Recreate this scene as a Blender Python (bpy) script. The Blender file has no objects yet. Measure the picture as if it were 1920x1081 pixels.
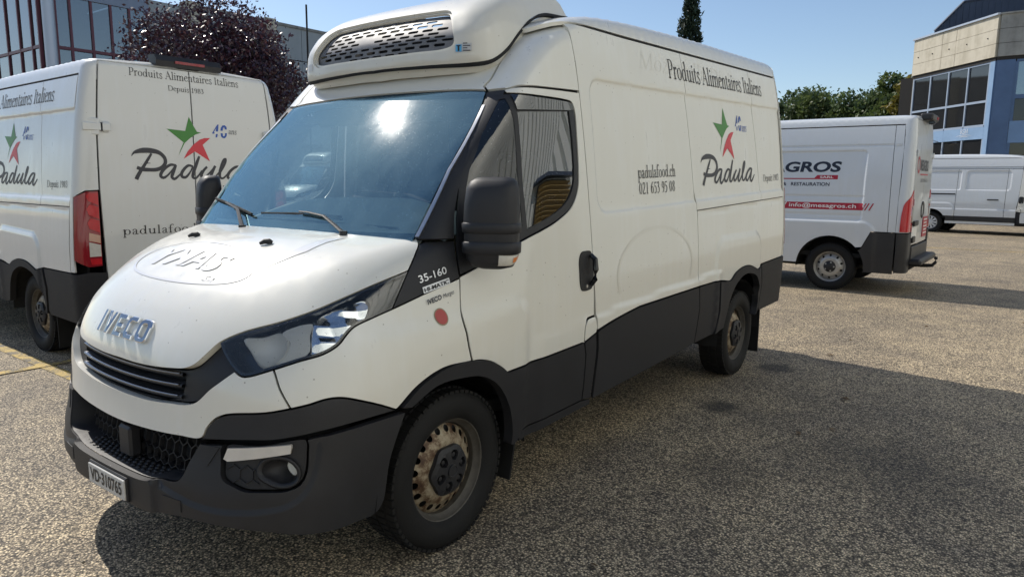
import bpy, math, random
import numpy as np
from mathutils import Matrix, Vector
from mathutils.geometry import delaunay_2d_cdt
rnd = random.Random(7)
SC = bpy.context.scene
COL = SC.collection
R_ = math.radians

# ------------------------------------------------------------------ camera
def cam_axes(yaw, pitch, roll):
    f = np.array([-math.sin(yaw)*math.cos(pitch), math.cos(yaw)*math.cos(pitch), -math.sin(pitch)])
    r = np.array([math.cos(yaw), math.sin(yaw), 0.0])
    u = np.cross(r, f)
    c, s = math.cos(roll), math.sin(roll)
    return c*r+s*u, -s*r+c*u, f
CAM_POS = (2.86491130, -2.14462011, 1.56797779)
r_, u_, f_ = cam_axes(0.641877935, 0.152404526, 0.00844161711)
cam_data = bpy.data.cameras.new("camera")
cam_data.sensor_width = 36.0
cam_data.lens = 1326.06/1920*36.0
cam_data.clip_start = 0.05
cam_data.clip_end = 2000
cam = bpy.data.objects.new("camera", cam_data)
COL.objects.link(cam)
cam.matrix_world = Matrix(((r_[0], u_[0], -f_[0], CAM_POS[0]), (r_[1], u_[1], -f_[1], CAM_POS[1]), (r_[2], u_[2], -f_[2], CAM_POS[2]), (0, 0, 0, 1)))
SC.camera = cam

# ------------------------------------------------------------------ light
SUN_EL, SUN_AZ = R_(45.8), R_(-83.5)          # azimuth clockwise from +Y
world = bpy.data.worlds.new("World")
SC.world = world
world.use_nodes = True
wn = world.node_tree
wn.nodes.clear()
sky = wn.nodes.new("ShaderNodeTexSky")
sky.sky_type = 'NISHITA'
sky.sun_disc = False
sky.sun_elevation = SUN_EL
sky.sun_rotation = SUN_AZ
sky.altitude = 450
sky.air_density = 1.0
sky.dust_density = 0.6
sky.ozone_density = 1.6
bg = wn.nodes.new("ShaderNodeBackground")
bg.inputs[1].default_value = 0.098
wo = wn.nodes.new("ShaderNodeOutputWorld")
wn.links.new(sky.outputs[0], bg.inputs[0])
wn.links.new(bg.outputs[0], wo.inputs[0])
sun_data = bpy.data.lights.new("sun", 'SUN')
sun_data.energy = 3.3
sun_data.angle = R_(0.53)
sun_data.color = (1.0, 0.94, 0.85)
sun = bpy.data.objects.new("sun", sun_data)
COL.objects.link(sun)
sd = Vector((math.sin(SUN_AZ)*math.cos(SUN_EL), math.cos(SUN_AZ)*math.cos(SUN_EL), math.sin(SUN_EL)))
sun.rotation_euler = (-sd).to_track_quat('-Z', 'Y').to_euler()
sun.location = sd*60
SC.view_settings.view_transform = 'Standard'
SC.view_settings.look = 'None'
SC.view_settings.exposure = 0.42
SC.view_settings.gamma = 1.0
SC.view_settings.use_curve_mapping = False
SC.render.engine = 'CYCLES'
SC.cycles.max_bounces = 10
SC.cycles.transparent_max_bounces = 12
SC.cycles.caustics_reflective = False
SC.cycles.caustics_refractive = False

# ------------------------------------------------------------------ materials
MATS = {}
def base_mat(name):
    m = bpy.data.materials.new(name)
    m.use_nodes = True
    nt = m.node_tree
    b = nt.nodes["Principled BSDF"]
    MATS[name] = m
    return m, nt, b
def pmat(name, col, rough=0.5, metal=0.0, coat=0.0, noise=0.0, nscale=8.0, bump=0.0, bscale=200.0, spec=0.5, emit=None, trans=0.0):
    m, nt, b = base_mat(name)
    b.inputs["Base Color"].default_value = (*col, 1)
    b.inputs["Roughness"].default_value = rough
    b.inputs["Metallic"].default_value = metal
    b.inputs["Coat Weight"].default_value = coat
    b.inputs["Coat Roughness"].default_value = 0.04
    b.inputs["Specular IOR Level"].default_value = spec
    b.inputs["Transmission Weight"].default_value = trans
    if emit:
        b.inputs["Emission Color"].default_value = (*emit[:3], 1); b.inputs["Emission Strength"].default_value = emit[3]
    tc = None
    if noise or bump:
        tc = nt.nodes.new("ShaderNodeTexCoord")
    if noise:
        n = nt.nodes.new("ShaderNodeTexNoise"); n.inputs["Scale"].default_value = nscale; n.inputs["Detail"].default_value = 6; n.inputs["Roughness"].default_value = 0.65
        nt.links.new(tc.outputs["Object"], n.inputs["Vector"])
        rp = nt.nodes.new("ShaderNodeValToRGB")
        rp.color_ramp.elements[0].position = 0.3; rp.color_ramp.elements[1].position = 0.72
        rp.color_ramp.elements[0].color = (*[max(0, c*(1-noise)) for c in col], 1)
        rp.color_ramp.elements[1].color = (*[min(1, c*(1+noise)) for c in col], 1)
        nt.links.new(n.outputs[0], rp.inputs[0]); nt.links.new(rp.outputs[0], b.inputs["Base Color"])
        mr = nt.nodes.new("ShaderNodeMapRange"); mr.inputs[3].default_value = max(0, rough*(1-noise)); mr.inputs[4].default_value = min(1, rough*(1+noise))
        nt.links.new(n.outputs[0], mr.inputs[0]); nt.links.new(mr.outputs[0], b.inputs["Roughness"])
    if bump:
        n2 = nt.nodes.new("ShaderNodeTexNoise"); n2.inputs["Scale"].default_value = bscale; n2.inputs["Detail"].default_value = 3
        nt.links.new(tc.outputs["Object"], n2.inputs["Vector"])
        bp = nt.nodes.new("ShaderNodeBump"); bp.inputs["Strength"].default_value = bump; bp.inputs["Distance"].default_value = 0.002
        nt.links.new(n2.outputs[0], bp.inputs["Height"]); nt.links.new(bp.outputs[0], b.inputs["Normal"])
    return m

def paint_mat(name, col, rough, specks):
    """clear-coated van paint with road film, streaks and small dirt specks"""
    m, nt, b = base_mat(name)
    L = nt.links
    tc = nt.nodes.new("ShaderNodeTexCoord")
    n = nt.nodes.new("ShaderNodeTexNoise"); n.inputs["Scale"].default_value = 2.3; n.inputs["Detail"].default_value = 8; n.inputs["Roughness"].default_value = 0.6
    L.new(tc.outputs["Object"], n.inputs["Vector"])
    mp = nt.nodes.new("ShaderNodeMapping"); mp.inputs["Scale"].default_value = (9, 9, 0.7)
    L.new(tc.outputs["Object"], mp.inputs[0])
    st = nt.nodes.new("ShaderNodeTexNoise"); st.inputs["Scale"].default_value = 2.0; st.inputs["Detail"].default_value = 5
    L.new(mp.outputs[0], st.inputs["Vector"])
    add = nt.nodes.new("ShaderNodeMath"); add.operation = 'ADD'
    L.new(n.outputs[0], add.inputs[0]); L.new(st.outputs[0], add.inputs[1])
    rp = nt.nodes.new("ShaderNodeValToRGB")
    rp.color_ramp.elements[0].position = 0.80; rp.color_ramp.elements[0].color = (*col, 1)
    rp.color_ramp.elements[1].position = 1.30; rp.color_ramp.elements[1].color = (*[c*f for c, f in zip(col, (0.985, 0.98, 0.965))], 1)
    L.new(add.outputs[0], rp.inputs[0])
    vo = nt.nodes.new("ShaderNodeTexVoronoi"); vo.inputs["Scale"].default_value = 26.0; vo.inputs["Randomness"].default_value = 1.0
    L.new(tc.outputs["Object"], vo.inputs["Vector"])
    lt = nt.nodes.new("ShaderNodeMath"); lt.operation = 'LESS_THAN'; lt.inputs[1].default_value = 0.085
    L.new(vo.outputs["Distance"], lt.inputs[0])
    sep = nt.nodes.new("ShaderNodeSeparateColor"); L.new(vo.outputs["Color"], sep.inputs[0])
    gt = nt.nodes.new("ShaderNodeMath"); gt.operation = 'GREATER_THAN'; gt.inputs[1].default_value = 1.0-specks
    L.new(sep.outputs[0], gt.inputs[0])
    mul = nt.nodes.new("ShaderNodeMath"); mul.operation = 'MULTIPLY'; L.new(lt.outputs[0], mul.inputs[0]); L.new(gt.outputs[0], mul.inputs[1])
    mul2 = nt.nodes.new("ShaderNodeMath"); mul2.operation = 'MULTIPLY'; mul2.inputs[1].default_value = 0.6; L.new(mul.outputs[0], mul2.inputs[0])
    mx = nt.nodes.new("ShaderNodeMixRGB"); mx.inputs[2].default_value = (0.20, 0.17, 0.13, 1)
    L.new(mul2.outputs[0], mx.inputs[0]); L.new(rp.outputs[0], mx.inputs[1]); L.new(mx.outputs[0], b.inputs["Base Color"])
    mr = nt.nodes.new("ShaderNodeMapRange"); mr.inputs[1].default_value = 0.7; mr.inputs[2].default_value = 1.3; mr.inputs[3].default_value = rough*0.8; mr.inputs[4].default_value = rough*1.35
    L.new(add.outputs[0], mr.inputs[0]); L.new(mr.outputs[0], b.inputs["Roughness"])
    b.inputs["Coat Weight"].default_value = 0.7
    b.inputs["Coat Roughness"].default_value = 0.07
    ob = nt.nodes.new("ShaderNodeTexNoise"); ob.inputs["Scale"].default_value = 1.6; ob.inputs["Detail"].default_value = 1
    L.new(tc.outputs["Object"], ob.inputs["Vector"])
    bp = nt.nodes.new("ShaderNodeBump"); bp.inputs["Strength"].default_value = 0.05; bp.inputs["Distance"].default_value = 0.01
    L.new(ob.outputs[0], bp.inputs["Height"]); L.new(bp.outputs[0], b.inputs["Coat Normal"])
    return m

M_WHITE = paint_mat("white_paint", (0.76, 0.752, 0.70), 0.34, 0.35)
M_WHITE2 = paint_mat("white_paint_clean_sky_tint", (0.655, 0.685, 0.72), 0.34, 0.06)  # few specks; blue in the base colour stands in for mirrored sky
M_WHITE3 = paint_mat("white_paint_cool", (0.70, 0.71, 0.70), 0.34, 0.25)
M_GRP = paint_mat("white_shell", (0.66, 0.645, 0.59), 0.5, 0.5)
M_PLAST = pmat("black_plastic", (0.019, 0.0195, 0.023), 0.5, noise=0.22, nscale=5, bump=0.35, bscale=420, spec=0.4)
M_PLAST_D = pmat("dark_plastic", (0.012, 0.012, 0.014), 0.6, bump=0.2, bscale=300)
M_GLOSSBLK = pmat("gloss_black", (0.012, 0.013, 0.016), 0.22, coat=0.3)
M_CLAD = pmat("grey_cladding", (0.020, 0.020, 0.023), 0.62, noise=0.22, nscale=3, bump=0.25, bscale=350, spec=0.28)
M_RUBBER = pmat("rubber", (0.010, 0.010, 0.0105), 0.75, noise=0.35, nscale=9, bump=0.4, bscale=160, spec=0.3)
M_GAP = pmat("gap_black", (0.008, 0.008, 0.009), 0.8)
M_CHROME = pmat("chrome", (0.80, 0.82, 0.85), 0.07, metal=1.0)
M_DKCHR = pmat("dark_chrome", (0.22, 0.225, 0.24), 0.25, metal=1.0)
M_SATIN = pmat("satin_silver", (0.55, 0.56, 0.58), 0.3, metal=1.0, noise=0.1, nscale=20)
M_STEEL = pmat("steel_wheel", (0.42, 0.41, 0.39), 0.42, metal=0.65, noise=0.15, nscale=14)
M_RED = pmat("red_lens", (0.52, 0.010, 0.018), 0.2, coat=0.25, noise=0.12, nscale=40)
M_REDDK = pmat("dark_red_lens", (0.26, 0.010, 0.018), 0.12, coat=0.6)
M_CLEAR = pmat("pale_lens", (0.62, 0.60, 0.55), 0.12, coat=0.6, noise=0.1, nscale=60)
M_DRL = pmat("lamp_white", (0.62, 0.58, 0.53), 0.3, coat=0.4, noise=0.06, nscale=15)
M_AMBER = pmat("amber_lens", (0.75, 0.25, 0.08), 0.2, coat=0.5)
M_SEAT = pmat("seat_fabric", (0.03, 0.032, 0.036), 0.9, noise=0.2, nscale=30)
M_DASH = pmat("dashboard", (0.50, 0.50, 0.41), 0.75, noise=0.12, nscale=4)
M_TRIM = pmat("cab_trim", (0.11, 0.11, 0.11), 0.8)
M_INK = pmat("ink_black", (0.022, 0.021, 0.022), 0.5)
M_INKG = pmat("ink_charcoal", (0.040, 0.041, 0.050), 0.5)
M_GREEN = pmat("ink_green", (0.055, 0.235, 0.040), 0.45)
M_REDINK = pmat("ink_red", (0.66, 0.045, 0.065), 0.45)
M_BLUE = pmat("ink_blue", (0.03, 0.10, 0.42), 0.45)
M_NAVY = pmat("ink_navy", (0.012, 0.017, 0.035), 0.45)
M_CRIM = pmat("ink_crimson", (0.42, 0.012, 0.035), 0.45)
M_WINK = pmat("ink_white", (0.85, 0.84, 0.82), 0.45)
M_PLATE = pmat("plate_white", (0.58, 0.57, 0.54), 0.4, noise=0.1, nscale=20)
M_GHOST = pmat("ghost_print", (0.60, 0.605, 0.63), 0.42, coat=0.6)
M_GHOST2 = pmat("ghost_print_warm", (0.715, 0.70, 0.635), 0.42, coat=0.6)

def rust_mat():
    m, nt, b = base_mat("rusty_steel")
    L = nt.links
    tc = nt.nodes.new("ShaderNodeTexCoord")
    n = nt.nodes.new("ShaderNodeTexNoise"); n.inputs["Scale"].default_value = 16; n.inputs["Detail"].default_value = 8; n.inputs["Roughness"].default_value = 0.7
    L.new(tc.outputs["Object"], n.inputs["Vector"])
    rp = nt.nodes.new("ShaderNodeValToRGB")
    e = rp.color_ramp.elements
    e[0].position = 0.36; e[0].color = (0.060, 0.030, 0.018, 1)
    e[1].position = 0.64; e[1].color = (0.40, 0.355, 0.265, 1)
    a = e.new(0.45); a.color = (0.115, 0.068, 0.038, 1)
    c = e.new(0.53); c.color = (0.29, 0.235, 0.16, 1)
    L.new(n.outputs[0], rp.inputs[0]); L.new(rp.outputs[0], b.inputs["Base Color"])
    b.inputs["Roughness"].default_value = 0.55; b.inputs["Metallic"].default_value = 0.25
    return m
M_RUST = rust_mat()

def glass_mat(name, tint, dust, dust_sky_col=(0.55, 0.62, 0.66), rough=0.0, spec_boost=0.0, refl=(1, 1, 1)):
    m = bpy.data.materials.new(name); m.use_nodes = True
    nt = m.node_tree; nt.nodes.clear(); L = nt.links
    out = nt.nodes.new("ShaderNodeOutputMaterial")
    tr = nt.nodes.new("ShaderNodeBsdfTransparent"); tr.inputs[0].default_value = (*tint, 1)
    gl = nt.nodes.new("ShaderNodeBsdfGlossy"); gl.inputs["Roughness"].default_value = rough; gl.inputs[0].default_value = (*refl, 1)
    fr = nt.nodes.new("ShaderNodeFresnel"); fr.inputs[0].default_value = 1.55
    ad = nt.nodes.new("ShaderNodeMath"); ad.operation = 'ADD'; ad.use_clamp = True; ad.inputs[1].default_value = spec_boost
    L.new(fr.outputs[0], ad.inputs[0])
    mx = nt.nodes.new("ShaderNodeMixShader"); L.new(ad.outputs[0], mx.inputs[0]); L.new(tr.outputs[0], mx.inputs[1]); L.new(gl.outputs[0], mx.inputs[2])
    if dust:
        df = nt.nodes.new("ShaderNodeBsdfDiffuse"); df.inputs[0].default_value = (*dust_sky_col, 1)
        tl = nt.nodes.new("ShaderNodeBsdfTranslucent"); tl.inputs[0].default_value = (*dust_sky_col, 1)
        dd = nt.nodes.new("ShaderNodeMixShader"); dd.inputs[0].default_value = 0.45
        L.new(df.outputs[0], dd.inputs[1]); L.new(tl.outputs[0], dd.inputs[2])
        gl2 = nt.nodes.new("ShaderNodeBsdfGlossy"); gl2.inputs["Roughness"].default_value = 0.15
        dm = nt.nodes.new("ShaderNodeMixShader"); dm.inputs[0].default_value = 0.04
        L.new(dd.outputs[0], dm.inputs[1]); L.new(gl2.outputs[0], dm.inputs[2])
        tc = nt.nodes.new("ShaderNodeTexCoord")
        mp = nt.nodes.new("ShaderNodeMapping"); mp.inputs["Scale"].default_value = (1.6, 0.8, 0.8); mp.inputs["Rotation"].default_value = (0, 0.5, 0)
        L.new(tc.outputs["Object"], mp.inputs[0])
        n = nt.nodes.new("ShaderNodeTexNoise"); n.inputs["Scale"].default_value = 7; n.inputs["Detail"].default_value = 7; n.inputs["Roughness"].default_value = 0.75
        L.new(mp.outputs[0], n.inputs["Vector"])
        mr = nt.nodes.new("ShaderNodeMapRange"); mr.inputs[1].default_value = 0.35; mr.inputs[2].default_value = 0.75; mr.inputs[3].default_value = dust*0.45; mr.inputs[4].default_value = dust*1.7
        L.new(n.outputs[0], mr.inputs[0])
        vo = nt.nodes.new("ShaderNodeTexVoronoi"); vo.inputs["Scale"].default_value = 75
        L.new(tc.outputs["Object"], vo.inputs["Vector"])
        lt = nt.nodes.new("ShaderNodeMath"); lt.operation = 'LESS_THAN'; lt.inputs[1].default_value = 0.17; L.new(vo.outputs["Distance"], lt.inputs[0])
        sp = nt.nodes.new("ShaderNodeSeparateColor"); L.new(vo.outputs["Color"], sp.inputs[0])
        gt = nt.nodes.new("ShaderNodeMath"); gt.operation = 'GREATER_THAN'; gt.inputs[1].default_value = 0.55; L.new(sp.outputs[0], gt.inputs[0])
        mu = nt.nodes.new("ShaderNodeMath"); mu.operation = 'MULTIPLY'; L.new(lt.outputs[0], mu.inputs[0]); L.new(gt.outputs[0], mu.inputs[1])
        mu2 = nt.nodes.new("ShaderNodeMath"); mu2.operation = 'MULTIPLY_ADD'; mu2.inputs[1].default_value = 0.30; L.new(mu.outputs[0], mu2.inputs[0]); L.new(mr.outputs[0], mu2.inputs[2])
        mx2 = nt.nodes.new("ShaderNodeMixShader"); L.new(mu2.outputs[0], mx2.inputs[0]); L.new(mx.outputs[0], mx2.inputs[1]); L.new(dm.outputs[0], mx2.inputs[2])
        L.new(mx2.outputs[0], out.inputs[0])
    else:
        L.new(mx.outputs[0], out.inputs[0])
    return m
M_WSGLASS = glass_mat("windscreen_glass", (0.88, 0.98, 0.98), 0.125, dust_sky_col=(.36, .60, .74), rough=0.0, spec_boost=0.16, refl=(.50, .86, 1.0))  # dust colour and reflection tint made blue to imitate sky sheen
M_GLASS = glass_mat("side_glass", (0.45, 0.52, 0.52), 0.012, spec_boost=0.11)
M_LENS = glass_mat("lamp_lens", (0.92, 0.93, 0.93), 0.03, spec_boost=0.0)
M_QGLASS = glass_mat("quarter_glass", (0.30, 0.34, 0.34), 0.01, spec_boost=0.03)
M_SMOKE = glass_mat("smoked_visor", (0.16, 0.16, 0.17), 0.02, spec_boost=0.10)

# ------------------------------------------------------------------ objects
def empty(name, loc=(0, 0, 0), rot=(0, 0, 0), label=None, cat=None, group=None):
    o = bpy.data.objects.new(name, None); COL.objects.link(o)
    o.location = loc; o.rotation_euler = rot; o.empty_display_size = 0.2
    if label: o["label"] = label
    if cat: o["category"] = cat
    if group: o["group"] = group
    return o
def tag(o, label=None, cat=None, group=None, kind=None):
    if label: o["label"] = label
    if cat: o["category"] = cat
    if group: o["group"] = group
    if kind: o["kind"] = kind
    return o
def mk(name, V, F, mat, parent=None, smooth=True, normals=None, mats=None, midx=None):
    me = bpy.data.meshes.new(name)
    me.from_pydata([tuple(map(float, v)) for v in V], [], [tuple(map(int, f)) for f in F])
    if mats:
        for q in mats: me.materials.append(q)
        me.polygons.foreach_set("material_index", midx)
    else:
        me.materials.append(mat)
    if smooth:
        me.polygons.foreach_set("use_smooth", [True]*len(me.polygons))
    me.update()
    if normals is not None:
        me.normals_split_custom_set_from_vertices([tuple(map(float, n)) for n in normals])
    o = bpy.data.objects.new(name, me); COL.objects.link(o)
    if parent is not None: o.parent = parent
    return o
def copy_tree(o, parent=None, skip=()):
    c = o.copy(); COL.objects.link(c); c.parent = parent
    for ch in list(o.children):
        if ch.get("_k") in skip and ch.get("_k"): continue
        copy_tree(ch, c, skip)
    return c

class MB:
    """collects primitive pieces into one mesh"""
    def __init__(s): s.V = []; s.F = []; s.S = []
    def add(s, V, F, smooth=False):
        b = len(s.V); s.V += [tuple(v) for v in V]; s.F += [tuple(i+b for i in f) for f in F]; s.S += [smooth]*len(F); return s
    def box(s, c, d, rot=None, bev=0.0):
        x, y, z = d[0]/2, d[1]/2, d[2]/2
        if bev:
            b = bev; P = []
            for sx in (-1, 1):
                for sy in (-1, 1):
                    for sz in (-1, 1):
                        P += [(sx*(x-b), sy*(y-b), sz*z), (sx*(x-b), sy*y, sz*(z-b)), (sx*x, sy*(y-b), sz*(z-b))]
            V = P
            def I(a, b_, c_, k): return ((a*2+b_)*2+c_)*3+k
            F = []
            for sz in (0, 1): q = [I(0, 0, sz, 0), I(1, 0, sz, 0), I(1, 1, sz, 0), I(0, 1, sz, 0)]; F.append(q if sz else q[::-1])
            for sy in (0, 1): q = [I(0, sy, 0, 1), I(1, sy, 0, 1), I(1, sy, 1, 1), I(0, sy, 1, 1)]; F.append(q if not sy else q[::-1])
            for sx in (0, 1): q = [I(sx, 0, 0, 2), I(sx, 1, 0, 2), I(sx, 1, 1, 2), I(sx, 0, 1, 2)]; F.append(q if sx else q[::-1])
            for a in (0, 1):
                for b_ in (0, 1):
                    F.append([I(a, b_, 0, 1), I(a, b_, 0, 2), I(a, b_, 1, 2), I(a, b_, 1, 1)])
                    F.append([I(a, 0, b_, 0), I(a, 0, b_, 2), I(a, 1, b_, 2), I(a, 1, b_, 0)])
                    F.append([I(0, a, b_, 0), I(0, a, b_, 1), I(1, a, b_, 1), I(1, a, b_, 0)])
                    for c_ in (0, 1): F.append([I(a, b_, c_, 0), I(a, b_, c_, 1), I(a, b_, c_, 2)])
            # orient outward
            W = np.array(V); F2 = []
            for f in F:
                p = W[list(f)]; n = np.cross(p[1]-p[0], p[2]-p[0])
                F2.append(f if np.dot(n, p.mean(0)) > 0 else f[::-1])
            F = F2
        else:
            V = [(-x, -y, -z), (x, -y, -z), (x, y, -z), (-x, y, -z), (-x, -y, z), (x, -y, z), (x, y, z), (-x, y, z)]
            F = [(3, 2, 1, 0), (4, 5, 6, 7), (0, 1, 5, 4), (1, 2, 6, 5), (2, 3, 7, 6), (3, 0, 4, 7)]
        A = np.array(V)
        if rot is not None: A = A @ np.array(rot).T
        return s.add(A+np.array(c), F)
    def tube(s, pts, rad, n=8, cap=True, flat=1.0):
        P = np.array(pts, float); V = []; F = []; k = len(P)
        rad = np.broadcast_to(np.array(rad, float), (k,))
        T = np.gradient(P, axis=0); T /= np.linalg.norm(T, axis=1, keepdims=True)+1e-12
        up = np.array([0, 0, 1.0]) if abs(T[0][2]) < 0.9 else np.array([1.0, 0, 0])
        for i in range(k):
            a = np.cross(T[i], up); a /= np.linalg.norm(a)+1e-12; b = np.cross(a, T[i])
            for j in range(n):
                t = 2*math.pi*j/n; V.append(P[i]+rad[i]*(a*math.cos(t)+b*flat*math.sin(t)))
        for i in range(k-1):
            for j in range(n):
                F.append((i*n+j, i*n+(j+1) % n, (i+1)*n+(j+1) % n, (i+1)*n+j))
        if cap: F += [tuple(range(n))[::-1], tuple((k-1)*n+j for j in range(n))]
        return s.add(V, F, True)
    def lathe(s, prof, n=48, axis='x', c=(0, 0, 0)):
        """prof: (axial, radius)"""
        V = []; F = []; m = len(prof)
        for j in range(n):
            t = 2*math.pi*j/n; ct, st = math.cos(t), math.sin(t)
            for a, r in prof:
                V.append((c[0]+a, c[1]+r*ct, c[2]+r*st) if axis == 'x' else ((c[0]+r*ct, c[1]+r*st, c[2]+a) if axis == 'z' else (c[0]+r*ct, c[1]+a, c[2]+r*st)))
        for j in range(n):
            for i in range(m-1):
                F.append((j*m+i, ((j+1) % n)*m+i, ((j+1) % n)*m+i+1, j*m+i+1))
        return s.add(V, F, True)
    def prism(s, poly, axis, a0, a1):
        """poly in the two other axes (cyclic order)"""
        n = len(poly)
        def P(q, a): return {'x': (a, q[0], q[1]), 'y': (q[0], a, q[1]), 'z': (q[0], q[1], a)}[axis]
        V = [P(q, a0) for q in poly]+[P(q, a1) for q in poly]
        F = [tuple(range(n))[::-1], tuple(range(n, 2*n))]+[(i, (i+1) % n, (i+1) % n+n, i+n) for i in range(n)]
        return s.add(V, F)
    def build(s, name, mat, parent=None, loc=None, recalc=True):
        me = bpy.data.meshes.new(name)
        me.from_pydata([tuple(map(float, v)) for v in s.V], [], s.F)
        me.materials.append(mat)
        me.polygons.foreach_set("use_smooth", s.S)
        me.update()
        if recalc:
            import bmesh
            bm = bmesh.new(); bm.from_mesh(me); bmesh.ops.recalc_face_normals(bm, faces=bm.faces)
            for e in bm.edges:
                if len(e.link_faces) == 2 and e.calc_face_angle(0) > 0.7: e.smooth = False
            bm.to_mesh(me); bm.free()
        o = bpy.data.objects.new(name, me); COL.objects.link(o)
        if parent is not None: o.parent = parent
        if loc is not None: o.location = loc
        return o

# ------------------------------------------------------------------ body surfaces (metres; x = vehicle's left, y = rearwards from front axle, z = up)
def pchip(xs,ys):
    xs=np.array(xs,float);ys=np.array(ys,float);h=np.diff(xs);d=np.diff(ys)/h;n=len(xs);m=np.zeros(n)
    for i in range(1,n-1):
        if d[i-1]*d[i]>0:
            w1=2*h[i]+h[i-1];w2=h[i]+2*h[i-1];m[i]=(w1+w2)/(w1/d[i-1]+w2/d[i])
    m[0]=d[0];m[-1]=d[-1]
    def f(x):
        x=np.asarray(x,float);k=np.clip(np.searchsorted(xs,x)-1,0,n-2);t=(x-xs[k])/h[k]
        tc=np.clip(t,0,1)
        y=(2*tc**3-3*tc**2+1)*ys[k]+(tc**3-2*tc**2+tc)*h[k]*m[k]+(-2*tc**3+3*tc**2)*ys[k+1]+(tc**3-tc**2)*h[k]*m[k+1]
        return y+np.where(t<0,t*h[k]*m[k],0)+np.where(t>1,(t-1)*h[k]*m[k+1],0)
    return f
bx=pchip([.15,.45,.70,.95,1.2,1.5,1.8,2.1,2.3,2.42,2.55],[.965,.988,.998,1.0,.988,.962,.930,.888,.850,.820,.775])
nk=pchip([.2,.5,.7,.9,1.1,1.3,1.6,1.95,2.3,2.6],[.03,.03,.035,.06,.14,.24,.28,.26,.2,.2])
ns=pchip([.2,.9,1.2,1.9,2.3,2.6],[.5,.5,.55,.85,1.0,1.0])
yc=pchip([.18,.28,.36,.45,.52,.58,.70,.84,.95,1.05,1.12,1.2],[-.90,-.945,-.957,-.957,-.945,-.930,-.911,-.897,-.872,-.815,-.745,-.63])
zh=pchip([-1.1,-.86,-.78,-.68,-.56,-.43,-.27,-.12,.1],[.60,.985,1.087,1.175,1.248,1.296,1.325,1.337,1.345])
zd=pchip([-.9,-.6,-.3,-.05],[.16,.13,.06,.01])
RK = [1.0]
def rk(y):
    y=np.asarray(y,float); t=y-1.1; return .034*RK[0]*np.where(t<-.6,0,np.where(t>.6,t,(t+.6)**2/2.4))
def X(y,z):
    z=z-rk(y)
    d=np.maximum(0,ns(z)-y)
    return bx(z)-nk(z)*d**2
def Yf(x,z): return yc(z)+.09*x**2+.26*x**4
def Zh(x,y): return zh(y-.09*x**2-.26*x**4)-zd(y)*x**2
def smax(a,b,k):
    h=np.clip(.5+.5*(a-b)/k,0,1)
    return b+(a-b)*h+k*h*(1-h)
def sst(a,b,v):
    t=np.clip((v-a)/(b-a),0,1); return t*t*(3-2*t)
def bulge(y,z):
    q=np.maximum(z-(1.015+.04*np.clip(y,-.2,.4)),y-.47)
    return .014*sst(.035,-.035,q)*sst(-.6,-.3,y)
def Fn(P):
    x=np.abs(P[...,0]);y=P[...,1];z=P[...,2]
    f=(Yf(x,z)-y)
    h=(z-Zh(x,y))*.8
    s=(x-X(y,z)-bulge(y,z))
    a=smax(f,h,.05)
    return smax(a,s,.10)
# windshield / cab upper: plane-ish
wsy=pchip([1.25,1.33,1.62,1.968,2.11,2.27,2.38,2.45],[-.215,-.148,.08,.42,.555,.75,.98,1.4])
def Yw(x,z): return wsy(z)+.13*x**2
def Fw(P):
    x=np.abs(P[...,0]);y=P[...,1];z=P[...,2]
    return smax((Yw(x,z)-y)*.75,x-X(y,z),.10)
def Fs(P):
    return np.abs(P[...,0])-X(P[...,1],P[...,2])

def roofz(x, y): return rz(y)+rk(y)-0.05*x**2
rz = pchip([.30, .43, .56, .75, .98, 1.4, 2.0, 3.0, 4.3, 4.60], [1.86, 1.985, 2.125, 2.285, 2.395, 2.48, 2.51, 2.525, 2.525, 2.505])
YR = 4.555
yrz = pchip([.3, .8, 1.5, 2.1, 2.4, 2.6], [4.56, 4.565, 4.56, 4.545, 4.525, 4.50])
def Fbox(P):
    x = np.abs(P[..., 0]); y = P[..., 1]; z = P[..., 2]
    a = smax(y-(yrz(z-rk(y))-0.02*x**2), x-X(y, z), .10)
    return smax(a, z-roofz(x, y), .06)
def Fcap(P):
    x = np.abs(P[..., 0]); y = P[..., 1]; z = P[..., 2]
    return smax(Fw(P), (z-roofz(x, y))*.8, .10)
def sstep(a, b, v):
    t = np.clip((v-a)/(b-a), 0, 1); return t*t*(3-2*t)
def rrect(y, z, y0, y1, z0, z1, r):
    cy, cz = (y0+y1)/2, (z0+z1)/2
    qy = np.abs(y-cy)-(y1-y0)/2+r; qz = np.abs(z-cz)-(z1-z0)/2+r
    return np.hypot(np.maximum(qy, 0), np.maximum(qz, 0))+np.minimum(np.maximum(qy, qz), 0)-r
def relief_daily(y, z):
    zb = z-rk(y)
    d = -.014*sstep(.012, -.02, rrect(y, zb, 1.15, 4.75, 1.385, 2.095, .10))
    d = d-.007*sstep(.01, -.012, rrect(y, zb, 1.30, 2.33, 1.43, 2.02, .12))*0
    d = d+.011*sstep(.012, -.016, zb-(.845+.018*sstep(1.0, 1.5, y)))*sstep(.50, .62, y)*sstep(2.95, 2.8, y)
    # wheel-arch bulges
    d = d+.016*sstep(.02, -.03, rrect(y, z, 2.80, 3.80, -.5, 1.165, .16))
    d = d+.014*sstep(.035, -.035, rrect(y, z, -1.2, .47, -.5, 1.015+.04*np.clip(y, -.2, .4), .10))
    d = d-.006*sstep(.02, -.02, np.abs(zb-1.30)-.012)*sstep(2.48, 2.52, y)
    return d
def relief_none(y, z): return 0*np.asarray(y, float)
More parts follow.
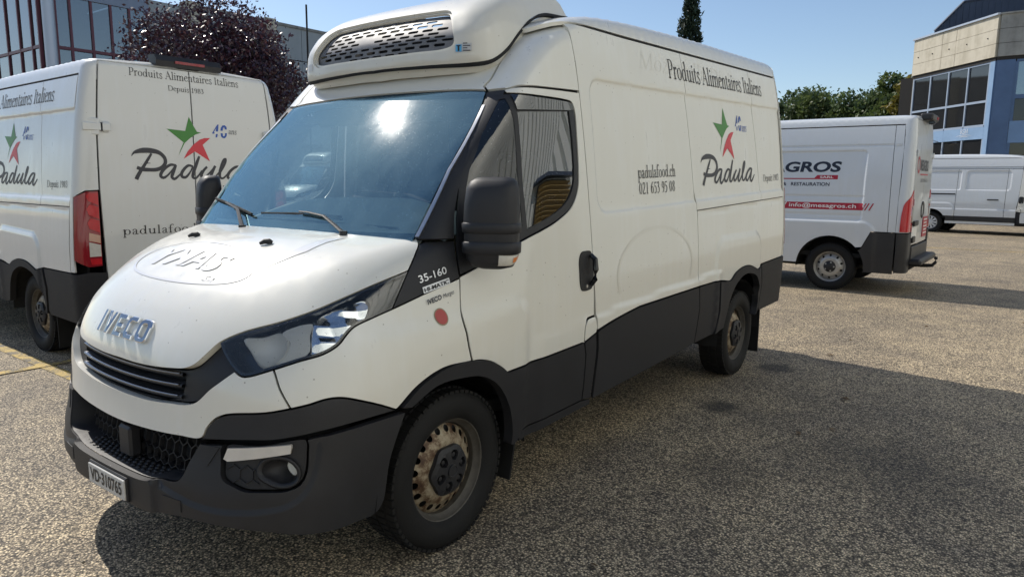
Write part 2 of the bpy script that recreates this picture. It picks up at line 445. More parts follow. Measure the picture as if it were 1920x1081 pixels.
def relief_ducato(y, z):
    d = -.014*sstep(.01, -.02, rrect(y, z, 1.15, 3.95, 1.02, 2.02, .05))
    d = d+.014*sstep(.03, -.03, rrect(y, z, 2.72, 4.15, -.5, 1.02, .20))
    d = d-.010*sstep(.012, -.012, np.abs(z-1.36)-.012)*sstep(1.2, 1.3, y)*sstep(4.0, 3.9, y)
    d = d-.008*sstep(.012, -.012, np.abs(z-2.08)-.01)*sstep(1.1, 1.2, y)
    d = d-.008*sstep(.012, -.012, np.abs(z-1.10)-.012)*sstep(1.2, 1.3, y)*sstep(4.0, 3.9, y)
    return d
def relief_trafic(y, z):
    d = -.016*sstep(.01, -.025, rrect(y, z, 1.30, 2.50, 1.38, 1.98, .10))
    d = d-.016*sstep(.01, -.025, rrect(y, z, 2.62, 4.60, 1.38, 1.98, .06))
    d = d+.012*sstep(.02, -.03, z-.80)*sstep(.5, .6, y)
    d = d+.014*sstep(.03, -.03, rrect(y, z, 2.75, 3.85, -.5, .98, .20))
    return d
RELIEF = relief_daily
def bis(f, lo, hi, n=26):
    for _ in range(n):
        m = .5*(lo+hi); v = f(m) < 0
        lo = np.where(v, m, lo); hi = np.where(v, hi, m)
    return .5*(lo+hi)
class Chart:
    def __init__(s, to3, to2, sgn=1.0): s.p = to3; s.q = to2; s.sgn = sgn
    def frame(s, uv, off=0.0):
        f = (lambda a: s.pt(a, off))
        h = .002
        du = f(uv+[h, 0])-f(uv-[h, 0]); dv = f(uv+[0, h])-f(uv-[0, h])
        n = np.cross(du, dv)*s.sgn; n /= np.linalg.norm(n, axis=1, keepdims=True)+1e-15
        return n
    def nrm0(s, uv):
        h = .002
        du = s.p(uv+[h, 0])-s.p(uv-[h, 0]); dv = s.p(uv+[0, h])-s.p(uv-[0, h])
        n = np.cross(du, dv)*s.sgn; n /= np.linalg.norm(n, axis=1, keepdims=True)+1e-15
        return n
    def pt(s, uv, off):
        P = s.p(uv)
        o = off(uv) if callable(off) else off
        if np.isscalar(o):
            if o == 0: return P
            o = np.full(len(uv), o)
        return P+s.nrm0(uv)*o[:, None]
NC = np.array([0, .5, .70]); NS = 1.25
def n3(uv):
    az = uv[:, 0]/NS; el = uv[:, 1]/NS
    d = np.stack([np.sin(az)*np.cos(el), -np.cos(az)*np.cos(el), np.sin(el)], 1)
    r = bis(lambda r: Fn(NC+d*r[:, None]), np.full(len(uv), .3), np.full(len(uv), 2.6))
    return NC+d*r[:, None]
def n2(P):
    q = np.asarray(P, float)-NC
    return np.stack([np.arctan2(q[:, 0], -q[:, 1]), np.arctan2(q[:, 2], np.hypot(q[:, 0], q[:, 1]))], 1)*NS
CH_N = Chart(n3, n2)
WA = 1.30; WS_ = 1.05
def w3(uv):
    az = uv[:, 0]/WS_; z = uv[:, 1]
    d = np.stack([np.sin(az), -np.cos(az), 0*az], 1); c = np.stack([0*z, 0*z+WA, z], 1)
    r = bis(lambda r: Fcap(c+d*r[:, None]), np.full(len(uv), .02), np.full(len(uv), 2.2))
    return c+d*r[:, None]
def w2(P):
    P = np.asarray(P, float)
    return np.stack([np.arctan2(P[:, 0], -(P[:, 1]-WA))*WS_, P[:, 2]], 1)
CH_W = Chart(w3, w2)
def s3(uv):
    y = uv[:, 0]; z = uv[:, 1]
    x = bis(lambda x: Fw(np.stack([x, y, z], 1)), np.full(len(uv), .2), np.full(len(uv), 1.2))
    return np.stack([x+RELIEF(y, z), y, z], 1)
def s2(P):
    P = np.asarray(P, float); return P[:, 1:3].copy()
CH_S = Chart(s3, s2)
RA = 3.35; RS = 1.1
def r3(uv):
    az = uv[:, 0]/RS; z = uv[:, 1]
    d = np.stack([np.sin(az), np.cos(az), 0*az], 1); c = np.stack([0*z, 0*z+RA, z], 1)
    r = bis(lambda r: Fbox(c+d*r[:, None]), np.full(len(uv), .02), np.full(len(uv), 2.2))
    return c+d*r[:, None]
def r2(P):
    P = np.asarray(P, float); return np.stack([np.arctan2(P[:, 0], P[:, 1]-RA)*RS, P[:, 2]], 1)
CH_R = Chart(r3, r2, -1.0)      # u runs clockwise here
def t3(uv):
    a = uv[:, 0]/.8; y = uv[:, 1]
    d = np.stack([np.sin(a), 0*a, np.cos(a)], 1); c = np.stack([0*y, y, 2.0+rk(y)], 1)
    r = bis(lambda r: Fbox(c+d*r[:, None]), np.full(len(uv), .02), np.full(len(uv), 1.6))
    return c+d*r[:, None]
def t2(P):
    P = np.asarray(P, float); return np.stack([np.arctan2(P[:, 0], P[:, 2]-2.0-rk(P[:, 1]))*.8, P[:, 1]], 1)
CH_T = Chart(t3, t2)

# ------------------------------------------------------------------ 2-D tools
def cat(pts, step=.02, closed=False):
    P = np.asarray(pts, float); n = len(P)
    if n < 3: return lin(P, step)
    Q = np.vstack([P[-1], P, P[0], P[1]]) if closed else np.vstack([2*P[0]-P[1], P, 2*P[-1]-P[-2]])
    out = []
    for i in range(n if closed else n-1):
        p0, p1, p2, p3 = Q[i], Q[i+1], Q[i+2], Q[i+3]
        t0 = 0; t1 = np.linalg.norm(p1-p0)**.5+1e-9; t2_ = t1+np.linalg.norm(p2-p1)**.5+1e-9; t3_ = t2_+np.linalg.norm(p3-p2)**.5+1e-9
        k = max(1, int(math.ceil(np.linalg.norm(p2-p1)/step)))
        for t in np.linspace(t1, t2_, k, endpoint=False):
            a1 = (t1-t)/(t1-t0)*p0+(t-t0)/(t1-t0)*p1; a2 = (t2_-t)/(t2_-t1)*p1+(t-t1)/(t2_-t1)*p2; a3 = (t3_-t)/(t3_-t2_)*p2+(t-t2_)/(t3_-t2_)*p3
            b1 = (t2_-t)/(t2_-t0)*a1+(t-t0)/(t2_-t0)*a2; b2 = (t3_-t)/(t3_-t1)*a2+(t-t1)/(t3_-t1)*a3
            out.append((t2_-t)/(t2_-t1)*b1+(t-t1)/(t2_-t1)*b2)
    if not closed: out.append(P[-1])
    return np.array(out)
def lin(pts, step=.03):
    P = np.asarray(pts, float); out = []
    for a, b in zip(P[:-1], P[1:]):
        k = max(1, int(math.ceil(np.linalg.norm(b-a)/step)))
        out += [a+(b-a)*t for t in np.linspace(0, 1, k, endpoint=False)]
    out.append(P[-1]); return np.array(out)
def join(*segs):
    out = []
    for s in segs:
        for q in np.atleast_2d(s):
            if not out or np.linalg.norm(q-out[-1]) > 1.2e-3: out.append(np.array(q))
    if np.linalg.norm(out[0]-out[-1]) < 1.2e-3: out.pop()
    return np.array(out)
def area(p): x, y = p[:, 0], p[:, 1]; return .5*np.sum(x*np.roll(y, -1)-np.roll(x, -1)*y)
def inset(p, d):
    """offset a closed loop to its left (inwards if counter-clockwise)"""
    a = np.roll(p, 1, 0); b = np.roll(p, -1, 0)
    e1 = p-a; e2 = b-p
    e1 /= np.linalg.norm(e1, axis=1, keepdims=True)+1e-12; e2 /= np.linalg.norm(e2, axis=1, keepdims=True)+1e-12
    n1 = np.stack([-e1[:, 1], e1[:, 0]], 1); n2_ = np.stack([-e2[:, 1], e2[:, 0]], 1)
    m = n1+n2_; k = 1+np.sum(n1*n2_, 1); k = np.maximum(k, .35)
    return p+m/k[:, None]*d
def pip(pts, poly):
    x, y = pts[:, 0], pts[:, 1]; r = np.zeros(len(pts), bool)
    a = poly; b = np.roll(poly, -1, 0)
    for (x0, y0), (x1, y1) in zip(a, b):
        if y0 == y1: continue
        c = ((y0 > y) != (y1 > y)) & (x < (x1-x0)*(y-y0)/(y1-y0)+x0); r ^= c
    return r
def fill(outer, holes, step, extra=()):
    lo = outer.min(0); hi = outer.max(0)
    nx = max(1, int((hi[0]-lo[0])/step)); ny = max(1, int((hi[1]-lo[1])/(step*.9)))
    gx, gy = np.meshgrid(np.linspace(lo[0], hi[0], nx+1), np.linspace(lo[1], hi[1], ny+1))
    gx = gx.copy(); gx[1::2] += step*.5
    G = np.stack([gx.ravel(), gy.ravel()], 1)
    ok = pip(G, outer)
    for h in holes: ok &= ~pip(G, h)
    G = G[ok]
    loops = [outer, *holes]
    B = np.vstack([*loops, *extra]) if len(extra) else np.vstack(loops)
    if len(G):
        keep = np.ones(len(G), bool)
        for i in range(0, len(G), 2000):
            dd = ((G[i:i+2000, None]-B[None])**2).sum(2).min(1); keep[i:i+2000] = dd > (.42*step)**2
        G = G[keep]
    V = [Vector(q) for q in B]+[Vector(q) for q in G]
    E = []; k = 0
    for l in loops:
        E += [(k+i, k+(i+1) % len(l)) for i in range(len(l))]; k += len(l)
    v, e, f, *_ = delaunay_2d_cdt(V, E, [], 0, 1e-7)
    v = np.array([q[:] for q in v]); f = np.array([t for t in f if len(t) == 3])
    c = v[f].mean(1); ok = pip(c, outer)
    for h in holes: ok &= ~pip(c, h)
    f = f[ok]
    p = v[f]; cr_ = (p[:, 1, 0]-p[:, 0, 0])*(p[:, 2, 1]-p[:, 0, 1])-(p[:, 1, 1]-p[:, 0, 1])*(p[:, 2, 0]-p[:, 0, 0])
    f = np.where((cr_ < 0)[:, None], f[:, ::-1], f)
    f = f[np.abs(cr_) > 1e-10]
    used = np.unique(f); mp = -np.ones(len(v), int); mp[used] = np.arange(len(used))
    return v[used], mp[f]
def panel_mesh(ch, outer, holes=(), off=0.0, gap=.0034, step=.03, skirt=.014, extra=()):
    """trimmed piece of a body surface with rims folded inwards -> V, F, N"""
    outer = np.asarray(outer, float)
    if area(outer) < 0: outer = outer[::-1]
    o = inset(outer, gap) if gap else outer
    hs = []
    for h in holes:
        h = np.asarray(h, float)
        if area(h) > 0: h = h[::-1]
        hs.append(inset(h, gap) if gap else h)
    uv, f = fill(o, hs, step, extra)
    P = ch.pt(uv, off)
    N = ch.frame(uv, off)
    flip = ch.sgn < 0
    if flip: f = f[:, ::-1]
    V = [P]; FF = [f]; NN = [N]
    if skirt:
        ed = {}
        for t in f:
            for a, b in ((t[0], t[1]), (t[1], t[2]), (t[2], t[0])): ed[(a, b)] = 1
        bd = [(a, b) for (a, b) in ed if (b, a) not in ed]
        idx = {}; acc = {}
        for a, b in bd:
            t = P[b]-P[a]; nn = np.cross(t, N[a]); nn /= np.linalg.norm(nn)+1e-12
            for q in (a, b): acc[q] = acc.get(q, 0)+nn
        ks = list(acc); base = len(P)
        for i, q in enumerate(ks): idx[q] = i
        m = len(ks)
        sn = np.array([acc[q]/(np.linalg.norm(acc[q])+1e-12) for q in ks])
        top = P[ks]; bot = P[ks]-N[ks]*skirt
        V += [top, bot]; NN += [sn, sn]
        FF.append(np.array([(base+idx[b], base+idx[a], base+m+idx[a]) for a, b in bd]))
        FF.append(np.array([(base+idx[b], base+m+idx[a], base+m+idx[b]) for a, b in bd]))
    return np.vstack(V), np.vstack(FF), np.vstack(NN)
def panel(name, mat, parent, ch, outer, side=0, k=None, **kw):
    """side 0: as given; 1: only the left piece; 2: left piece and its mirror image"""
    V, F, N = panel_mesh(ch, outer, **kw)
    o = [mk(name, V, F, mat, parent, normals=N)]
    if side == 2:
        o.append(mk(name, V*[-1, 1, 1], F[:, ::-1], mat, parent, normals=N*[-1, 1, 1]))
    if k:
        for q in o: q["_k"] = k
    return o
def sym(half):
    """half outline from the centre line round and back to it -> whole loop"""
    h = np.asarray(half, float); return join(h, (h*[-1, 1])[::-1])
def U(ch, pts): return ch.q(np.asarray(pts, float))
def decal(name, mat, parent, polys, place, off=.0022, k=None, step=None):
    """flat print: list of (outer, holes) loops in text space mapped through place(xy) -> P, N"""
    Vs, Fs = [], []; b = 0
    for uv, f in polys:
        Vs.append(uv); Fs.append(np.asarray(f)+b); b += len(uv)
    uv = np.vstack(Vs); f = np.vstack(Fs)
    P, N = place(uv)
    p = P[f]; cr_ = np.cross(p[:, 1]-p[:, 0], p[:, 2]-p[:, 0])
    fl = np.sum(cr_*N[f].mean(1), 1) < 0
    f = np.where(fl[:, None], f[:, ::-1], f)
    o = mk(name, P+N*off, f, mat, parent, normals=N)
    if k: o["_k"] = k
    return o
def chart_place(ch, fn):
    def g(xy):
        uv = fn(xy); P = ch.p(uv); N = ch.nrm0(uv)
        return P, N
    return g

# ------------------------------------------------------------------ lettering
def bfont(txt, size=1.0, bold=0.0, shear=0.0, spacing=1.0, align='LEFT', extrude=0.0, bevel=0.0):
    cu = bpy.data.curves.new("text_tmp", 'FONT')
    cu.body = txt; cu.size = size; cu.offset = bold; cu.shear = shear; cu.space_character = spacing; cu.align_x = align; cu.resolution_u = 4
    cu.extrude = extrude; cu.bevel_depth = bevel; cu.bevel_resolution = 1
    ob = bpy.data.objects.new("text_tmp", cu); COL.objects.link(ob)
    dg = bpy.context.evaluated_depsgraph_get()
    me = bpy.data.meshes.new_from_object(ob.evaluated_get(dg))
    V = np.array([v.co[:] for v in me.vertices]); me.calc_loop_triangles()
    F = np.array([t.vertices[:] for t in me.loop_triangles])
    bpy.data.objects.remove(ob); bpy.data.curves.remove(cu); bpy.data.meshes.remove(me)
    return V, F
def btext(*a, **k):
    V, F = bfont(*a, **k); return [(V[:, :2], F)]
def pen(pts, thick=.08, thin=.024, widths=None, smooth=True, step=.03):
    P = cat(pts, step) if smooth and len(pts) > 2 else np.asarray(pts, float)
    T = np.gradient(P, axis=0); T /= np.linalg.norm(T, axis=1, keepdims=True)+1e-12
    w = thin+(thick-thin)*np.abs(T[:, 1])**1.3 if widths is None else np.interp(np.linspace(0, 1, len(P)), np.linspace(0, 1, len(widths)), widths)
    n = np.stack([-T[:, 1], T[:, 0]], 1)
    return np.vstack([P+n*w[:, None]/2, (P-n*w[:, None]/2)[::-1]])
def ell(cx, cy, rx, ry, thick=.08, thin=.024, n=22):
    t = np.linspace(0, 2*np.pi, n, endpoint=False)
    o = np.stack([cx+(rx+thick/2)*np.cos(t), cy+(ry+thin/2)*np.sin(t)], 1)
    i = np.stack([cx+(rx-thick/2)*np.cos(t-.25), cy+(ry-thin/2)*np.sin(t-.25)], 1)
    return ('ring', o, i)
def dot(cx, cy, r): t = np.linspace(0, 2*np.pi, 10, endpoint=False); return np.stack([cx+r*np.cos(t), cy+r*np.sin(t)], 1)
def stm(x, y0, y1, w=.078): return np.array([(x-w/2, y0), (x+w/2, y0), (x+w/2, y1), (x-w/2, y1)])
def srf(x, y, hw=.10, up=1, t=.026): return np.array([(x-hw, y), (x+hw, y), (x+hw, y+up*t), (x+.045, y+up*t*2.2), (x-.045, y+up*t*2.2), (x-hw, y+up*t)])
def flg(x, y): return np.array([(x-.10, y-.055), (x-.10, y-.035), (x+.039, y+.01), (x+.039, y-.08), (x-.02, y-.08)])
def arch(x0, x1): return pen([(x0+.01, .27), (x0+.08, .38), ((x0+x1)/2+.03, .425), (x1-.02, .39), (x1, .28)], .078, .03)
GL = {
 'P': (.53, [stm(.14, 0, .65), srf(.14, 0), np.array([(.04, .625), (.16, .625), (.16, .65), (.04, .65)]), pen([(.14, .635), (.30, .64), (.43, .58), (.455, .47), (.42, .36), (.31, .295), (.17, .305)])]),
 'r': (.36, [stm(.12, 0, .43), srf(.12, 0), flg(.12, .43), pen([(.13, .30), (.19, .38), (.26, .42), (.32, .40)], .06, .045), dot(.31, .385, .042)]),
 'o': (.49, [ell(.245, .215, .175, .205)]),
 'd': (.53, [ell(.225, .21, .155, .20), stm(.395, .02, .70), flg(.395, .70), np.array([(.39, 0), (.50, .025), (.50, .045), (.39, .06)])]),
 'u': (.54, [flg(.12, .43), flg(.40, .43), pen([(.12, .40), (.12, .14), (.16, .045), (.24, .015), (.32, .05), (.39, .12)], .078, .035), stm(.40, .02, .43), np.array([(.39, 0), (.51, .025), (.51, .045), (.39, .06)])]),
 'i': (.26, [stm(.125, 0, .43), srf(.125, 0), flg(.125, .43), dot(.12, .585, .048)]),
 't': (.32, [pen([(.13, .54), (.13, .12), (.16, .03), (.23, .01), (.30, .045)], .078, .035), np.array([(.02, .40), (.28, .40), (.28, .43), (.02, .43)])]),
 's': (.37, [pen([(.30, .34), (.26, .415), (.17, .425), (.085, .38), (.08, .30), (.15, .235), (.25, .18), (.305, .11), (.27, .03), (.17, .002), (.08, .03), (.045, .11)], .05, .05)]),
 'A': (.64, [pen([(.07, 0), (.31, .665)], widths=[.03, .03]), pen([(.29, .68), (.555, 0)], widths=[.08, .08]), np.array([(.15, .225), (.47, .225), (.47, .252), (.15, .252)]), srf(.07, 0, .08), srf(.56, 0, .085)]),
 'l': (.26, [stm(.125, 0, .70), srf(.125, 0), flg(.125, .70)]),
 'm': (.82, [stm(.12, 0, .43), stm(.40, 0, .29), stm(.68, 0, .29), srf(.12, 0), srf(.40, 0), srf(.68, 0), flg(.12, .43), arch(.12, .40), arch(.40, .68)]),
 'e': (.42, [pen([(.065, .245), (.36, .285)], widths=[.026, .026]), pen([(.355, .28), (.32, .39), (.23, .43), (.12, .38), (.065, .22), (.11, .07), (.22, .005), (.32, .03), (.375, .085)], .075, .026)]),
 'n': (.54, [stm(.12, 0, .43), stm(.40, 0, .29), srf(.12, 0), srf(.40, 0), flg(.12, .43), arch(.12, .40)]),
 'a': (.43, [pen([(.075, .345), (.13, .41), (.21, .425), (.285, .36), (.285, .20), (.29, .07), (.34, .015), (.41, .05)], .07, .03), pen([(.285, .255), (.15, .21), (.075, .12), (.10, .03), (.18, .01), (.285, .085)], .065, .028), dot(.085, .34, .038)]),
 'I': (.31, [stm(.15, 0, .65), srf(.15, 0), srf(.15, .65, up=-1)]),
 'D': (.71, [stm(.14, 0, .65), np.array([(.04, .625), (.16, .625), (.16, .65), (.04, .65)]), np.array([(.04, 0), (.16, 0), (.16, .025), (.04, .025)]), pen([(.14, .637), (.36, .635), (.56, .53), (.62, .33), (.56, .12), (.36, .013), (.14, .013)], .085, .026)]),
 'p': (.53, [stm(.12, -.22, .43), srf(.12, -.22), flg(.12, .43), ell(.295, .215, .155, .20)]),
 '1': (.42, [stm(.21, 0, .62), srf(.21, 0), flg(.21, .62)]),
 '9': (.46, [ell(.225, .43, .14, .175), pen([(.37, .47), (.375, .30), (.30, .10), (.13, -.01)], .075, .03)]),
 '8': (.46, [ell(.225, .475, .115, .13), ell(.225, .165, .145, .155)]),
 '3': (.42, [pen([(.08, .52), (.13, .61), (.23, .61), (.29, .52), (.25, .40), (.16, .345)], .07, .035), pen([(.16, .345), (.28, .32), (.335, .19), (.26, .05), (.13, .0), (.06, .04)], .08, .03)]),
 '0': (.46, [ell(.225, .31, .145, .295)]),
 '2': (.45, [pen([(.08, .50), (.14, .60), (.24, .615), (.315, .52), (.27, .36), (.15, .18), (.06, .04)], .07, .04), np.array([(.05, 0), (.37, 0), (.40, .12), (.37, .12), (.34, .06), (.05, .06)])]),
 '6': (.46, [ell(.235, .195, .14, .185), pen([(.085, .18), (.10, .34), (.20, .53), (.35, .635)], .075, .03)]),
 '5': (.43, [pen([(.11, .60), (.10, .37)], widths=[.04, .04]), np.array([(.09, .56), (.34, .56), (.36, .64), (.33, .64), (.31, .61), (.09, .61)]), pen([(.10, .36), (.22, .38), (.32, .29), (.30, .10), (.18, .0), (.06, .03)], .08, .035)]),
 '4': (.46, [stm(.30, 0, .62), np.array([(.03, .19), (.42, .19), (.42, .225), (.03, .225)]), pen([(.04, .20), (.30, .61)], widths=[.035, .035])]),
 'f': (.32, [pen([(.34, .63), (.27, .695), (.19, .67), (.13, .53), (.13, .0)], .078, .035), np.array([(.02, .40), (.28, .40), (.28, .43), (.02, .43)]), srf(.13, 0)]),
 '.': (.22, [dot(.11, .045, .05)]),
 'c': (.41, [pen([(.33, .33), (.28, .41), (.19, .425), (.10, .35), (.065, .21), (.11, .06), (.22, .005), (.35, .075)], .075, .028), dot(.32, .345, .036)]),
 'h': (.54, [stm(.12, 0, .70), stm(.40, 0, .29), srf(.12, 0), srf(.40, 0), flg(.12, .70), arch(.12, .40)]),
 'R': (.60, [stm(.14, 0, .65), srf(.14, 0), np.array([(.04, .625), (.16, .625), (.16, .65), (.04, .65)]), pen([(.14, .635), (.30, .64), (.42, .58), (.44, .48), (.40, .37), (.28, .325), (.15, .325)]), pen([(.27, .33), (.57, .0)], widths=[.07, .08])]),
 'S': (.50, [pen([(.40, .52), (.35, .63), (.22, .65), (.10, .58), (.095, .46), (.20, .36), (.34, .28), (.41, .17), (.36, .04), (.23, -.005), (.11, .03), (.06, .15)], .06, .05)]),
 'H': (.72, [stm(.14, 0, .65), stm(.57, 0, .65), srf(.14, 0), srf(.57, 0), srf(.14, .65, up=-1), srf(.57, .65, up=-1), np.array([(.14, .32), (.57, .32), (.57, .35), (.14, .35)])]),
 'z': (.40, [np.array([(.05, 0), (.34, 0), (.34, .03), (.05, .03)]), np.array([(.05, .40), (.34, .40), (.34, .43), (.05, .43)]), pen([(.07, .02), (.32, .41)], widths=[.07, .07])]),
 'M': (.86, [pen([(.12, 0), (.16, .65)], widths=[.03, .03]), pen([(.16, .65), (.42, .02)], widths=[.08, .08]), pen([(.42, .02), (.68, .65)], widths=[.03, .03]), pen([(.69, .65), (.73, 0)], widths=[.08, .08]), srf(.12, 0), srf(.73, 0)]),
 'v': (.46, [pen([(.05, .43), (.23, 0)], widths=[.075, .075]), pen([(.22, 0), (.40, .43)], widths=[.03, .03])]),
}
_gc = {}
def union(shapes):
    """triangulate the union of simple loops / rings"""
    V = []; E = []; tests = []
    for s in shapes:
        if isinstance(s, tuple):
            for l in s[1:]:
                b = len(V); V += list(l); E += [(b+i, b+(i+1) % len(l)) for i in range(len(l))]
            tests.append(s)
        else:
            b = len(V); V += list(s); E += [(b+i, b+(i+1) % len(s)) for i in range(len(s))]; tests.append(s)
    v, e, f, *_ = delaunay_2d_cdt([Vector(q) for q in V], E, [], 0, 1e-6)
    v = np.array([q[:] for q in v]); f = np.array([t for t in f if len(t) == 3]); c = v[f].mean(1)
    ok = np.zeros(len(f), bool)
    for s in tests:
        ok |= (pip(c, s[1]) & ~pip(c, s[2])) if isinstance(s, tuple) else wind(c, s)
    return v, f[ok]
def wind(c, poly):
    # non-zero winding, so strokes that fold over themselves stay filled
    w = np.zeros(len(c), int); x, y = c[:, 0], c[:, 1]
    for (x0, y0), (x1, y1) in zip(poly, np.roll(poly, -1, 0)):
        if y0 == y1: continue
        xi = (x1-x0)*(y-y0)/(y1-y0)+x0
        w += np.where((y0 <= y) & (y1 > y) & (x < xi), 1, 0)-np.where((y1 <= y) & (y0 > y) & (x < xi), 1, 0)
    return w != 0
def serif(txt, shear=0.0, track=0.0):
    out = []; x = 0.0
    for ch in txt:
        if ch == ' ': x += .26; continue
        if ch not in _gc: _gc[ch] = union(GL[ch][1])
        v, f = _gc[ch]; v = v.copy(); v[:, 0] += v[:, 1]*shear+x; out.append((v, f)); x += GL[ch][0]+track
    return out, x
# brush-script word, star and "40" emblem, drawn on a 1000-unit board (x right, y up)
LOGO = []
def logo_word():
    if LOGO: return LOGO[0]
    S = []
    def st(pts, w): S.append(pen([(x-180, 1000-y) for x, y in pts], widths=w, step=24))
    st([(178, 688), (205, 650), (300, 618), (420, 615), (520, 640), (580, 700), (585, 765), (540, 820), (470, 848), (380, 852), (290, 845), (235, 825)], [6, 44, 66, 64, 56, 46, 44, 46, 48, 46, 50, 40])
    st([(420, 650), (375, 720), (330, 790), (270, 880), (235, 940), (220, 972)], [26, 34, 36, 40, 46, 48])
    st([(320, 790), (355, 772), (402, 770)], [24, 14, 6])
    for dx, dy, d in ((0, 0, 0), (905, 8, 0)):
        st([(722+dx, 790+dy), (660+dx, 783+dy), (590+dx, 820+dy), (530+dx, 885+dy), (520+dx, 930+dy), (552+dx, 950+dy), (605+dx, 920+dy), (670+dx, 850+dy), (715+dx, 795+dy)], [26, 34, 36, 40, 42, 34, 22, 20, 30])
        st([(718+dx, 785+dy), (680+dx, 880+dy), (660+dx, 940+dy), (690+dx, 965+dy), (740+dx, 930+dy), (800+dx, 870+dy)], [34, 40, 42, 34, 24, 16])
    st([(945, 800), (885, 788), (820, 840), (785, 900), (795, 935), (835, 942), (890, 890), (945, 800)], [26, 34, 38, 40, 38, 28, 20, 24])
    st([(1035, 665), (990, 770), (945, 880), (935, 940), (965, 955), (1010, 920), (1060, 850)], [30, 40, 44, 40, 30, 22, 14])
    st([(1135, 800), (1085, 850), (1050, 915), (1065, 945), (1105, 935), (1165, 880), (1250, 790)], [30, 36, 40, 34, 22, 18, 26])
    st([(1250, 785), (1200, 880), (1180, 935), (1205, 958), (1250, 925), (1310, 860)], [34, 40, 42, 32, 22, 16])
    st([(1290, 915), (1350, 830), (1400, 730), (1405, 690), (1378, 705), (1335, 800), (1310, 885), (1315, 940), (1350, 952), (1400, 915), (1440, 870)], [14, 18, 26, 34, 36, 40, 42, 40, 30, 22, 14])
    LOGO.append(union(S)); return LOGO[0]
def bd(pts): return np.array([(x-180, 1000-y) for x, y in pts], float)
STAR_G = bd([(922, 165), (972, 265), (1022, 350), (1080, 358), (1000, 385), (920, 440), (850, 500), (800, 590), (765, 660), (790, 590), (835, 495), (625, 333), (865, 348)])
STAR_R = bd([(1200, 422), (1090, 515), (1135, 620), (1180, 728), (980, 605), (825, 705), (880, 610), (960, 520), (1050, 450), (1120, 425)])
FORTY = [bd(p) for p in ([(1228, 360), (1310, 240), (1330, 235), (1322, 300), (1288, 300), (1298, 275), (1258, 340), (1268, 345), (1262, 362)], [(1290, 300), (1322, 300), (1316, 330), (1284, 330)],
   [(1284, 362), (1312, 362), (1300, 408), (1276, 408)], [(1352, 316), (1358, 280), (1385, 245), (1420, 240), (1445, 262), (1447, 296), (1418, 296), (1410, 268), (1395, 275), (1385, 316)],
   [(1352, 350), (1382, 346), (1386, 385), (1400, 390), (1414, 372), (1418, 344), (1446, 344), (1438, 385), (1412, 412), (1380, 412), (1356, 392)])]

M_PALEB = pmat("grey_blue_fascia", (.22, .27, .36), .5, noise=.08, nscale=2)
M_LBLUE2 = pmat("mid_blue_panel", (.16, .27, .46), .45, noise=.10, nscale=2)
def onp(px, py, y):
    """point of the plane y = const seen at a photo pixel (used to measure far things)"""
    d = f_+(px-960)/1326.06*r_-(py-540.5)/1326.06*u_; t = (y-CAM_POS[1])/d[1]
    return [CAM_POS[i]+d[i]*t for i in range(3)]

# ------------------------------------------------------------------ delivery van
RAKE = .118     # body rise at the rear
def fs(x, z): return (x, float(Yf(x, z)), z)
HL = cat(U(CH_N, [(0, -.894, .86), (.131, -.893, .8595), (.248, -.887, .864), (.35, -.876, .872), (.43, -.861, .882), (.473, -.845, .902), (.505, -.818, .939), (.536, -.783, .98), (.603, -.725, 1.019), (.698, -.639, 1.053), (.768, -.546, 1.089), (.809, -.45, 1.125), (.846, -.311, 1.17), (.875, -.169, 1.209)]))
HL_I = int(np.argmin(np.abs(HL[:, 0]-U(CH_N, [(.536, -.783, .98)])[0, 0])))
HSIDE = cat(U(CH_N, [(.875, -.169, 1.209), (.862, -.13, 1.245), (.851, -.101, 1.273), (.832, -.066, 1.303), (.79, -.038, 1.328)]), .012)
HREAR = cat(U(CH_N, [(.79, -.038, 1.328), (.6, -.085, 1.342), (.3, -.135, 1.35), (0, -.155, 1.352)]))
HL_REAR = U(CH_N, [(.875, -.169, 1.209), (.91, -.291, 1.077)])
HL_BOT = cat(U(CH_N, [(.91, -.291, 1.077), (.899, -.377, 1.056), (.885, -.459, 1.031), (.884, -.491, 1.010), (.884, -.532, .977), (.868, -.585, .952), (.821, -.652, .932), (.759, -.718, .905), (.691, -.773, .880), (.668, -.785, .879), (.637, -.792, .895), (.59, -.793, .93), (.548, -.787, .966), (.536, -.783, .98)]), .012)
def idx_near(c, P3d): return int(np.argmin(np.linalg.norm(c-U(CH_N, [P3d])[0], axis=1)))
WTOP = cat(U(CH_N, [(0, -.908, .734), (.221, -.903, .738), (.362, -.89, .75), (.45, -.876, .758), (.50, -.864, .775), (.556, -.845, .825), (.595, -.825, .857), (.637, -.792, .895)]))
FSEAM = cat(U(CH_N, [(.759, -.718, .905), (.778, -.723, .878), (.794, -.723, .847), (.815, -.72, .815), (.839, -.711, .776)]))
WBOT1 = cat(U(CH_N, [(0, -.926, .617), (.074, -.925, .618), (.266, -.916, .626), (.424, -.897, .636), (.535, -.873, .647), (.554, -.862, .685), (.586, -.848, .721), (.633, -.829, .743), (.77, -.761, .76), (.839, -.711, .776)]), .015)
WBOT2 = cat(U(CH_N, [(.839, -.711, .776), (.88, -.669, .788), (.913, -.621, .802), (.932, -.584, .803), (.948, -.544, .794), (.966, -.422, .747), (.973, -.342, .710)]), .015)
STRIPB = cat(U(CH_N, [(.536, -.874, .642), (.707, -.808, .658), (.791, -.759, .663), (.858, -.708, .676), (.911, -.647, .69), (.957, -.542, .702), (.973, -.342, .707)]))
i_s = idx_near(HL_BOT, (.759, -.718, .905)); i_w = idx_near(HL_BOT, (.637, -.792, .895))
TRI_BOT = cat(U(CH_N, [(.91, -.291, 1.077), (.93, -.115, 1.122), (.949, .055, 1.163)]))
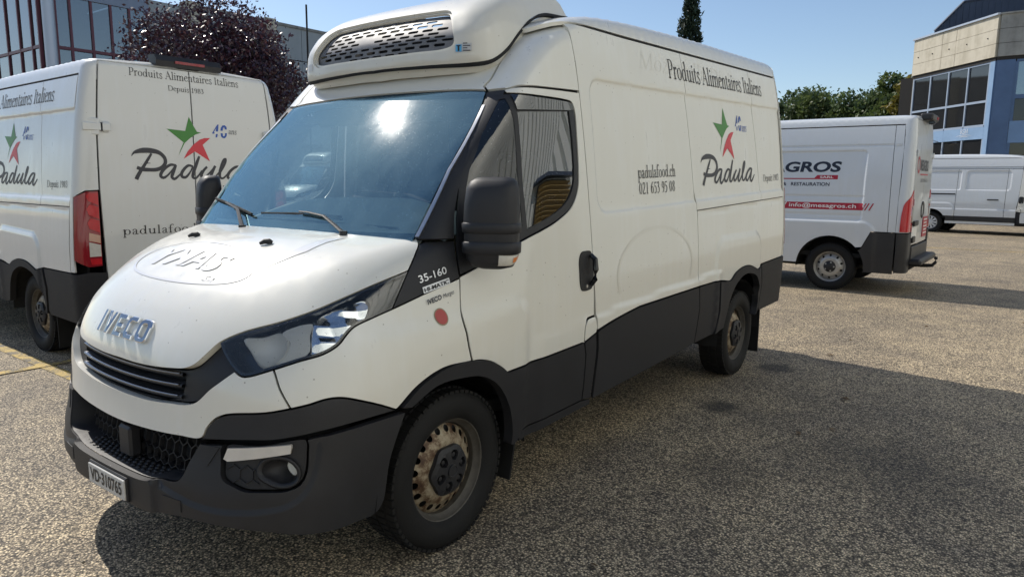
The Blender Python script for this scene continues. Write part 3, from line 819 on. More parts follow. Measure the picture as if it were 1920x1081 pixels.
DSEAM_HI = cat(U(CH_N, [(.949, .055, 1.163), (.939, .056, 1.206), (.92, .064, 1.269), (.903, .078, 1.318)]))
DSEAM_LO = cat(U(CH_N, [(.949, .055, 1.163), (.965, .04, 1.08), (.979, .030, .994), (.985, .044, .941), (.988, .054, .888), (.991, .072, .815)]))
ARCHO = [(-.331, .712), (-.227, .776), (-.092, .816), (.07, .8165), (.189, .79), (.296, .722), (.369, .612), (.42, .465), (.421, .404), (.367, .36)]
ARCHI = [(-.285, .704), (-.146, .758), (-.005, .7595), (.128, .737), (.233, .672), (.316, .552), (.348, .425), (.343, .367)]
OPEN = cat(U(CH_N, [(.532, -.876, .636), (.491, -.909, .555), (.478, -.935, .51), (.458, -.951, .482), (.42, -.96, .472), (.368, -.968, .469), (.314, -.976, .456), (.25, -.982, .449), (.12, -.987, .447), (0, -.988, .447)]), .015)
FOG = cat(U(CH_N, [(.627, -.847, .631), (.75, -.785, .643), (.884, -.683, .664), (.893, -.69, .62), (.896, -.703, .548), (.89, -.728, .511), (.864, -.764, .492), (.784, -.826, .485), (.739, -.854, .484), (.69, -.868, .50), (.651, -.881, .518), (.632, -.861, .571)]), .02, True)
DRL = lin(U(CH_N, [(.645, -.84, .627), (.845, -.721, .651), (.849, -.719, .645), (.848, -.725, .618), (.651, -.848, .579), (.633, -.853, .587), (.645, -.84, .627)]), .015)[:-1]
FOGE = cat(U(CH_N, [(.762, -.81, .548), (.762, -.796, .578), (.783, -.778, .597), (.813, -.756, .603), (.848, -.732, .593), (.873, -.719, .566), (.883, -.722, .541), (.88, -.737, .516), (.861, -.762, .503), (.833, -.785, .503), (.799, -.803, .517), (.774, -.812, .533)]), .012, True)
FOGL = cat(U(CH_N, [(.831, -.754, .567), (.835, -.745, .584), (.844, -.737, .586), (.858, -.732, .569), (.867, -.733, .55), (.87, -.74, .534), (.866, -.745, .53), (.851, -.753, .54), (.836, -.755, .557)]), .01, True)
HLP = {k: cat(U(CH_N, v), .012, True) for k, v in {
 'bowl': [[.609, -.739, .999], [.654, -.703, 1.015], [.709, -.66, 1.025], [.752, -.657, .995], [.761, -.689, .947], [.735, -.729, .913], [.694, -.745, .927], [.64, -.746, .97]],
 'mid': [[.716, -.653, 1.027], [.787, -.568, 1.056], [.799, -.59, 1.026], [.828, -.624, .96], [.755, -.712, .92], [.767, -.684, .947], [.759, -.652, .995]],
 'chrome': [[.787, -.568, 1.056], [.788, -.53, 1.086], [.82, -.46, 1.109], [.852, -.374, 1.127], [.87, -.366, 1.11], [.888, -.397, 1.062], [.877, -.474, 1.032], [.876, -.526, .987], [.836, -.618, .957], [.813, -.603, .999]],
 'tail': [[.872, -.361, 1.109], [.854, -.369, 1.128], [.876, -.195, 1.188], [.902, -.289, 1.09], [.893, -.374, 1.066], [.89, -.393, 1.06]]}.items()}

def hexbars(name, mat, parent, ch, poly, cell, off, w=.004, h=.012, mirror=True):
    lo, hi = poly.min(0), poly.max(0); seg = {}
    r = cell/math.sqrt(3)
    ny = int((hi[1]-lo[1])/(1.5*r))+2; nx = int((hi[0]-lo[0])/cell)+2
    for j in range(-1, ny):
        for i in range(-1, nx):
            c = lo+np.array([(i+.5*(j % 2))*cell, j*1.5*r])
            v = [c+r*np.array([math.sin(t), math.cos(t)]) for t in np.arange(6)*math.pi/3]
            for a in range(6):
                p, q = v[a], v[(a+1) % 6]; m = (p+q)/2; seg[(round(m[0]*2000), round(m[1]*2000))] = (p, q, m)
    S = list(seg.values()); ok = pip(np.array([s[2] for s in S]), poly)
    S = [s for s, o in zip(S, ok) if o]
    A = np.array([s[0] for s in S]); B = np.array([s[1] for s in S]); d = B-A; d /= np.linalg.norm(d, axis=1, keepdims=True); n = np.stack([-d[:, 1], d[:, 0]], 1)
    rows = []
    for uv, o in ((A+n*w, off), (A-n*w, off), (B+n*w, off), (B-n*w, off), (A+n*w*.4, off+h), (A-n*w*.4, off+h), (B+n*w*.4, off+h), (B-n*w*.4, off+h)): rows.append(ch.pt(uv, o))
    P = np.stack(rows, 1).reshape(-1, 3); F = []
    for k in range(len(S)):
        b = 8*k; F += [(b, b+2, b+6, b+4), (b+1, b+5, b+7, b+3), (b+4, b+6, b+7, b+5)]
    F = np.array(F)
    if mirror: P2 = P*[-1, 1, 1]; F2 = F[:, ::-1]+len(P); P = np.vstack([P, P2]); F = np.vstack([F, F2])
    return mk(name, P, F, mat, parent, smooth=False)
def loft(name, mat, parent, loops, closed=False, mirror=False, smooth=True):
    n = len(loops[0]); V = np.vstack(loops); F = []
    for k in range(len(loops)-1):
        for i in range(n if closed else n-1):
            j = (i+1) % n; F.append((k*n+i, k*n+j, (k+1)*n+j, (k+1)*n+i))
    F = np.array(F); out = [mk(name, V, F, mat, parent, smooth)]
    if mirror: out.append(mk(name, V*[-1, 1, 1], F[:, ::-1], mat, parent, smooth))
    return out
def resamp(p, n, closed=True):
    q = np.vstack([p, p[:1]]) if closed else p
    s = np.r_[0, np.cumsum(np.linalg.norm(np.diff(q, axis=0), axis=1))]
    t = np.linspace(0, s[-1], n, endpoint=not closed)
    return np.stack([np.interp(t, s, q[:, i]) for i in range(q.shape[1])], 1)

def build_cab(root):
    N = CH_N
    white = M_WHITE
    # bonnet -------------------------------------------------------------
    bon = panel("bonnet", white, root, N, sym(join(HL, HSIDE, HREAR)), step=.028, skirt=.03)[0]
    # grille band ----------------------------------------------------------
    op = cat(U(N, [fs(0, .742), fs(.2, .747), fs(.34, .757), fs(.392, .775), fs(.408, .82), fs(.408, .858), fs(.36, .862), fs(.2, .852), fs(0, .849)]), .02)
    gr = panel("grille", M_PLAST, root, N, sym(join(WTOP, HL_BOT[i_w:], HL[:HL_I+1][::-1])), holes=[sym(op)], step=.03, off=-.026, skirt=.05)[0]
    panel("grille_back", M_GAP, gr, N, sym(op), off=-.075, gap=0, skirt=0, step=.06)
    xs = np.linspace(-.405, .405, 33)
    for k, z0 in enumerate((.838, .797, .756)):
        zz = z0+.075*xs**2; yy = np.array([Yf(x, z) for x, z in zip(xs, zz)])+.014
        rows = [np.stack([xs, yy+.045, zz+.012], 1), np.stack([xs, yy+.004, zz+.010], 1), np.stack([xs, yy, zz+.004], 1), np.stack([xs, yy+.002, zz-.003], 1), np.stack([xs, yy+.045, zz-.002], 1)]
        sl = loft("grille_slat", M_PLAST, gr, rows)[0]
        x2 = xs*[.97, .965, .955][k]; z2 = z0+.075*x2**2; y2 = np.array([Yf(x, z) for x, z in zip(x2, z2)])+.014
        loft("slat_trim", M_DKCHR, sl, [np.stack([x2, y2+.012, z2+.0115], 1), np.stack([x2, y2-.002, z2+.0105], 1), np.stack([x2, y2-.0025, z2+.008], 1), np.stack([x2, y2-.001, z2+.0055], 1)])
    # white bumper band
    panel("bumper_band", white, root, N, sym(join(WBOT1, FSEAM[::-1], HL_BOT[i_s:i_w+1], WTOP[::-1])), step=.028, skirt=.034)
    # shell of plain black behind the gaps
    sh = sym(join(U(N, [(0, -.95, .40)]), lin(U(N, [(0, -.98, .33), (.7, -.87, .35), (.93, -.66, .36)]), .1), lin(U(N, [(.95, -.45, .72), (.95, -.30, .74), (.955, -.1, .84), (.955, .03, .84), (.93, .03, 1.2), (.88, .05, 1.30), (.8, -.02, 1.30), (0, -.13, 1.33)]), .1)))
    panel("inner_shell", M_GAP, root, N, sh, off=-.095, gap=0, skirt=0, step=.05, holes=[sym(join(cat(U(N, [fs(0, .60), fs(.3, .61), fs(.5, .60), fs(.46, .50), fs(.2, .46), fs(0, .455)]), .04)))])
    # headlights ------------------------------------------------------------
    out = join(HL[HL_I:], HL_REAR, HL_BOT)
    hs = panel("headlight", M_GLOSSBLK, root, N, out, side=2, off=-.080, gap=.004, skirt=-.07, step=.03)
    inn = inset(out if area(out) > 0 else out[::-1], .012)
    cb = HLP['bowl'].mean(0); rb = np.abs(HLP['bowl']-cb).max(0)
    def bowl(uv): t = np.minimum(1, (((uv-cb)/rb)**2).sum(1)); return -.014-.045*(1-t)
    def mid(uv): return -.020-.004*np.abs(((uv[:, 1]*70) % 1)-.5)
    def fac(uv): return -.028-.016*np.abs(((uv[:, 0]*9+uv[:, 1]*4) % 1)-.5)-.010*np.abs(((uv[:, 1]*17) % 1)-.5)
    V, F, Nn = panel_mesh(N, out, off=0.0, gap=.004, skirt=0, step=.03)
    V2, F2, N2 = panel_mesh(N, out, holes=[inn], off=-.001, gap=.002, skirt=.02, step=.03)
    for s, h in zip((1, -1), hs):
        def put(name, mat, key, off, st, skirt=.01):
            V_, F_, N_ = panel_mesh(N, HLP[key], off=off, gap=.001, skirt=skirt, step=st)
            mk(name, V_*[s, 1, 1], F_ if s > 0 else F_[:, ::-1], mat, h, normals=N_*[s, 1, 1], smooth=(key != 'chrome'))
        put("reflector_bowl", M_BOWL, 'bowl', bowl, .010)
        put("reflector_panel", M_REFL, 'mid', mid, .008)
        put("reflector_facets", M_CHROME, 'chrome', fac, .012)
        put("side_segment", M_GLOSSBLK, 'tail', -.02, .03)
        mk("lamp_rim", V2*[s, 1, 1], F2 if s > 0 else F2[:, ::-1], M_GLOSSBLK, h, normals=N2*[s, 1, 1])
        mk("lens", V*[s, 1, 1], F if s > 0 else F[:, ::-1], M_LENS, h, normals=Nn*[s, 1, 1])
    # fender, triangle ----------------------------------------------------------
    fo = join(TRI_BOT[::-1], HL_BOT[:i_s+1], FSEAM, WBOT2, U(N, [(.974, -.331, .715), (.977, -.227, .778), (.983, -.092, .818), (.991, .07, .8165)])[0:1], cat(U(N, [(.974, -.331, .715), (.977, -.227, .778), (.983, -.092, .818), (.991, .072, .815)])), DSEAM_LO[::-1])
    panel("front_wing", white, root, N, fo, side=2, step=.028)
    HTOP = lin(U(N, [(.832, -.066, 1.303), (.845, -.04, 1.318), (.903, .078, 1.318)]), .02)
    i_h = idx_near(HSIDE, (.832, -.066, 1.303))
    tri = join(TRI_BOT, DSEAM_HI, HTOP[::-1], HSIDE[:i_h+1][::-1], HL_REAR)
    panel("wing_plate", M_PLAST, root, N, tri, side=2, step=.03)
    # black strip and lower bumper ------------------------------------------------
    strip = join(WBOT1[idx_near(WBOT1, (.535, -.873, .647)):], WBOT2, STRIPB[::-1])
    panel("bumper_strip", M_PLAST, root, N, strip, side=2, step=.03)
    def dn(c, d): return c-np.array([0, d])
    lowtop = dn(STRIPB, .012)
    rim = cat(U(N, [(.976, -.300, .694), (.974, -.338, .619), (.969, -.377, .524), (.963, -.392, .43), (.959, -.402, .375), (.955, -.423, .342), (.952, -.46, .324)]))
    bot = cat(U(N, [(.952, -.46, .324), (.938, -.62, .322), (.90, -.715, .325), (.832, -.801, .335), (.70, -.875, .343), (.553, -.936, .345), (.49, -.951, .345), (.295, -.976, .325), (.138, -.985, .325), (0, -.988, .325)]))
    half = join(OPEN[::-1], lowtop, rim, bot)
    zq4 = [(.914, -.644, .664), (.912, -.66, .60), (.912, -.685, .53), (.90, -.72, .475), (.865, -.765, .437), (.80, -.82, .415), (.72, -.865, .404), (.62, -.908, .400), (.52, -.945, .408), (.44, -.963, .425), (.36, -.973, .440)]
    UC_ = cat(U(N, zq4), .012)
    upoly = np.vstack([UC_, U(N, [(.30, -.97, .47), (.40, -.95, .70), (.7, -.82, .75), (.93, -.62, .72)])])
    def brel(uv):
        w = uv*[1, 1]; w[:, 0] = np.abs(w[:, 0])
        d = np.sqrt(((w[:, None]-UC_[None])**2).sum(2).min(1)); s_ = np.where(pip(w, upoly), -1.0, 1.0)*d
        P = N.p(uv); x = np.abs(P[:, 0])
        return .009*sstep(-.006, .006, s_)+.013*sstep(.345, .322, x)*sstep(.50, .46, P[:, 2])
    exb = []
    for dd in (-.012, -.004, .004, .012):
        e_ = inset(np.vstack([UC_]), dd)[2:-2]; exb += [e_, e_*[-1, 1]]
    for xx in (.319, .333, .348):
        zz = np.linspace(.35, .44, 8); e_ = U(N, [(xx, float(Yf(xx, z)), z) for z in zz]); exb += [e_, e_*[-1, 1]]
    lp_ = sym(half); li_ = inset(lp_ if area(lp_) > 0 else lp_[::-1], .012)
    exb = np.vstack(exb); exb = exb[pip(exb, li_)]
    bm = panel("front_bumper", M_PLAST, root, N, sym(half), holes=[FOG, FOG[::-1]*[-1, 1]], step=.022, skirt=.03, off=brel, extra=[exb])[0]
    for s in (1, -1):
        q_ = U(N, [fs(.375, .418), fs(.475, .416), fs(.475, .372), fs(.375, .366)]); q_ = lin(np.vstack([q_, q_[:1]]), .02)[:-1]*[s, 1]
        V, F, Nn = panel_mesh(N, q_, off=.0115, gap=0, step=.03, skirt=.004); mk("tow_eye_cover", V, F, M_PLAST, bm, normals=Nn)
        q_ = U(N, [fs(.555, .625), fs(.615, .625), fs(.575, .555), fs(.515, .553)]); q_ = lin(np.vstack([q_, q_[:1]]), .02)[:-1]*[s, 1]
        V, F, Nn = panel_mesh(N, q_, off=.0035, gap=0, step=.03, skirt=.004); mk("blanking_panel", V, F, M_PLAST, bm, normals=Nn)
    for s in (1, -1):
        m = np.array([s, 1, 1]); fl = (lambda F: F if s > 0 else F[:, ::-1])
        V, F, Nn = panel_mesh(N, FOG, holes=[FOGE], off=-.016, gap=.004, step=.025, skirt=.02)
        fp = mk("fog_lamp_surround", V*m, fl(F), M_PLAST_D, root, normals=Nn*m)
        A = resamp(FOGE, 40); B = resamp(FOGL, 40); k = int(np.argmin(((B-(A[0]))**2).sum(1))); B = np.roll(B, -k, 0)
        ra = N.pt(A, -.004); rb_ = N.pt(inset(A, .006), -.008); rc = N.pt(A*.45+B*.55, -.042); rd = N.pt(B, -.07)
        V = np.vstack([N.pt(inset(A, -.008), -.018), ra, rb_, rc, rd])*m; F = []
        for q in range(4):
            for i in range(40): j = (i+1) % 40; F.append((q*40+i, q*40+j, (q+1)*40+j, (q+1)*40+i))
        mk("lamp_tunnel", V, fl(np.array(F)), M_PLAST, fp)
        V, F, Nn = panel_mesh(N, FOGL, off=-.066, gap=0, step=.01, skirt=0)
        mk("fog_lamp", V*m, fl(F), M_REFL, fp, smooth=False)
        V, F, Nn = panel_mesh(N, FOGL, off=-.061, gap=0, step=.02, skirt=.004)
        mk("fog_lens", V*m, fl(F), M_LENS, fp, normals=Nn*m)
        V, F, Nn = panel_mesh(N, DRL, off=.001, gap=.001, step=.03, skirt=.016)
        mk("daytime_lamp", V*m, fl(F), M_DRL, fp, normals=Nn*m)
        hx = U(N, [fs(.645, .565), fs(.755, .575), fs(.75, .53), fs(.80, .497), fs(.745, .494), fs(.665, .52)])
        V = hexbars("honeycomb", M_PLAST, fp, N, hx*[s, 1] if s > 0 else (hx*[-1, 1])[::-1], .042, -.017, w=.003, h=.007, mirror=False)
    # lower intake: back, honeycomb and tread plate
    mouth = join(cat(U(N, [(0, -.926, .625), (.266, -.916, .634), (.424, -.897, .644), (.53, -.874, .65)]), .03), OPEN)
    panel("intake_back", M_GAP, bm, N, sym(mouth), off=-.16, gap=-.01, skirt=0, step=.07)
    hexbars("intake_mesh", M_PLAST, bm, N, sym(join(cat(U(N, [fs(0, .618), fs(.27, .627), fs(.43, .637), fs(.525, .64)]), .03), U(N, [fs(.487, .55), fs(.465, .50), fs(.3, .475), fs(0, .468)]))), .045, -.105, w=.0035, h=.016, mirror=False)
    lip = resamp(OPEN[:], 40, closed=False); lip2 = np.vstack([lip, (lip*[-1, 1])[::-1][1:]])
    up = np.stack([np.zeros(len(lip2)), np.full(len(lip2), .012)], 1)
    loft("tread_plate", M_PLAST, bm, [N.pt(lip2, -.006), N.pt(lip2+up*.3, -.02), N.pt(lip2+up, -.08), N.pt(lip2+up*2.2, -.15)])
    mb = MB()
    for j in range(4):
        for i in range(16):
            x = -.30+i*.038+(j % 2)*.019; uv = U(N, [fs(x, .452)])
            P = N.pt(uv+[[0, .004+.004*j]], -.030-.017*j)[0]
            mb.lathe([(0, .0095), (.003, .008), (.005, .004), (.0055, .0005)], n=8, axis='z', c=(P[0], P[1], P[2]+.002))
    tag(mb.build("tread_dimples", M_PLAST, bm), kind='stuff')
    P = N.pt(U(N, [fs(.03, .545)]), -.05)[0]
    MB().box(P, (.095, .05, .125), bev=.01).build("tow_cover", M_PLAST, bm)
    # number plate
    pf = MB().box((.022, -.978, .388), (.315, .016, .098), bev=.004).build("plate_frame", M_PLAST_D, root)
    MB().box((.022, -.988, .388), (.300, .008, .080), bev=.002).build("number_plate", M_PLATE, pf)
    tp = btext("VD·310765", size=.082, bold=.0018, spacing=1.0)
    V = tp[0][0]; w = V[:, 0].max()-V[:, 0].min(); V[:, 0] = (V[:, 0]-V[:, 0].min())*(.262/w); V[:, 1] *= .85
    o = decal("plate_text", M_INK, pf, tp, lambda q: (np.stack([-.109+q[:, 0], 0*q[:, 0]-.9925, .366+q[:, 1]], 1), np.tile([0, -1.0, 0], (len(q), 1))), off=.001); o["_k"] = 'badge'
    # cab glass and pillars -------------------------------------------------
    W = CH_W
    wt = cat(W.q(np.array([(0, .425, 1.992), (.25, .432, 1.990), (.5, .452, 1.985), (.66, .478, 1.979), (.735, .494, 1.972)])), .03)
    ws = cat(W.q(np.array([(.735, .494, 1.972), (.758, .435, 1.905), (.795, .158, 1.606), (.806, -.053, 1.337), (.809, -.08, 1.295)])), .03)
    wb = lin(W.q(np.array([(.809, -.08, 1.295), (.6, -.12, 1.29), (0, -.17, 1.285)])), .05)
    half = join(wt, ws, wb)
    gl = panel("windscreen", M_WSGLASS, root, W, sym(half), step=.04, off=.002, skirt=.005)[0]
    wl = sym(half); wl = wl if area(wl) > 0 else wl[::-1]
    inn = sym(join(cat(np.array([(0, 1.952), (.30, 1.948), (.50, 1.938), (.575, 1.91), (.60, 1.86)]), .03), cat(np.array([(.60, 1.86), (.645, 1.6), (.665, 1.42), (.64, 1.365), (.55, 1.352), (.3, 1.345), (0, 1.34)]), .03)))
    panel("windscreen_border", M_GLOSSBLK, gl, W, wl, holes=[inn], off=-.006, gap=.002, step=.04, skirt=.002)
    st = lin(W.q(np.array([(.756, .44, 1.90), (.795, .158, 1.606), (.808, -.06, 1.33)])), .03)
    so = np.vstack([st, (st+[.011, 0])[::-1]])
    panel("windscreen_trim", M_SATIN, root, W, so, side=2, off=.007, gap=0, skirt=.01, step=.03)
    ap = cat(W.q(np.array([(.822, .523, 1.980), (.848, .50, 1.973), (.866, .473, 1.958), (.862, .40, 1.88), (.862, .319, 1.793), (.868, .192, 1.62), (.873, .145, 1.537), (.885, .105, 1.42), (.905, .08, 1.335), (.905, .078, 1.322)])), .03)
    wse = cat(W.q(np.array([(.735, .494, 1.972), (.758, .435, 1.905), (.795, .158, 1.606), (.806, -.053, 1.337), (.811, -.065, 1.322)])), .03)
    pil = join(wse[::-1], lin(np.vstack([wse[0], ap[0]]), .03), ap, lin(np.vstack([ap[-1], wse[-1]]), .03))
    panel("windscreen_pillar", M_PLAST, root, W, pil, side=2, step=.03)
    # white cab front above the screen, and the cab roof sides
    cr = cat(W.q(np.array([(.728, .505, 1.980), (.716, .50, 2.0), (.712, .545, 2.03), (.69, .66, 2.14), (.665, .78, 2.25), (.63, .92, 2.35)])), .03)
    ct = cat(W.q(np.array([(0, .45, 2.0), (.25, .455, 1.998), (.5, .47, 1.993), (.66, .49, 1.987), (.728, .505, 1.980)])), .03)
    panel("cab_front", white, root, W, sym(join(ct, cr, lin(np.vstack([cr[-1], [0, 2.35]]), .05))), step=.03)
    panel("screen_seal", M_GAP, root, W, sym(join(wt+[0, .002], (ct-[0, .002])[::-1])), off=-.004, gap=0, skirt=0, step=.05)
    dt = cat(W.q(np.array([(.822, .523, 1.985), (.85, .50, 1.981), (.871, .513, 1.987), (.876, .558, 1.999), (.885, .62, 2.002), (.895, .8, 2.008), (.905, 1.035, 2.018)])), .03)
    bs = cat(W.q(np.array([(.905, 1.040, 2.018), (.88, 1.035, 2.15), (.842, 1.017, 2.363)])), .03)
    tp = lin(np.vstack([bs[-1], W.q(np.array([(.80, .88, 2.365), (.70, .86, 2.36)])), cr[-1]+[.004, 0]]), .04)
    cs = join(cr[::-1]+[.003, 0], lin(np.vstack([cr[0]+[.003, 0], dt[0]]), .03), dt, bs, tp)
    panel("cab_roof_side", white, root, W, cs, side=2, step=.03)
    # wipers
    for arm, bl in (([(.46, -.115, 1.337), (.36, -.09, 1.372), (.28, -.072, 1.40), (.16, -.068, 1.413), (.10, -.068, 1.414)], [(-.21, -.075, 1.395), (.06, -.075, 1.402), (.345, -.045, 1.397)]),
                    ([(-.246, -.148, 1.332), (-.397, -.074, 1.411), (-.567, -.030, 1.438)], [(-.77, .018, 1.453), (-.528, -.043, 1.429), (-.26, -.100, 1.39)])):
        q = np.array(arm); q[:, 1] -= .028; b = np.array(bl); b[:, 1] -= .012
        ar = MB().tube(q, [.011, .010, .009, .008, .007][:len(q)] if len(q) > 3 else [.011, .009, .007], 6, flat=.6).tube([q[0]+[0, 0, -.03], q[0]+[0, 0, .008]], .018, 8).build("wiper_arm", M_PLAST, root)
        MB().tube(b, .007, 6).tube(b+[0, .008, -.012], .004, 4).build("wiper_blade", M_RUBBER, ar)
    for x in (-.28, .28):
        MB().tube([(x-.012, -.425, 1.297), (x, -.41, 1.306), (x+.012, -.395, 1.306), (x+.018, -.385, 1.300)], [.006, .011, .012, .008], 8).build("washer_jet", M_PLAST_D, root)
    # mirrors ---------------------------------------------------------------
    for s in (1, -1):
        secs = []
        ca, sa = math.cos(.45), math.sin(.45)
        def sec(t, z, cx, cy, hx, hy, e=.62):
            c, sn = np.cos(t), np.sin(t)
            a = hx*np.sign(c)*np.abs(c)**e; b = hy*np.sign(sn)*np.abs(sn)**e
            return np.stack([s*(cx+ca*a-sa*b), cy+sa*a+ca*b, 0*t+z], 1)
        tt = np.linspace(0, 2*np.pi, 40, endpoint=False)
        MX, MY = 1.058, .130
        for z, dx, dy, hx, hy in ((1.205, 0, .008, .045, .034), (1.215, 0, .008, .085, .052), (1.245, 0, .003, .105, .062), (1.31, 0, .001, .112, .067), (1.40, 0, 0, .114, .071), (1.47, 0, .002, .112, .070), (1.53, 0, .007, .107, .063), (1.560, 0, .015, .096, .052), (1.574, 0, .021, .078, .039), (1.579, 0, .023, .05, .022)):
            secs.append(sec(tt, z, MX+dx, MY+dy, hx, hy))
        n = 40; V = np.vstack(secs); F = [(k*n+i, k*n+(i+1) % n, (k+1)*n+(i+1) % n, (k+1)*n+i) for k in range(len(secs)-1) for i in range(n)]
        F += [tuple(range(n))[::-1], tuple((len(secs)-1)*n+i for i in range(n))]
        F = [f if s > 0 else f[::-1] for f in F]
        mo = mk("door_mirror", V, F, M_PLAST, root)
        for z0, z1 in ((1.352, 1.396), (1.268, 1.318)):
            rows = [sec(tt, z, MX, MY, .113*g, .070*g) for z, g in ((z0, 1.0), (z0+.004, 1.06), (z1-.006, 1.075), (z1, 1.0))]
            loft("mirror_band", M_PLAST, mo, rows if s > 0 else [r[::-1] for r in rows], closed=True)
            MB().tube([(s*.90, .16, (z0+z1)/2-.012), (s*.955, .13, (z0+z1)/2-.004), (s*1.0, .12, (z0+z1)/2), (s*1.05, .13, (z0+z1)/2)], [.030, .026, .023, .023], 10, flat=1.35).build("mirror_arm", M_PLAST, mo)
        MB().prism([(-.095, -.10), (.095, -.10), (.10, .0), (.095, .09), (-.095, .09)], 'y', 0, .004).build("mirror_glass", M_CHROME, mo, loc=(s*(MX-.03), MY+.072, 1.43)).rotation_euler = (0, 0, s*.45)
        # wrap-round turn signal at the lower outer corner
        t = np.linspace(-1.35, .95, 16); c, sn = np.cos(t), np.sin(t)
        def ring(z, g, hx, hy):
            Q = sec(t, z, MX, MY+.003, hx*g, hy*g); Q[:, 2] += .012*np.clip(np.sin(t)+.4, 0, 1); return Q
        rw = [ring(1.222, 1.0, .091, .055), ring(1.228, 1.04, .097, .058), ring(1.262, 1.03, .107, .064), ring(1.267, 1.0, .107, .064)]
        loft("turn_signal", M_CLEAR, mo, rw if s > 0 else [r[::-1] for r in rw])
        t = np.linspace(-.55, .35, 8); c, sn = np.cos(t), np.sin(t)
        rw = [ring(1.236, 1.05, .100, .060), ring(1.256, 1.05, .106, .064)]
        loft("amber_bulb", M_AMBER, mo, rw if s > 0 else [r[::-1] for r in rw])
    # doors --------------------------------------------------------------------
    S = CH_S
    fr = cat([(.055, 1.163), (.04, 1.08), (.030, .994), (.044, .941), (.054, .888), (.072, .815)], .02)
    arc = cat([(.072, .815), (.12, .81), (.189, .79), (.25, .757), (.303, .716)], .02)
    ct_ = lin([(.303, .718), (1.009, .735), (.972, .735)][:2], .03)
    dl = join(fr, arc, lin([(.303, .718), (.975, .735)], .03), cat([(.973, .735), (.975, .80), (.985, .832), (1.009, .852), (1.05, .857), (1.082, .858)], .012), lin([(1.083, .86), (1.07, 1.119), (1.052, 1.617), (1.041, 2.012)], .03),
              cat([(1.033, 2.010), (.80, 2.003), (.604, 1.995), (.558, 1.990), (.52, 1.978)], .03),
              cat([(.52, 1.962), (.662, 1.961), (.90, 1.961), (.955, 1.955), (.978, 1.92), (.980, 1.78), (.973, 1.625), (.958, 1.53), (.894, 1.443), (.751, 1.373), (.444, 1.290), (.25, 1.226), (.055, 1.168)], .02))
    panel("door", white, root, S, dl, side=2, step=.03, skirt=.006)
    dlo = join(lin([(.062, 1.176), (.25, 1.232)], .03), cat([(.25, 1.232), (.444, 1.296), (.751, 1.379), (.89, 1.446), (.952, 1.532), (.967, 1.625), (.974, 1.78), (.972, 1.915), (.95, 1.949), (.90, 1.955), (.662, 1.955), (.515, 1.956)], .02),
               lin([(.50, 1.955), (.478, 1.952), (.319, 1.787), (.196, 1.62), (.15, 1.537), (.10, 1.41), (.075, 1.30), (.062, 1.22)], .03))
    qg = lin([(.498, 1.935), (.480, 1.93), (.335, 1.77), (.215, 1.605), (.172, 1.52), (.155, 1.40), (.30, 1.36), (.465, 1.36), (.470, 1.60), (.492, 1.80), (.498, 1.935)], .03)[:-1]
    mg = join(lin([(.527, 1.878), (.925, 1.907), (.936, 1.78), (.934, 1.64)], .03), cat([(.934, 1.64), (.920, 1.555), (.86, 1.475), (.74, 1.412), (.50, 1.345)], .02), lin([(.50, 1.345), (.497, 1.537), (.512, 1.70), (.527, 1.878)], .03))
    vs = join(lin([(.528, 1.888), (.958, 1.918)], .03), cat([(.958, 1.918), (.952, 1.940), (.925, 1.947)], .01), lin([(.925, 1.947), (.53, 1.948), (.528, 1.888)], .03))
    for s in (1, -1):
        m = np.array([s, 1, 1]); fl = (lambda F: F if s > 0 else F[:, ::-1])
        V, F, Nn = panel_mesh(S, dlo, holes=[qg, mg, vs], off=-.001, gap=.001, step=.035)
        wf = mk("window_frame", V*m, fl(F), M_PLAST, root, normals=Nn*m)
        for nm, lp, mt, of in (("quarter_glass", qg, M_QGLASS, -.003), ("door_glass", mg, M_GLASS, -.007), ("wind_deflector", vs, M_SMOKE, .006)):
            V, F, Nn = panel_mesh(S, lp, off=of, gap=-.004, step=.05, skirt=.004)
            mk(nm, V*m, fl(F), mt, wf, normals=Nn*m)
    hd = cat([(.93, 1.10), (.932, 1.17), (.955, 1.203), (.995, 1.208), (1.04, 1.203), (1.058, 1.17), (1.058, 1.05), (1.045, 1.012), (1.0, 1.003), (.95, 1.008), (.934, 1.04)], .015, True)
    for o in panel("door_handle", M_PLAST_D, root, S, hd, side=2, off=.006, gap=0, step=.03, skirt=.008):
        s = 1 if o.data.vertices[0].co.x > 0 else -1
        MB().tube([(s*1.002, 1.032, 1.185), (s*1.028, 1.03, 1.165), (s*1.034, 1.03, 1.11), (s*1.030, 1.03, 1.06), (s*1.008, 1.03, 1.03)], [.012, .015, .016, .015, .012], 8).build("grip", M_GLOSSBLK, o)
        MB().tube([(s*1.004, .985, 1.028), (s*1.012, .985, 1.028)], .009, 10).build("lock", M_SATIN, o)
    # flap at the door's lower rear corner
    panel("fuel_flap", white, root, S, join(lin([(.978, .735), (1.095, .765)], .03), lin([(1.104, .79), (1.088, .855)], .03), cat([(1.082, .854), (1.05, .853), (1.012, .848), (.989, .83), (.979, .80), (.977, .738)], .012)), side=2, step=.03)
    # cladding
    dc = join(cat([(.309, .712), (.372, .612), (.423, .465), (.4235, .408)], .02), lin([(.4235, .406), (.98, .416), (.988, .50), (.992, .66), (.973, .731), (.305, .714)], .03))
    panel("door_cladding", M_CLAD, root, S, dc, side=2, step=.035)
    panel("sill", M_CLAD, root, S, lin([(.425, .350), (.425, .401), (.98, .411), (1.08, .398), (1.08, .365), (.425, .350)], .04)[:-1], side=2, step=.04, off=-.006)
    panel("post_cladding", M_CLAD, root, S, lin([(.984, .416), (1.075, .405), (1.106, .66), (1.098, .760), (.978, .730), (.996, .66), (.992, .50), (.984, .416)], .03)[:-1], side=2, step=.035)
    aro = cat(ARCHO, .02); ari = cat(ARCHI, .02)
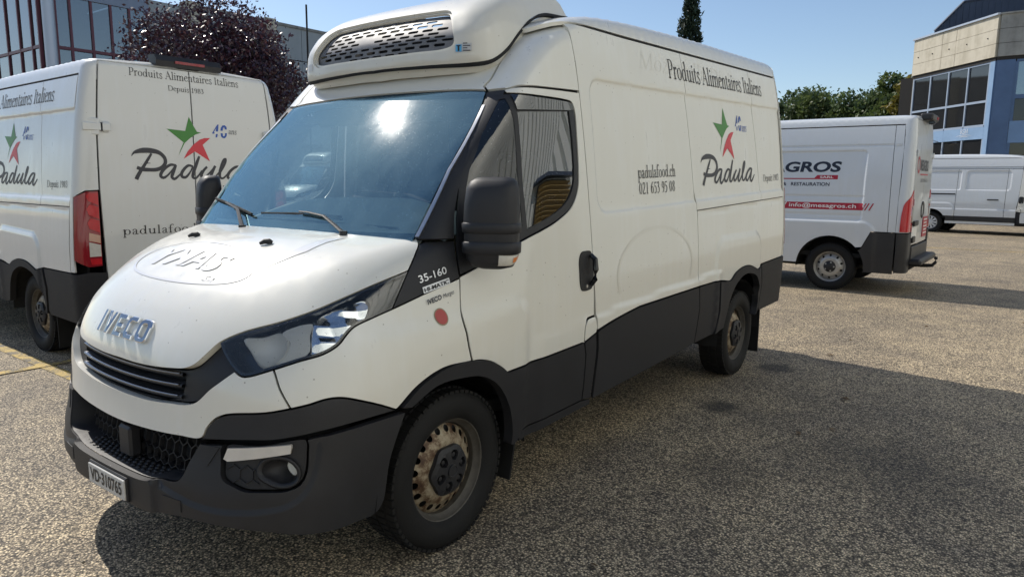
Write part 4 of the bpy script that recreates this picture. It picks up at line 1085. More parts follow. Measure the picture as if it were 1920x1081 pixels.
    ar = join(aro, ari[::-1])
    panel("wheel_arch_trim", M_CLAD, root, S, ar, side=2, off=.013, gap=.001, step=.03, skirt=.05)
    # interior ------------------------------------------------------------------
    d = MB()
    xs = np.linspace(-.80, .80, 25)
    prof = [(-.09, 1.30), (-.04, 1.345), (.06, 1.385), (.20, 1.435), (.34, 1.472), (.40, 1.465), (.43, 1.40), (.42, 1.05), (.47, .70)]
    rows = []
    for x in xs:
        bump = .02*math.exp(-((x-.40)/.17)**2); fwd = .10*x*x
        rows.append([(x, y+fwd+(.02 if j > 3 else 0)*math.cos(x*6), z+(bump if 2 <= j <= 4 else 0)-.13*x*x*(j > 1)) for j, (y, z) in enumerate(prof)])
    V = [p for r in rows for p in r]; k = len(prof)
    d.add(V, [(i*k+j, (i+1)*k+j, (i+1)*k+j+1, i*k+j+1) for i in range(len(xs)-1) for j in range(k-1)], True)
    db = d.build("dashboard", M_DASH, root)
    MB().tube([(-.60, .045, 1.352), (0, -.015, 1.365), (.60, .045, 1.352)], .006, 6).build("vent_slot", M_PLAST_D, db)
    cx, cy, cz = .42, .56, 1.16
    a = np.linspace(0, 2*np.pi, 33)
    tl = .55
    sw = MB().tube([(cx+.20*math.cos(t), cy+.20*math.sin(t)*math.sin(tl), cz+.20*math.sin(t)*math.cos(tl)) for t in a], .016, 8, cap=False)
    sw.tube([(cx-.19, cy, cz), (cx, cy+.02, cz-.01), (cx+.19, cy, cz)], .02, 6).tube([(cx, cy, cz), (cx, cy-.2, cz-.2)], .03, 8)
    sw.build("steering_wheel", M_PLAST_D, root)
    for x, w in ((.43, .48), (-.12, .46), (-.56, .46)):
        st = MB().box((x, .80, .80), (w, .50, .14), bev=.04).box((x, 1.06, 1.16), (w, .14, .66), rot=[[1, 0, 0], [0, .98, -.19], [0, .19, .98]], bev=.04).build("seat", M_SEAT, root)
        MB().box((x, 1.15, 1.62), (.27, .10, .20), bev=.035).tube([(x-.06, 1.13, 1.48), (x-.06, 1.15, 1.58)], .008, 6).tube([(x+.06, 1.13, 1.48), (x+.06, 1.15, 1.58)], .008, 6).build("headrest", M_SEAT, st)
    mb = MB().box((0, 1.30, 1.35), (1.62, .03, 1.9)).build("bulkhead", M_TRIM, root)
    for s in (1, -1):
        MB().box((s*.88, .60, 1.06), (.05, .86, .40), bev=.02).build("door_card", M_TRIM, root)
    MB().box((0, .52, 1.86), (.20, .05, .10), bev=.02).build("mirror_housing", M_PLAST_D, root)
    for x in (.38, -.38): MB().box((x, .545, 1.915), (.42, .02, .13), rot=[[1, 0, 0], [0, .8, -.6], [0, .6, .8]], bev=.006).build("sun_visor", M_TRIM, root)
    MB().box((0, 2.0, .52), (1.76, 5.0, .06)).box((0, 1.9, .40), (1.1, 5.2, .2)).box((0, 3.52, .36), (1.5, .10, .10)).box((0, 0, .34), (1.5, .12, .1)).build("chassis", M_GAP, root)

def build_box(root, white, clad):
    """cargo body of the main model: side sheets, cladding, roof, rear"""
    S, T, Rr = CH_S, CH_T, CH_R
    gut = lambda y: 2.357+float(rk(y))
    ye = 4.40
    hs = lambda y: 1.325+float(rk(y))
    A = .010
    loops = [inset(cat([(1.25+.0, 1.3955), (4.39, 1.3955+.11)], .05), 0)]
    rr = []
    for dd in (.010, -.004, -.018):
        y0, y1, z0, z1, r = 1.15-dd, ye, 1.385-dd, 2.095+dd, .10+dd
        P = [(y0, z) for z in np.linspace(z0+r, z1-r, 24)]+[(y0+r-r*math.cos(t), z1-r+r*math.sin(t)) for t in np.linspace(0, math.pi/2, 7)[1:]]+[(y, z1) for y in np.linspace(y0+r, y1, 110)[1:]]
        P += [(y0+r-r*math.cos(t), z0+r-r*math.sin(t)) for t in np.linspace(0, math.pi/2, 7)[1:]]+[(y, z0) for y in np.linspace(y0+r, y1, 110)[1:]]
        rr.append(np.array([(y, z+float(rk(y))) for y, z in P]))
    rr = np.vstack(rr)
    def ex(loop):
        l = loop if area(loop) > 0 else loop[::-1]
        q = rr[pip(rr, inset(l, .012))]; return [q] if len(q) else []
    s2t = [(2.385, gut(2.385)), (2.403, 2.15), (2.465, 1.415)]
    s2b = [(2.474, 1.317), (2.492, .853)]
    s3t = [(3.705, gut(3.705)), (3.722, 2.2), (3.836, hs(3.836))]
    p1 = join(lin([(1.107, .785), (1.10, .86), (1.07, 1.119), (1.052, 1.617), (1.041, 2.012), (1.037, 2.15), (1.017, gut(1.0))], .03), lin([(1.017, gut(1.017)), (1.6, gut(1.6)), (2.385, gut(2.385))], .04), lin(s2t+s2b, .03), lin([(2.492, .853), (1.597, .839)], .04), cat([(1.597, .839), (1.427, .822), (1.25, .80), (1.107, .776)], .03))
    panel("side_panel", white, root, S, p1, side=2, step=.026, extra=ex(p1))
    p2 = join(lin([s2t[2]]+s2t[1::-1], .03), lin([(2.385, gut(2.385)), (3.0, gut(3.0)), (3.705, gut(3.705))], .04), lin(s3t, .03), lin([(3.836, hs(3.836)), (2.47, hs(2.47))], .04))
    panel("side_panel", white, root, S, p2, side=2, step=.026, extra=ex(p2))
    p3 = join(lin([s3t[2]]+s3t[1::-1], .03), lin([s3t[0], (4.40, gut(4.40))], .04), lin([(4.40, gut(4.40)), (4.43, 2.1), (4.43, hs(4.43))], .04), lin([(4.43, hs(4.43)), (3.836, hs(3.836))], .04))
    panel("side_panel", white, root, S, p3, side=2, step=.026, extra=ex(p3))
    raro = cat([(3.0, .836), (3.085, .831), (3.188, .877), (3.347, .908), (3.521, .906), (3.634, .881), (3.724, .855)], .02)
    p4 = join(lin([(2.492, .853), (2.474, 1.317), (2.474, hs(2.47)-.001)], .03), lin([(2.474, hs(2.47)), (3.5, hs(3.5)), (4.43, hs(4.43))], .04), lin([(4.43, hs(4.43)), (4.42, .907), (3.85, .887), (3.724, .857)], .03), raro[::-1], lin([(3.0, .838), (2.849, .855), (2.492, .853)], .03))
    panel("lower_side_panel", white, root, S, p4, side=2, step=.024)
    # cladding
    c1 = join(cat([(1.112, .768), (1.25, .793), (1.427, .816), (1.597, .833)], .03), lin([(1.597, .833), (2.493, .847), (2.521, .693), (2.478, .450), (1.783, .419), (1.092, .397), (1.122, .673), (1.112, .768)], .03))
    panel("side_cladding", clad, root, S, c1, side=2, step=.04, off=.002)
    c2 = lin([(2.499, .847), (2.846, .850), (2.880, .619), (2.806, .459), (2.484, .450), (2.527, .693), (2.499, .847)], .03)[:-1]
    panel("side_cladding", clad, root, S, c2, side=2, step=.04, off=.002)
    rari = cat([(3.003, .474), (3.111, .70), (3.206, .783), (3.361, .838), (3.536, .838), (3.70, .79), (3.790, .675), (3.815, .529), (3.72, .469)], .02)
    c3 = join(lin([(2.852, .850), (2.99, .832)], .03), raro[1:], lin([(3.724, .853), (3.83, .882), (3.882, .716), (3.856, .534), (3.845, .480), (3.72, .469)], .03), rari[::-1], lin([(3.003, .474), (2.812, .459), (2.886, .619), (2.852, .850)], .03))
    panel("wheel_arch_trim", clad, root, S, c3, side=2, step=.03, off=.010, skirt=.05)
    for s in (1, -1):
        gl_ = lin([(1.02, gut(1.02)+.001), (4.39, gut(4.39)+.001)], .06); gl_ = np.vstack([gl_, (gl_+[0, .020])[::-1]])
        V, F, Nn = panel_mesh(S, gl_, off=-.008, gap=0, skirt=0, step=.06)
        mk('roof_gutter', V*[s, 1, 1], F if s > 0 else F[:, ::-1], M_GAP, root, normals=Nn*[s, 1, 1])
    # roof
    ys = [.84, 1.0, 1.4, 2, 3, 4, 4.40, 4.53]
    lft = t2(np.array([(.845-.004*(y > 4.4), y, gut(y)+.016) for y in ys]))
    lp = join(lin(lft, .06), lin(np.vstack([lft[-1], lft[-1]*[-1, 1]]), .05), lin((lft*[-1, 1])[::-1], .06), lin(np.vstack([lft[0]*[-1, 1], lft[0]]), .05))
    panel("roof", white, root, T, lp, step=.06, off=-.002, skirt=.02)
    # rear: corner posts, doors, lamps, bumper
    k = RAKE
    def xr(x, zb): return [math.atan2(x, 4.553-RA)*RS, zb+k]
    def sd(y, zb):
        x = float(X(np.array(y), np.array(zb+float(rk(y)))))
        return [math.atan2(x, y-RA)*RS, zb+float(rk(y))]
    post = join(lin([sd(4.405, 2.36), sd(4.434, 2.0), sd(4.434, 1.335)], .03), lin([sd(4.434, 1.335), sd(4.425, .80)], .03), lin([sd(4.425, .80), sd(4.50, .80)], .03), lin([sd(4.50, .80), sd(4.495, .90), sd(4.485, 1.40), xr(.91, 1.452), xr(.803, 1.458)], .02), lin([xr(.803, 1.458), xr(.797, 1.95), xr(.766, 2.47)], .03), lin([xr(.766, 2.47), xr(.79, 2.50), sd(4.40, 2.42), sd(4.40, 2.365)], .03))
    panel("corner_post", white, root, Rr, post, side=2, step=.03, gap=.0015)
    hdr = join(lin([xr(.772, 2.475), xr(0, 2.475)], .05)); top = lin([xr(0, 2.515), xr(.79, 2.505)], .05)
    panel("roof_header", white, root, Rr, sym(join(hdr[::-1], top[::-1])[::-1]) if False else join(hdr, top, (top*[-1, 1])[::-1][1:], (hdr*[-1, 1])[::-1][:-1])[:-1] if False else np.vstack([(hdr*[-1, 1]), hdr[::-1][1:], (top[::-1]), (top*[-1, 1])[1:]]), step=.04, gap=.001)
    door = join(lin([xr(.004, 2.467), xr(.757, 2.467)], .04), lin([xr(.757, 2.467), xr(.788, 1.95), xr(.794, 1.45), xr(.778, .86), xr(.768, .60)], .04), lin([xr(.768, .60), xr(.004, .60), xr(.004, 2.467)], .04))
    dr = panel("rear_door", white, root, Rr, door, side=2, step=.04, gap=.002, skirt=.02)
    for o, s in zip(dr, (1, -1)):
        for zb in (1.955,):
            P = Rr.p(np.array([xr(.785, zb)]))[0]
            mb = MB().box((s*(P[0]+.012), P[1]+.012, P[2]), (.20, .022, .062), rot=[[math.cos(.25*s), math.sin(.25*s), 0], [-math.sin(.25*s), math.cos(.25*s), 0], [0, 0, 1]], bev=.006)
            mb.box((s*(P[0]+.035), P[1]-.004, P[2]), (.09, .02, .13), rot=[[math.cos(.5*s), math.sin(.5*s), 0], [-math.sin(.5*s), math.cos(.5*s), 0], [0, 0, 1]], bev=.006)
            mb.box((s*(P[0]-.055), P[1]+.012, P[2]), (.05, .03, .085), bev=.008)
            mb.build("hinge", white, o)
            MB().tube([(s*(P[0]-.02), P[1]+.026, P[2]-.032), (s*(P[0]-.02), P[1]+.026, P[2]+.032)], .009, 8).tube([(s*(P[0]+.07), P[1]-.01, P[2]-.03), (s*(P[0]+.07), P[1]-.01, P[2]+.03)], .009, 8).build("hinge_pin", M_PLAST_D, o)
    q = Rr.p(np.array([xr(0, 1.05)]))[0]
    MB().box((-.10, q[1]+.012, q[2]), (.10, .03, .22), bev=.012).build("door_handle", M_PLAST_D, dr[1])
    MB().box((0, q[1]+.006, .62+k), (.56, .02, .15), bev=.008).build("plate_holder", M_PLAST_D, dr[0])
    tl = join(lin([xr(.806, .845), xr(.808, 1.452)], .03), lin([xr(.808, 1.452), xr(.90, 1.448)], .03), lin([xr(.90, 1.448), sd(4.492, 1.40), sd(4.500, .90)], .03), lin([sd(4.500, .90), xr(.915, .84), xr(.806, .845)], .02))
    for s in (1, -1):
        m = np.array([s, 1, 1]); fl = (lambda F: F if s > 0 else F[:, ::-1])
        V, F, Nn = panel_mesh(Rr, tl, off=.004, gap=.003, step=.03, skirt=.02)
        t_ = mk("tail_lamp", V*m, fl(F), M_REDDK, root, normals=Nn*m)
        def seg(nm, mt, pts, of=.008):
            V, F, Nn = panel_mesh(Rr, lin(np.vstack([pts, pts[:1]]), .02)[:-1], off=of, gap=.001, step=.03, skirt=.004)
            mk(nm, V*m, fl(F), mt, t_, normals=Nn*m)
        for z0, z1 in ((1.335, 1.435), (1.225, 1.325), (1.115, 1.215)):
            seg("red_segment", M_RED, np.array([xr(.815, z0), xr(.815, z1), xr(.885, z1+.02*(z1 < 1.4)), xr(.91, z1-.02), xr(.895, z0+.035)]))
        seg("amber_segment", M_AMBER2, np.array([xr(.815, 1.03), xr(.815, 1.095), xr(.90, 1.12), xr(.905, 1.055)]))
        seg("pale_segment", M_CLEAR, np.array([xr(.815, .925), xr(.815, 1.02), xr(.905, 1.045), xr(.905, .925)]))
        seg("lower_red", M_RED, np.array([xr(.815, .86), xr(.815, .91), xr(.905, .91), xr(.895, .86)]))
    # third brake lamp under the roof edge
    q = Rr.p(np.array([xr(0, 2.495)]))[0]
    bl = MB().prism([(q[1]-.06, 2.49+k), (q[1]+.035, 2.485+k), (q[1]+.045, 2.53+k), (q[1]+.02, 2.575+k), (q[1]-.10, 2.575+k)], 'x', -.29, .29).build("brake_lamp_housing", M_PLAST, root)
    MB().box((0, q[1]+.047, 2.525+k), (.26, .012, .022)).build("brake_lamp_lens", M_REDDK, bl)
    # rear bumper
    rc = join(lin([sd(3.86, .788), sd(4.43, .79), sd(4.50, .785), xr(.90, .80), xr(.775, .79)], .03), lin([xr(.775, .79), xr(.765, .59), xr(.62, .56), xr(.60, .40)], .03), lin([xr(.60, .40), xr(.88, .385), sd(4.46, .375), sd(3.90, .385)], .03), lin([sd(3.90, .385), sd(3.872, .42), sd(3.905, .62), sd(3.86, .788)], .03))
    panel("rear_bumper", clad, root, Rr, rc, side=2, step=.04, off=.004, skirt=.03)
    MB().box((0, 4.57, .50+k), (1.26, .12, .16), bev=.02).build("rear_step", M_PLAST, root)
    MB().box((0, 4.42, 1.55), (1.5, .04, 1.9)).box((0, 3.2, 2.40), (1.4, 2.3, .03)).box((.86, 2.9, 1.5), (.02, 3.0, 1.3)).box((-.86, 2.9, 1.5), (.02, 3.0, 1.3)).build("cargo_lining", M_GAP, root)

def wheel_liner(root, y, r=.475, z0=.315):
    for s in (1, -1):
        t = np.linspace(.03, math.pi-.03, 15)
        rows = [np.stack([np.full(15, s*x), y+r*np.cos(t), z0+r*np.sin(t)], 1) for x in (.975, .55)]
        V = np.vstack(rows); F = [(i, i+1, 16+i, 15+i) for i in range(14)]+[tuple(15+i for i in range(15))]
        MB().add(V, F).build('wheel_liner', M_GAP, root)
def make_wheel(name, parent, y, side, R=.345, rim='rust', steer=0.0, dy=0):
    """tyre with tread, pressed steel rim with round holes, plastic centre cap"""
    w = empty(name, (0, y, R-.004)); w.parent = parent
    w.rotation_euler = (rnd.uniform(0, 6), 0, steer) if False else (0, 0, steer)
    if side < 0: w.scale = (-1, 1, 1)
    a0 = 2.1 if side > 0 else .7
    # tyre
    prof = [(.760, .215), (.742, .235), (.735, .27), (.738, .305), (.748, .330), (.765, R-.004), (.80, R), (.845, R+.001), (.89, R), (.925, R-.004), (.943, .330), (.955, .305), (.958, .275), (.951, .243), (.938, .226), (.930, .219)]
    mb = MB().lathe(prof, n=72)
    mb2 = mb.build("tyre", M_RUBBER, w)
    tb = MB()
    for k in range(64):
        t = 2*math.pi*(k+.0)/64; c, s = math.cos(t), math.sin(t)
        rot = np.array([[1, 0, 0], [0, c, -s], [0, s, c]]).T
        for x0, x1, ph in ((.752, .786, .0), (.797, .839, .25), (.851, .893, .5), (.904, .944, .75)):
            tt = t+ph*2*math.pi/64; c, s = math.cos(tt), math.sin(tt)
            rot = np.array([[1, 0, 0], [0, s, c], [0, -c, s]])
            rr = R+.001 if .78 < x0 < .9 else R-.006
            tb.box(((x0+x1)/2, rr*c, rr*s), (x1-x0, .024, .013), rot=np.array([[1, 0, 0], [0, -s, c], [0, c, s]]))
    tag(tb.build("tread_block", M_RUBBER, mb2), kind='stuff')
    mt = {'rust': M_RUST, 'steel': M_STEEL, 'cover': M_STEEL}[rim]
    rb = MB().lathe([(.74, .20), (.90, .198), (.915, .212), (.930, .217), (.934, .224), (.930, .226), (.922, .222)], n=56).build("rim", mt if rim != 'rust' else M_RIMEDGE, w)
    # pressed disc with round holes
    N = 20 if rim == 'rust' else 10
    th = np.linspace(0, 2*np.pi, 80, endpoint=False)
    outer = np.stack([.199*np.cos(th), .199*np.sin(th)], 1); inner = np.stack([.085*np.cos(th[::2]), .085*np.sin(th[::2])], 1)
    holes = [inner]
    rh, hr = (.171, .0150) if rim == 'rust' else (.165, .017)
    for k in range(N):
        t = 2*math.pi*(k+.5)/N; q = np.linspace(0, 2*np.pi, 10, endpoint=False)
        holes.append(np.stack([rh*math.cos(t)+hr*np.cos(q), rh*math.sin(t)+hr*np.sin(q)], 1))
    uv, f = fill(outer, holes, .016)
    r = np.hypot(uv[:, 0], uv[:, 1])
    xx = np.interp(r, [.085, .125, .140, .155, .185, .199], [.898, .898, .893, .880, .862, .852])+.012*0
    V = np.stack([xx+.022, uv[:, 0], uv[:, 1]], 1)
    p = V[f]; fl = np.cross(p[:, 1]-p[:, 0], p[:, 2]-p[:, 0])[:, 0] < 0
    f = np.where(fl[:, None], f[:, ::-1], f)
    if rim != 'cover':
        mk("wheel_disc", V, f, mt, w)
        MB().lathe([(.80, .20), (.80, .0001)], n=24).build("brake_drum", M_GAP, w)
    if rim == 'cover':
        wc = MB()
        wc.lathe([(.905, .205), (.925, .205), (.93, .195), (.928, .188), (.905, .185)], n=48)
        for k in range(10):
            t = 2*math.pi*k/10; c, s = math.cos(t), math.sin(t); d = .018; e = .034
            pts = [(.06*c-d*s, .06*s+d*c), (.06*c+d*s, .06*s-d*c), (.192*c+e*s, .192*s-e*c), (.192*c-e*s, .192*s+e*c)]
            wc.prism(pts, 'x', .905, .93)
        wc.lathe([(.905, .075), (.932, .07), (.938, .045), (.938, .0001)], n=32)
        wc.build("wheel_cover", M_SILVER, w)
        MB().lathe([(.88, .20), (.88, .0001)], n=24).build("wheel_back", M_GAP, w)
    elif rim == 'rust':
        th = np.linspace(0, 2*np.pi, 60, endpoint=False)
        oc = np.stack([.108*np.cos(th)*(1+.045*np.cos(6*th)), .108*np.sin(th)*(1+.045*np.cos(6*th))], 1); hh = []
        for k in range(6):
            t = 2*math.pi*(k+.25)/6; c, s = math.cos(t), math.sin(t)
            q = np.array([(.046, -.008), (.060, -.019), (.080, -.021), (.090, -.012), (.090, .012), (.080, .021), (.060, .019), (.046, .008)])
            hh.append(np.stack([q[:, 0]*c-q[:, 1]*s, q[:, 0]*s+q[:, 1]*c], 1))
        uv, f = fill(oc, hh, .02); r = np.hypot(uv[:, 0], uv[:, 1])
        xx = .948+np.interp(r, [0, .045, .09, .112], [.008, .006, .0, -.012])
        V = np.stack([xx, uv[:, 0], uv[:, 1]], 1); V2 = V-[.028, 0, 0]
        p = V[f]; fl = np.cross(p[:, 1]-p[:, 0], p[:, 2]-p[:, 0])[:, 0] < 0
        f = np.where(fl[:, None], f[:, ::-1], f)
        b = len(V); ed = {}
        for t in f:
            for a, c in ((t[0], t[1]), (t[1], t[2]), (t[2], t[0])): ed[(a, c)] = 1
        sk = [(c, a, b+a, b+c) for (a, c) in ed if (c, a) not in ed]
        hc = mk("hub_cap", np.vstack([V, V2]), [tuple(t) for t in f]+sk, M_PLAST, w, smooth=False)
        nb = MB().lathe([(.926, .105), (.926, .0001)], n=24)
        nb.build("hub_cap_back", M_PLAST_D, hc)
        for k in range(6):
            t = 2*math.pi*(k+.25)/6
            MB().lathe([(.926, .011), (.944, .011), (.946, .006), (.946, .0001)], n=6, c=(0, .068*math.cos(t), .068*math.sin(t))).build("wheel_nut", M_PLAST_D, hc)
        MB().lathe([(.950, .030), (.960, .029), (.961, .024), (.9585, .022), (.9585, .0001)], n=28).build("cap_badge", M_PLAST, hc)
    else:
        hc = MB().lathe([(.92, .085), (.93, .075), (.952, .045), (.955, .03), (.955, .0001)], n=30).build("hub_cap", M_PLAST_D, w)
        for k in range(5):
            t = 2*math.pi*k/5
            MB().lathe([(.92, .013), (.942, .013), (.945, .006), (.945, .0001)], n=6, c=(0, .062*math.cos(t), .062*math.sin(t))).build("wheel_nut", M_STEEL, hc)
    return w

# roof-mounted refrigeration unit ----------------------------------------------------------
uy = pchip([1.9, 2.04, 2.10, 2.14, 2.24, 2.34, 2.43, 2.50, 2.545, 2.57], [.70, .545, .485, .462, .465, .515, .62, .77, .98, 1.25])
ux = pchip([1.95, 2.06, 2.12, 2.25, 2.40, 2.55], [.60, .67, .705, .69, .65, .58])
def Fu(P):
    x = np.abs(P[..., 0]); y = P[..., 1]; z = P[..., 2]
    a = smax((uy(z)+.11*x**2+.10*x**4-y)*.8, x-ux(z), .13)
    return smax(a, (y-1.62)*.7+(z-2.3)*.5, .10)
UC = np.array([0, 1.02, 2.24]); US = .75
def u3(uv):
    az = uv[:, 0]/US; el = uv[:, 1]/US
    d = np.stack([np.sin(az)*np.cos(el), -np.cos(az)*np.cos(el), np.sin(el)], 1)
    r = bis(lambda r: Fu(UC+d*r[:, None]), np.full(len(uv), .05), np.full(len(uv), 1.6)); return UC+d*r[:, None]
def u2(P):
    q = np.asarray(P, float)-UC; return np.stack([np.arctan2(q[:, 0], -q[:, 1]), np.arctan2(q[:, 2], np.hypot(q[:, 0], q[:, 1]))], 1)*US
CH_U = Chart(u3, u2)
def build_unit(root):
    """white streamlined shell above the cab"""
    Uc = CH_U
    gk = cat(Uc.q(np.array([(0, .47, 2.120), (.25, .475, 2.119), (.45, .50, 2.117), (.60, .54, 2.118), (.675, .60, 2.135), (.692, .70, 2.20), (.685, .82, 2.30), (.66, .95, 2.385), (.63, 1.10, 2.44), (.62, 1.35, 2.47)])), .02)
    top = np.array([math.pi*US*.5, 1.5*US*.5])
    def rim(c, d): return c+np.array([0, d])
    # upper shell as a fan in chart space: from the gasket up over the top
    az_max = gk[-1, 0]
    topc = lin([(az_max, 1.30*US), (0, 1.30*US)], .04)
    g = cat(np.array([(x, z) for x, z in ((.0, 2.178), (.30, 2.178), (.47, 2.180), (.522, 2.196), (.535, 2.225), (.515, 2.285), (.455, 2.368), (.415, 2.388), (.30, 2.394), (.0, 2.398))])[:, :], .02)
    gp = Uc.q(np.stack([g[:, 0], uy(g[:, 1])+.11*g[:, 0]**2+.10*g[:, 0]**4, g[:, 1]], 1))
    half = join(gk, lin([gk[-1], (az_max, 1.30*US)], .04), topc)
    sh = panel("cooling_unit_shell", M_GRP, root, Uc, sym(half), holes=[sym(gp)], step=.03, gap=.0015, skirt=.02, k='unit')[0]
    panel("cooling_unit_top", M_GRP, sh, Uc, np.array([(az_max*math.cos(t)*1.0, 0) for t in [0]]+[]) if False else sym(join(topc[::-1][:1], lin([(0, 1.29*US), (az_max, 1.29*US)], .05), lin([(az_max, 1.29*US), (az_max, 1.54*US), (0, 1.54*US)], .05))), step=.05, gap=0, skirt=0, off=-.003)
    panel("gasket", M_GAP, sh, Uc, sym(join(rim(gk, -.016), gk[::-1])), step=.03, off=.004, gap=0, skirt=.02)
    low = cat(Uc.q(np.array([(0, .54, 2.072), (.25, .545, 2.074), (.45, .57, 2.076), (.56, .60, 2.08), (.61, .66, 2.10), (.635, .75, 2.18), (.635, .86, 2.27), (.62, .98, 2.345), (.59, 1.12, 2.40), (.59, 1.35, 2.43)])), .02)
    panel("cooling_unit_base", M_GRP, sh, Uc, sym(join(low, rim(gk, -.018)[::-1])), step=.03, off=-.012, gap=0, skirt=.05)
    # grille recess: back and slotted plate
    panel("grille_back", M_GAP, sh, Uc, sym(gp), off=-.085, gap=0, skirt=0, step=.06)
    panel("grille_rim", M_GRP, sh, Uc, sym(join(gp, inset(gp, .0)[::-1])) if False else sym(gp), holes=[inset(sym(gp) if area(sym(gp)) > 0 else sym(gp)[::-1], .012)], off=-.012, gap=0, skirt=.012, step=.04)
    gl = sym(gp); gl = gl if area(gl) > 0 else gl[::-1]; gi = inset(gl, .004)
    slots = []
    zrows = np.linspace(2.193, 2.382, 9)
    for r, z in enumerate(zrows):
        for c in range(-8, 9):
            x0 = c*.094+(r % 2)*.047-.034; x1 = x0+.068
            if abs((x0+x1)/2+.10) < .085 and 2.25 < z < 2.32: continue
            hw = .0072
            t = np.linspace(-math.pi/2, math.pi/2, 5)
            P = [(x1-hw+hw*math.cos(a), z+hw*math.sin(a)) for a in t]+[(x0+hw-hw*math.cos(a), z-hw*math.sin(a)) for a in t]
            P = np.array(P); Q = Uc.q(np.stack([P[:, 0], uy(P[:, 1])+.11*P[:, 0]**2+.10*P[:, 0]**4, P[:, 1]], 1))
            if pip(Q, inset(gi, .006)).all(): slots.append(Q)
    panel("slotted_grille", M_GREYP, sh, Uc, gi, holes=slots, off=-.030, gap=0, skirt=.006, step=.05)
    # small stickers on the shell
    for x0, w in ((.535, .15), (-.60, .06)):
        P = np.array([(x0-.0, 2.165), (x0+w*.6, 2.168), (x0+w*.6, 2.205), (x0, 2.203)]) if x0 > 0 else np.array([(x0, 2.17), (x0+w, 2.168), (x0+w, 2.205), (x0, 2.205)])
        dirs = []
        for (x, z) in P:
            lo = x; dirs.append((x, float(uy(z)+.11*x*x+.10*x**4), z))
        Q = Uc.q(np.array(dirs))
        st = panel("sticker", M_STICK, sh, Uc, lin(np.vstack([Q, Q[:1]]), .02)[:-1], off=.002, gap=0, skirt=.001, step=.03)[0]
        if x0 > 0:
            a, b = Q[0], Q[2]
            q = np.array([(a[0]+.004, a[1]+.004), (a[0]+.030, a[1]+.004), (a[0]+.030, b[1]-.006), (a[0]+.004, b[1]-.006)])
            panel("sticker_mark", M_STKB, st, Uc, lin(np.vstack([q, q[:1]]), .02)[:-1], off=.0035, gap=0, skirt=.001, step=.03)
            q2 = np.array([(a[0]+.009, b[1]-.014), (a[0]+.026, b[1]-.014), (a[0]+.026, b[1]-.009), (a[0]+.009, b[1]-.009)])
            q3 = np.array([(a[0]+.014, a[1]+.007), (a[0]+.021, a[1]+.007), (a[0]+.021, b[1]-.010), (a[0]+.014, b[1]-.010)])
            panel("sticker_mark", M_INK, st, Uc, lin(np.vstack([q2, q2[:1]]), .02)[:-1], off=.0048, gap=0, skirt=.001, step=.03)
            panel("sticker_mark", M_INK, st, Uc, lin(np.vstack([q3, q3[:1]]), .02)[:-1], off=.0052, gap=0, skirt=.001, step=.03)
            for kk in range(4):
                yb = a[1]+.008+kk*.0105
                q = np.array([(a[0]+.036, yb), (b[0]-.006-.012*(kk % 2), yb), (b[0]-.006-.012*(kk % 2), yb+.004), (a[0]+.036, yb+.004)])
                panel("sticker_line", M_INKG, st, Uc, lin(np.vstack([q, q[:1]]), .02)[:-1], off=.0035, gap=0, skirt=.0005, step=.03)
    for x in (-.42, -.02, .30):
        MB().box((x, .535+.11*x*x, 2.088), (.05, .03, .014), bev=.004).build("bracket", M_GAP, sh)
M_LETTER = pmat("chrome_dark_reflection", (0.24, 0.25, 0.28), 0.10, metal=1.0)  # letter faces coloured dark to imitate dark surroundings mirrored in chrome
M_REFL = pmat("reflector_grey", (0.86, 0.86, 0.84), 0.3, metal=0.0)
M_BOWL = pmat("reflector_bowl_grey", (0.86, 0.86, 0.84), 0.3, metal=0.0)
M_AMBER2 = pmat("pale_amber", (0.60, 0.36, 0.26), 0.15, coat=0.5)
M_RIMEDGE = pmat("dusty_rim", (0.085, 0.078, 0.068), 0.6, metal=0.3, noise=0.3, nscale=25)
M_SILVER = pmat("wheel_silver", (0.62, 0.63, 0.65), 0.35, metal=0.35)
M_GREYP = pmat("grey_grille", (0.13, 0.135, 0.15), 0.5, noise=0.25, nscale=12)
M_STICK = pmat("sticker_pale", (0.50, 0.51, 0.52), 0.4)
M_STKB = pmat("sticker_blue", (0.10, 0.42, 0.72), 0.4)

# lettering sets ------------------------------------------------------------------------
def ytext(y0, z0, sx, sz, slope=.034, off=0.0):
    """text x -> rearwards on the left flank"""
    return chart_place(CH_S, lambda q: np.stack([y0+q[:, 0]*sx, z0+q[:, 1]*sz+slope*q[:, 0]*sx], 1))
def rtext(x0, z0, sx, sz):
    """text x -> towards the vehicle's right on the rear doors"""
    return chart_place(CH_R, lambda q: np.stack([np.arctan2(x0-q[:, 0]*sx, 4.553-RA)*RS, z0+q[:, 1]*sz], 1))
def polyset(ps): return [union([p]) for p in ps]
def put_serif(txt, name, mat, root, y0, z0, width, height, place, shear=0.0, track=0.0, slope=None, off=.0026):
    T, w = serif(txt, shear, track)
    pl = place(y0, z0, width/w, height/.65) if slope is None else place(y0, z0, width/w, height/.65, slope)
    k = 0
    for word in txt.split(' '):
        n = len(word)
        o = decal(name, mat, root, T[k:k+n], pl, off=off); o["_k"] = 'badge'; k += n
    return o
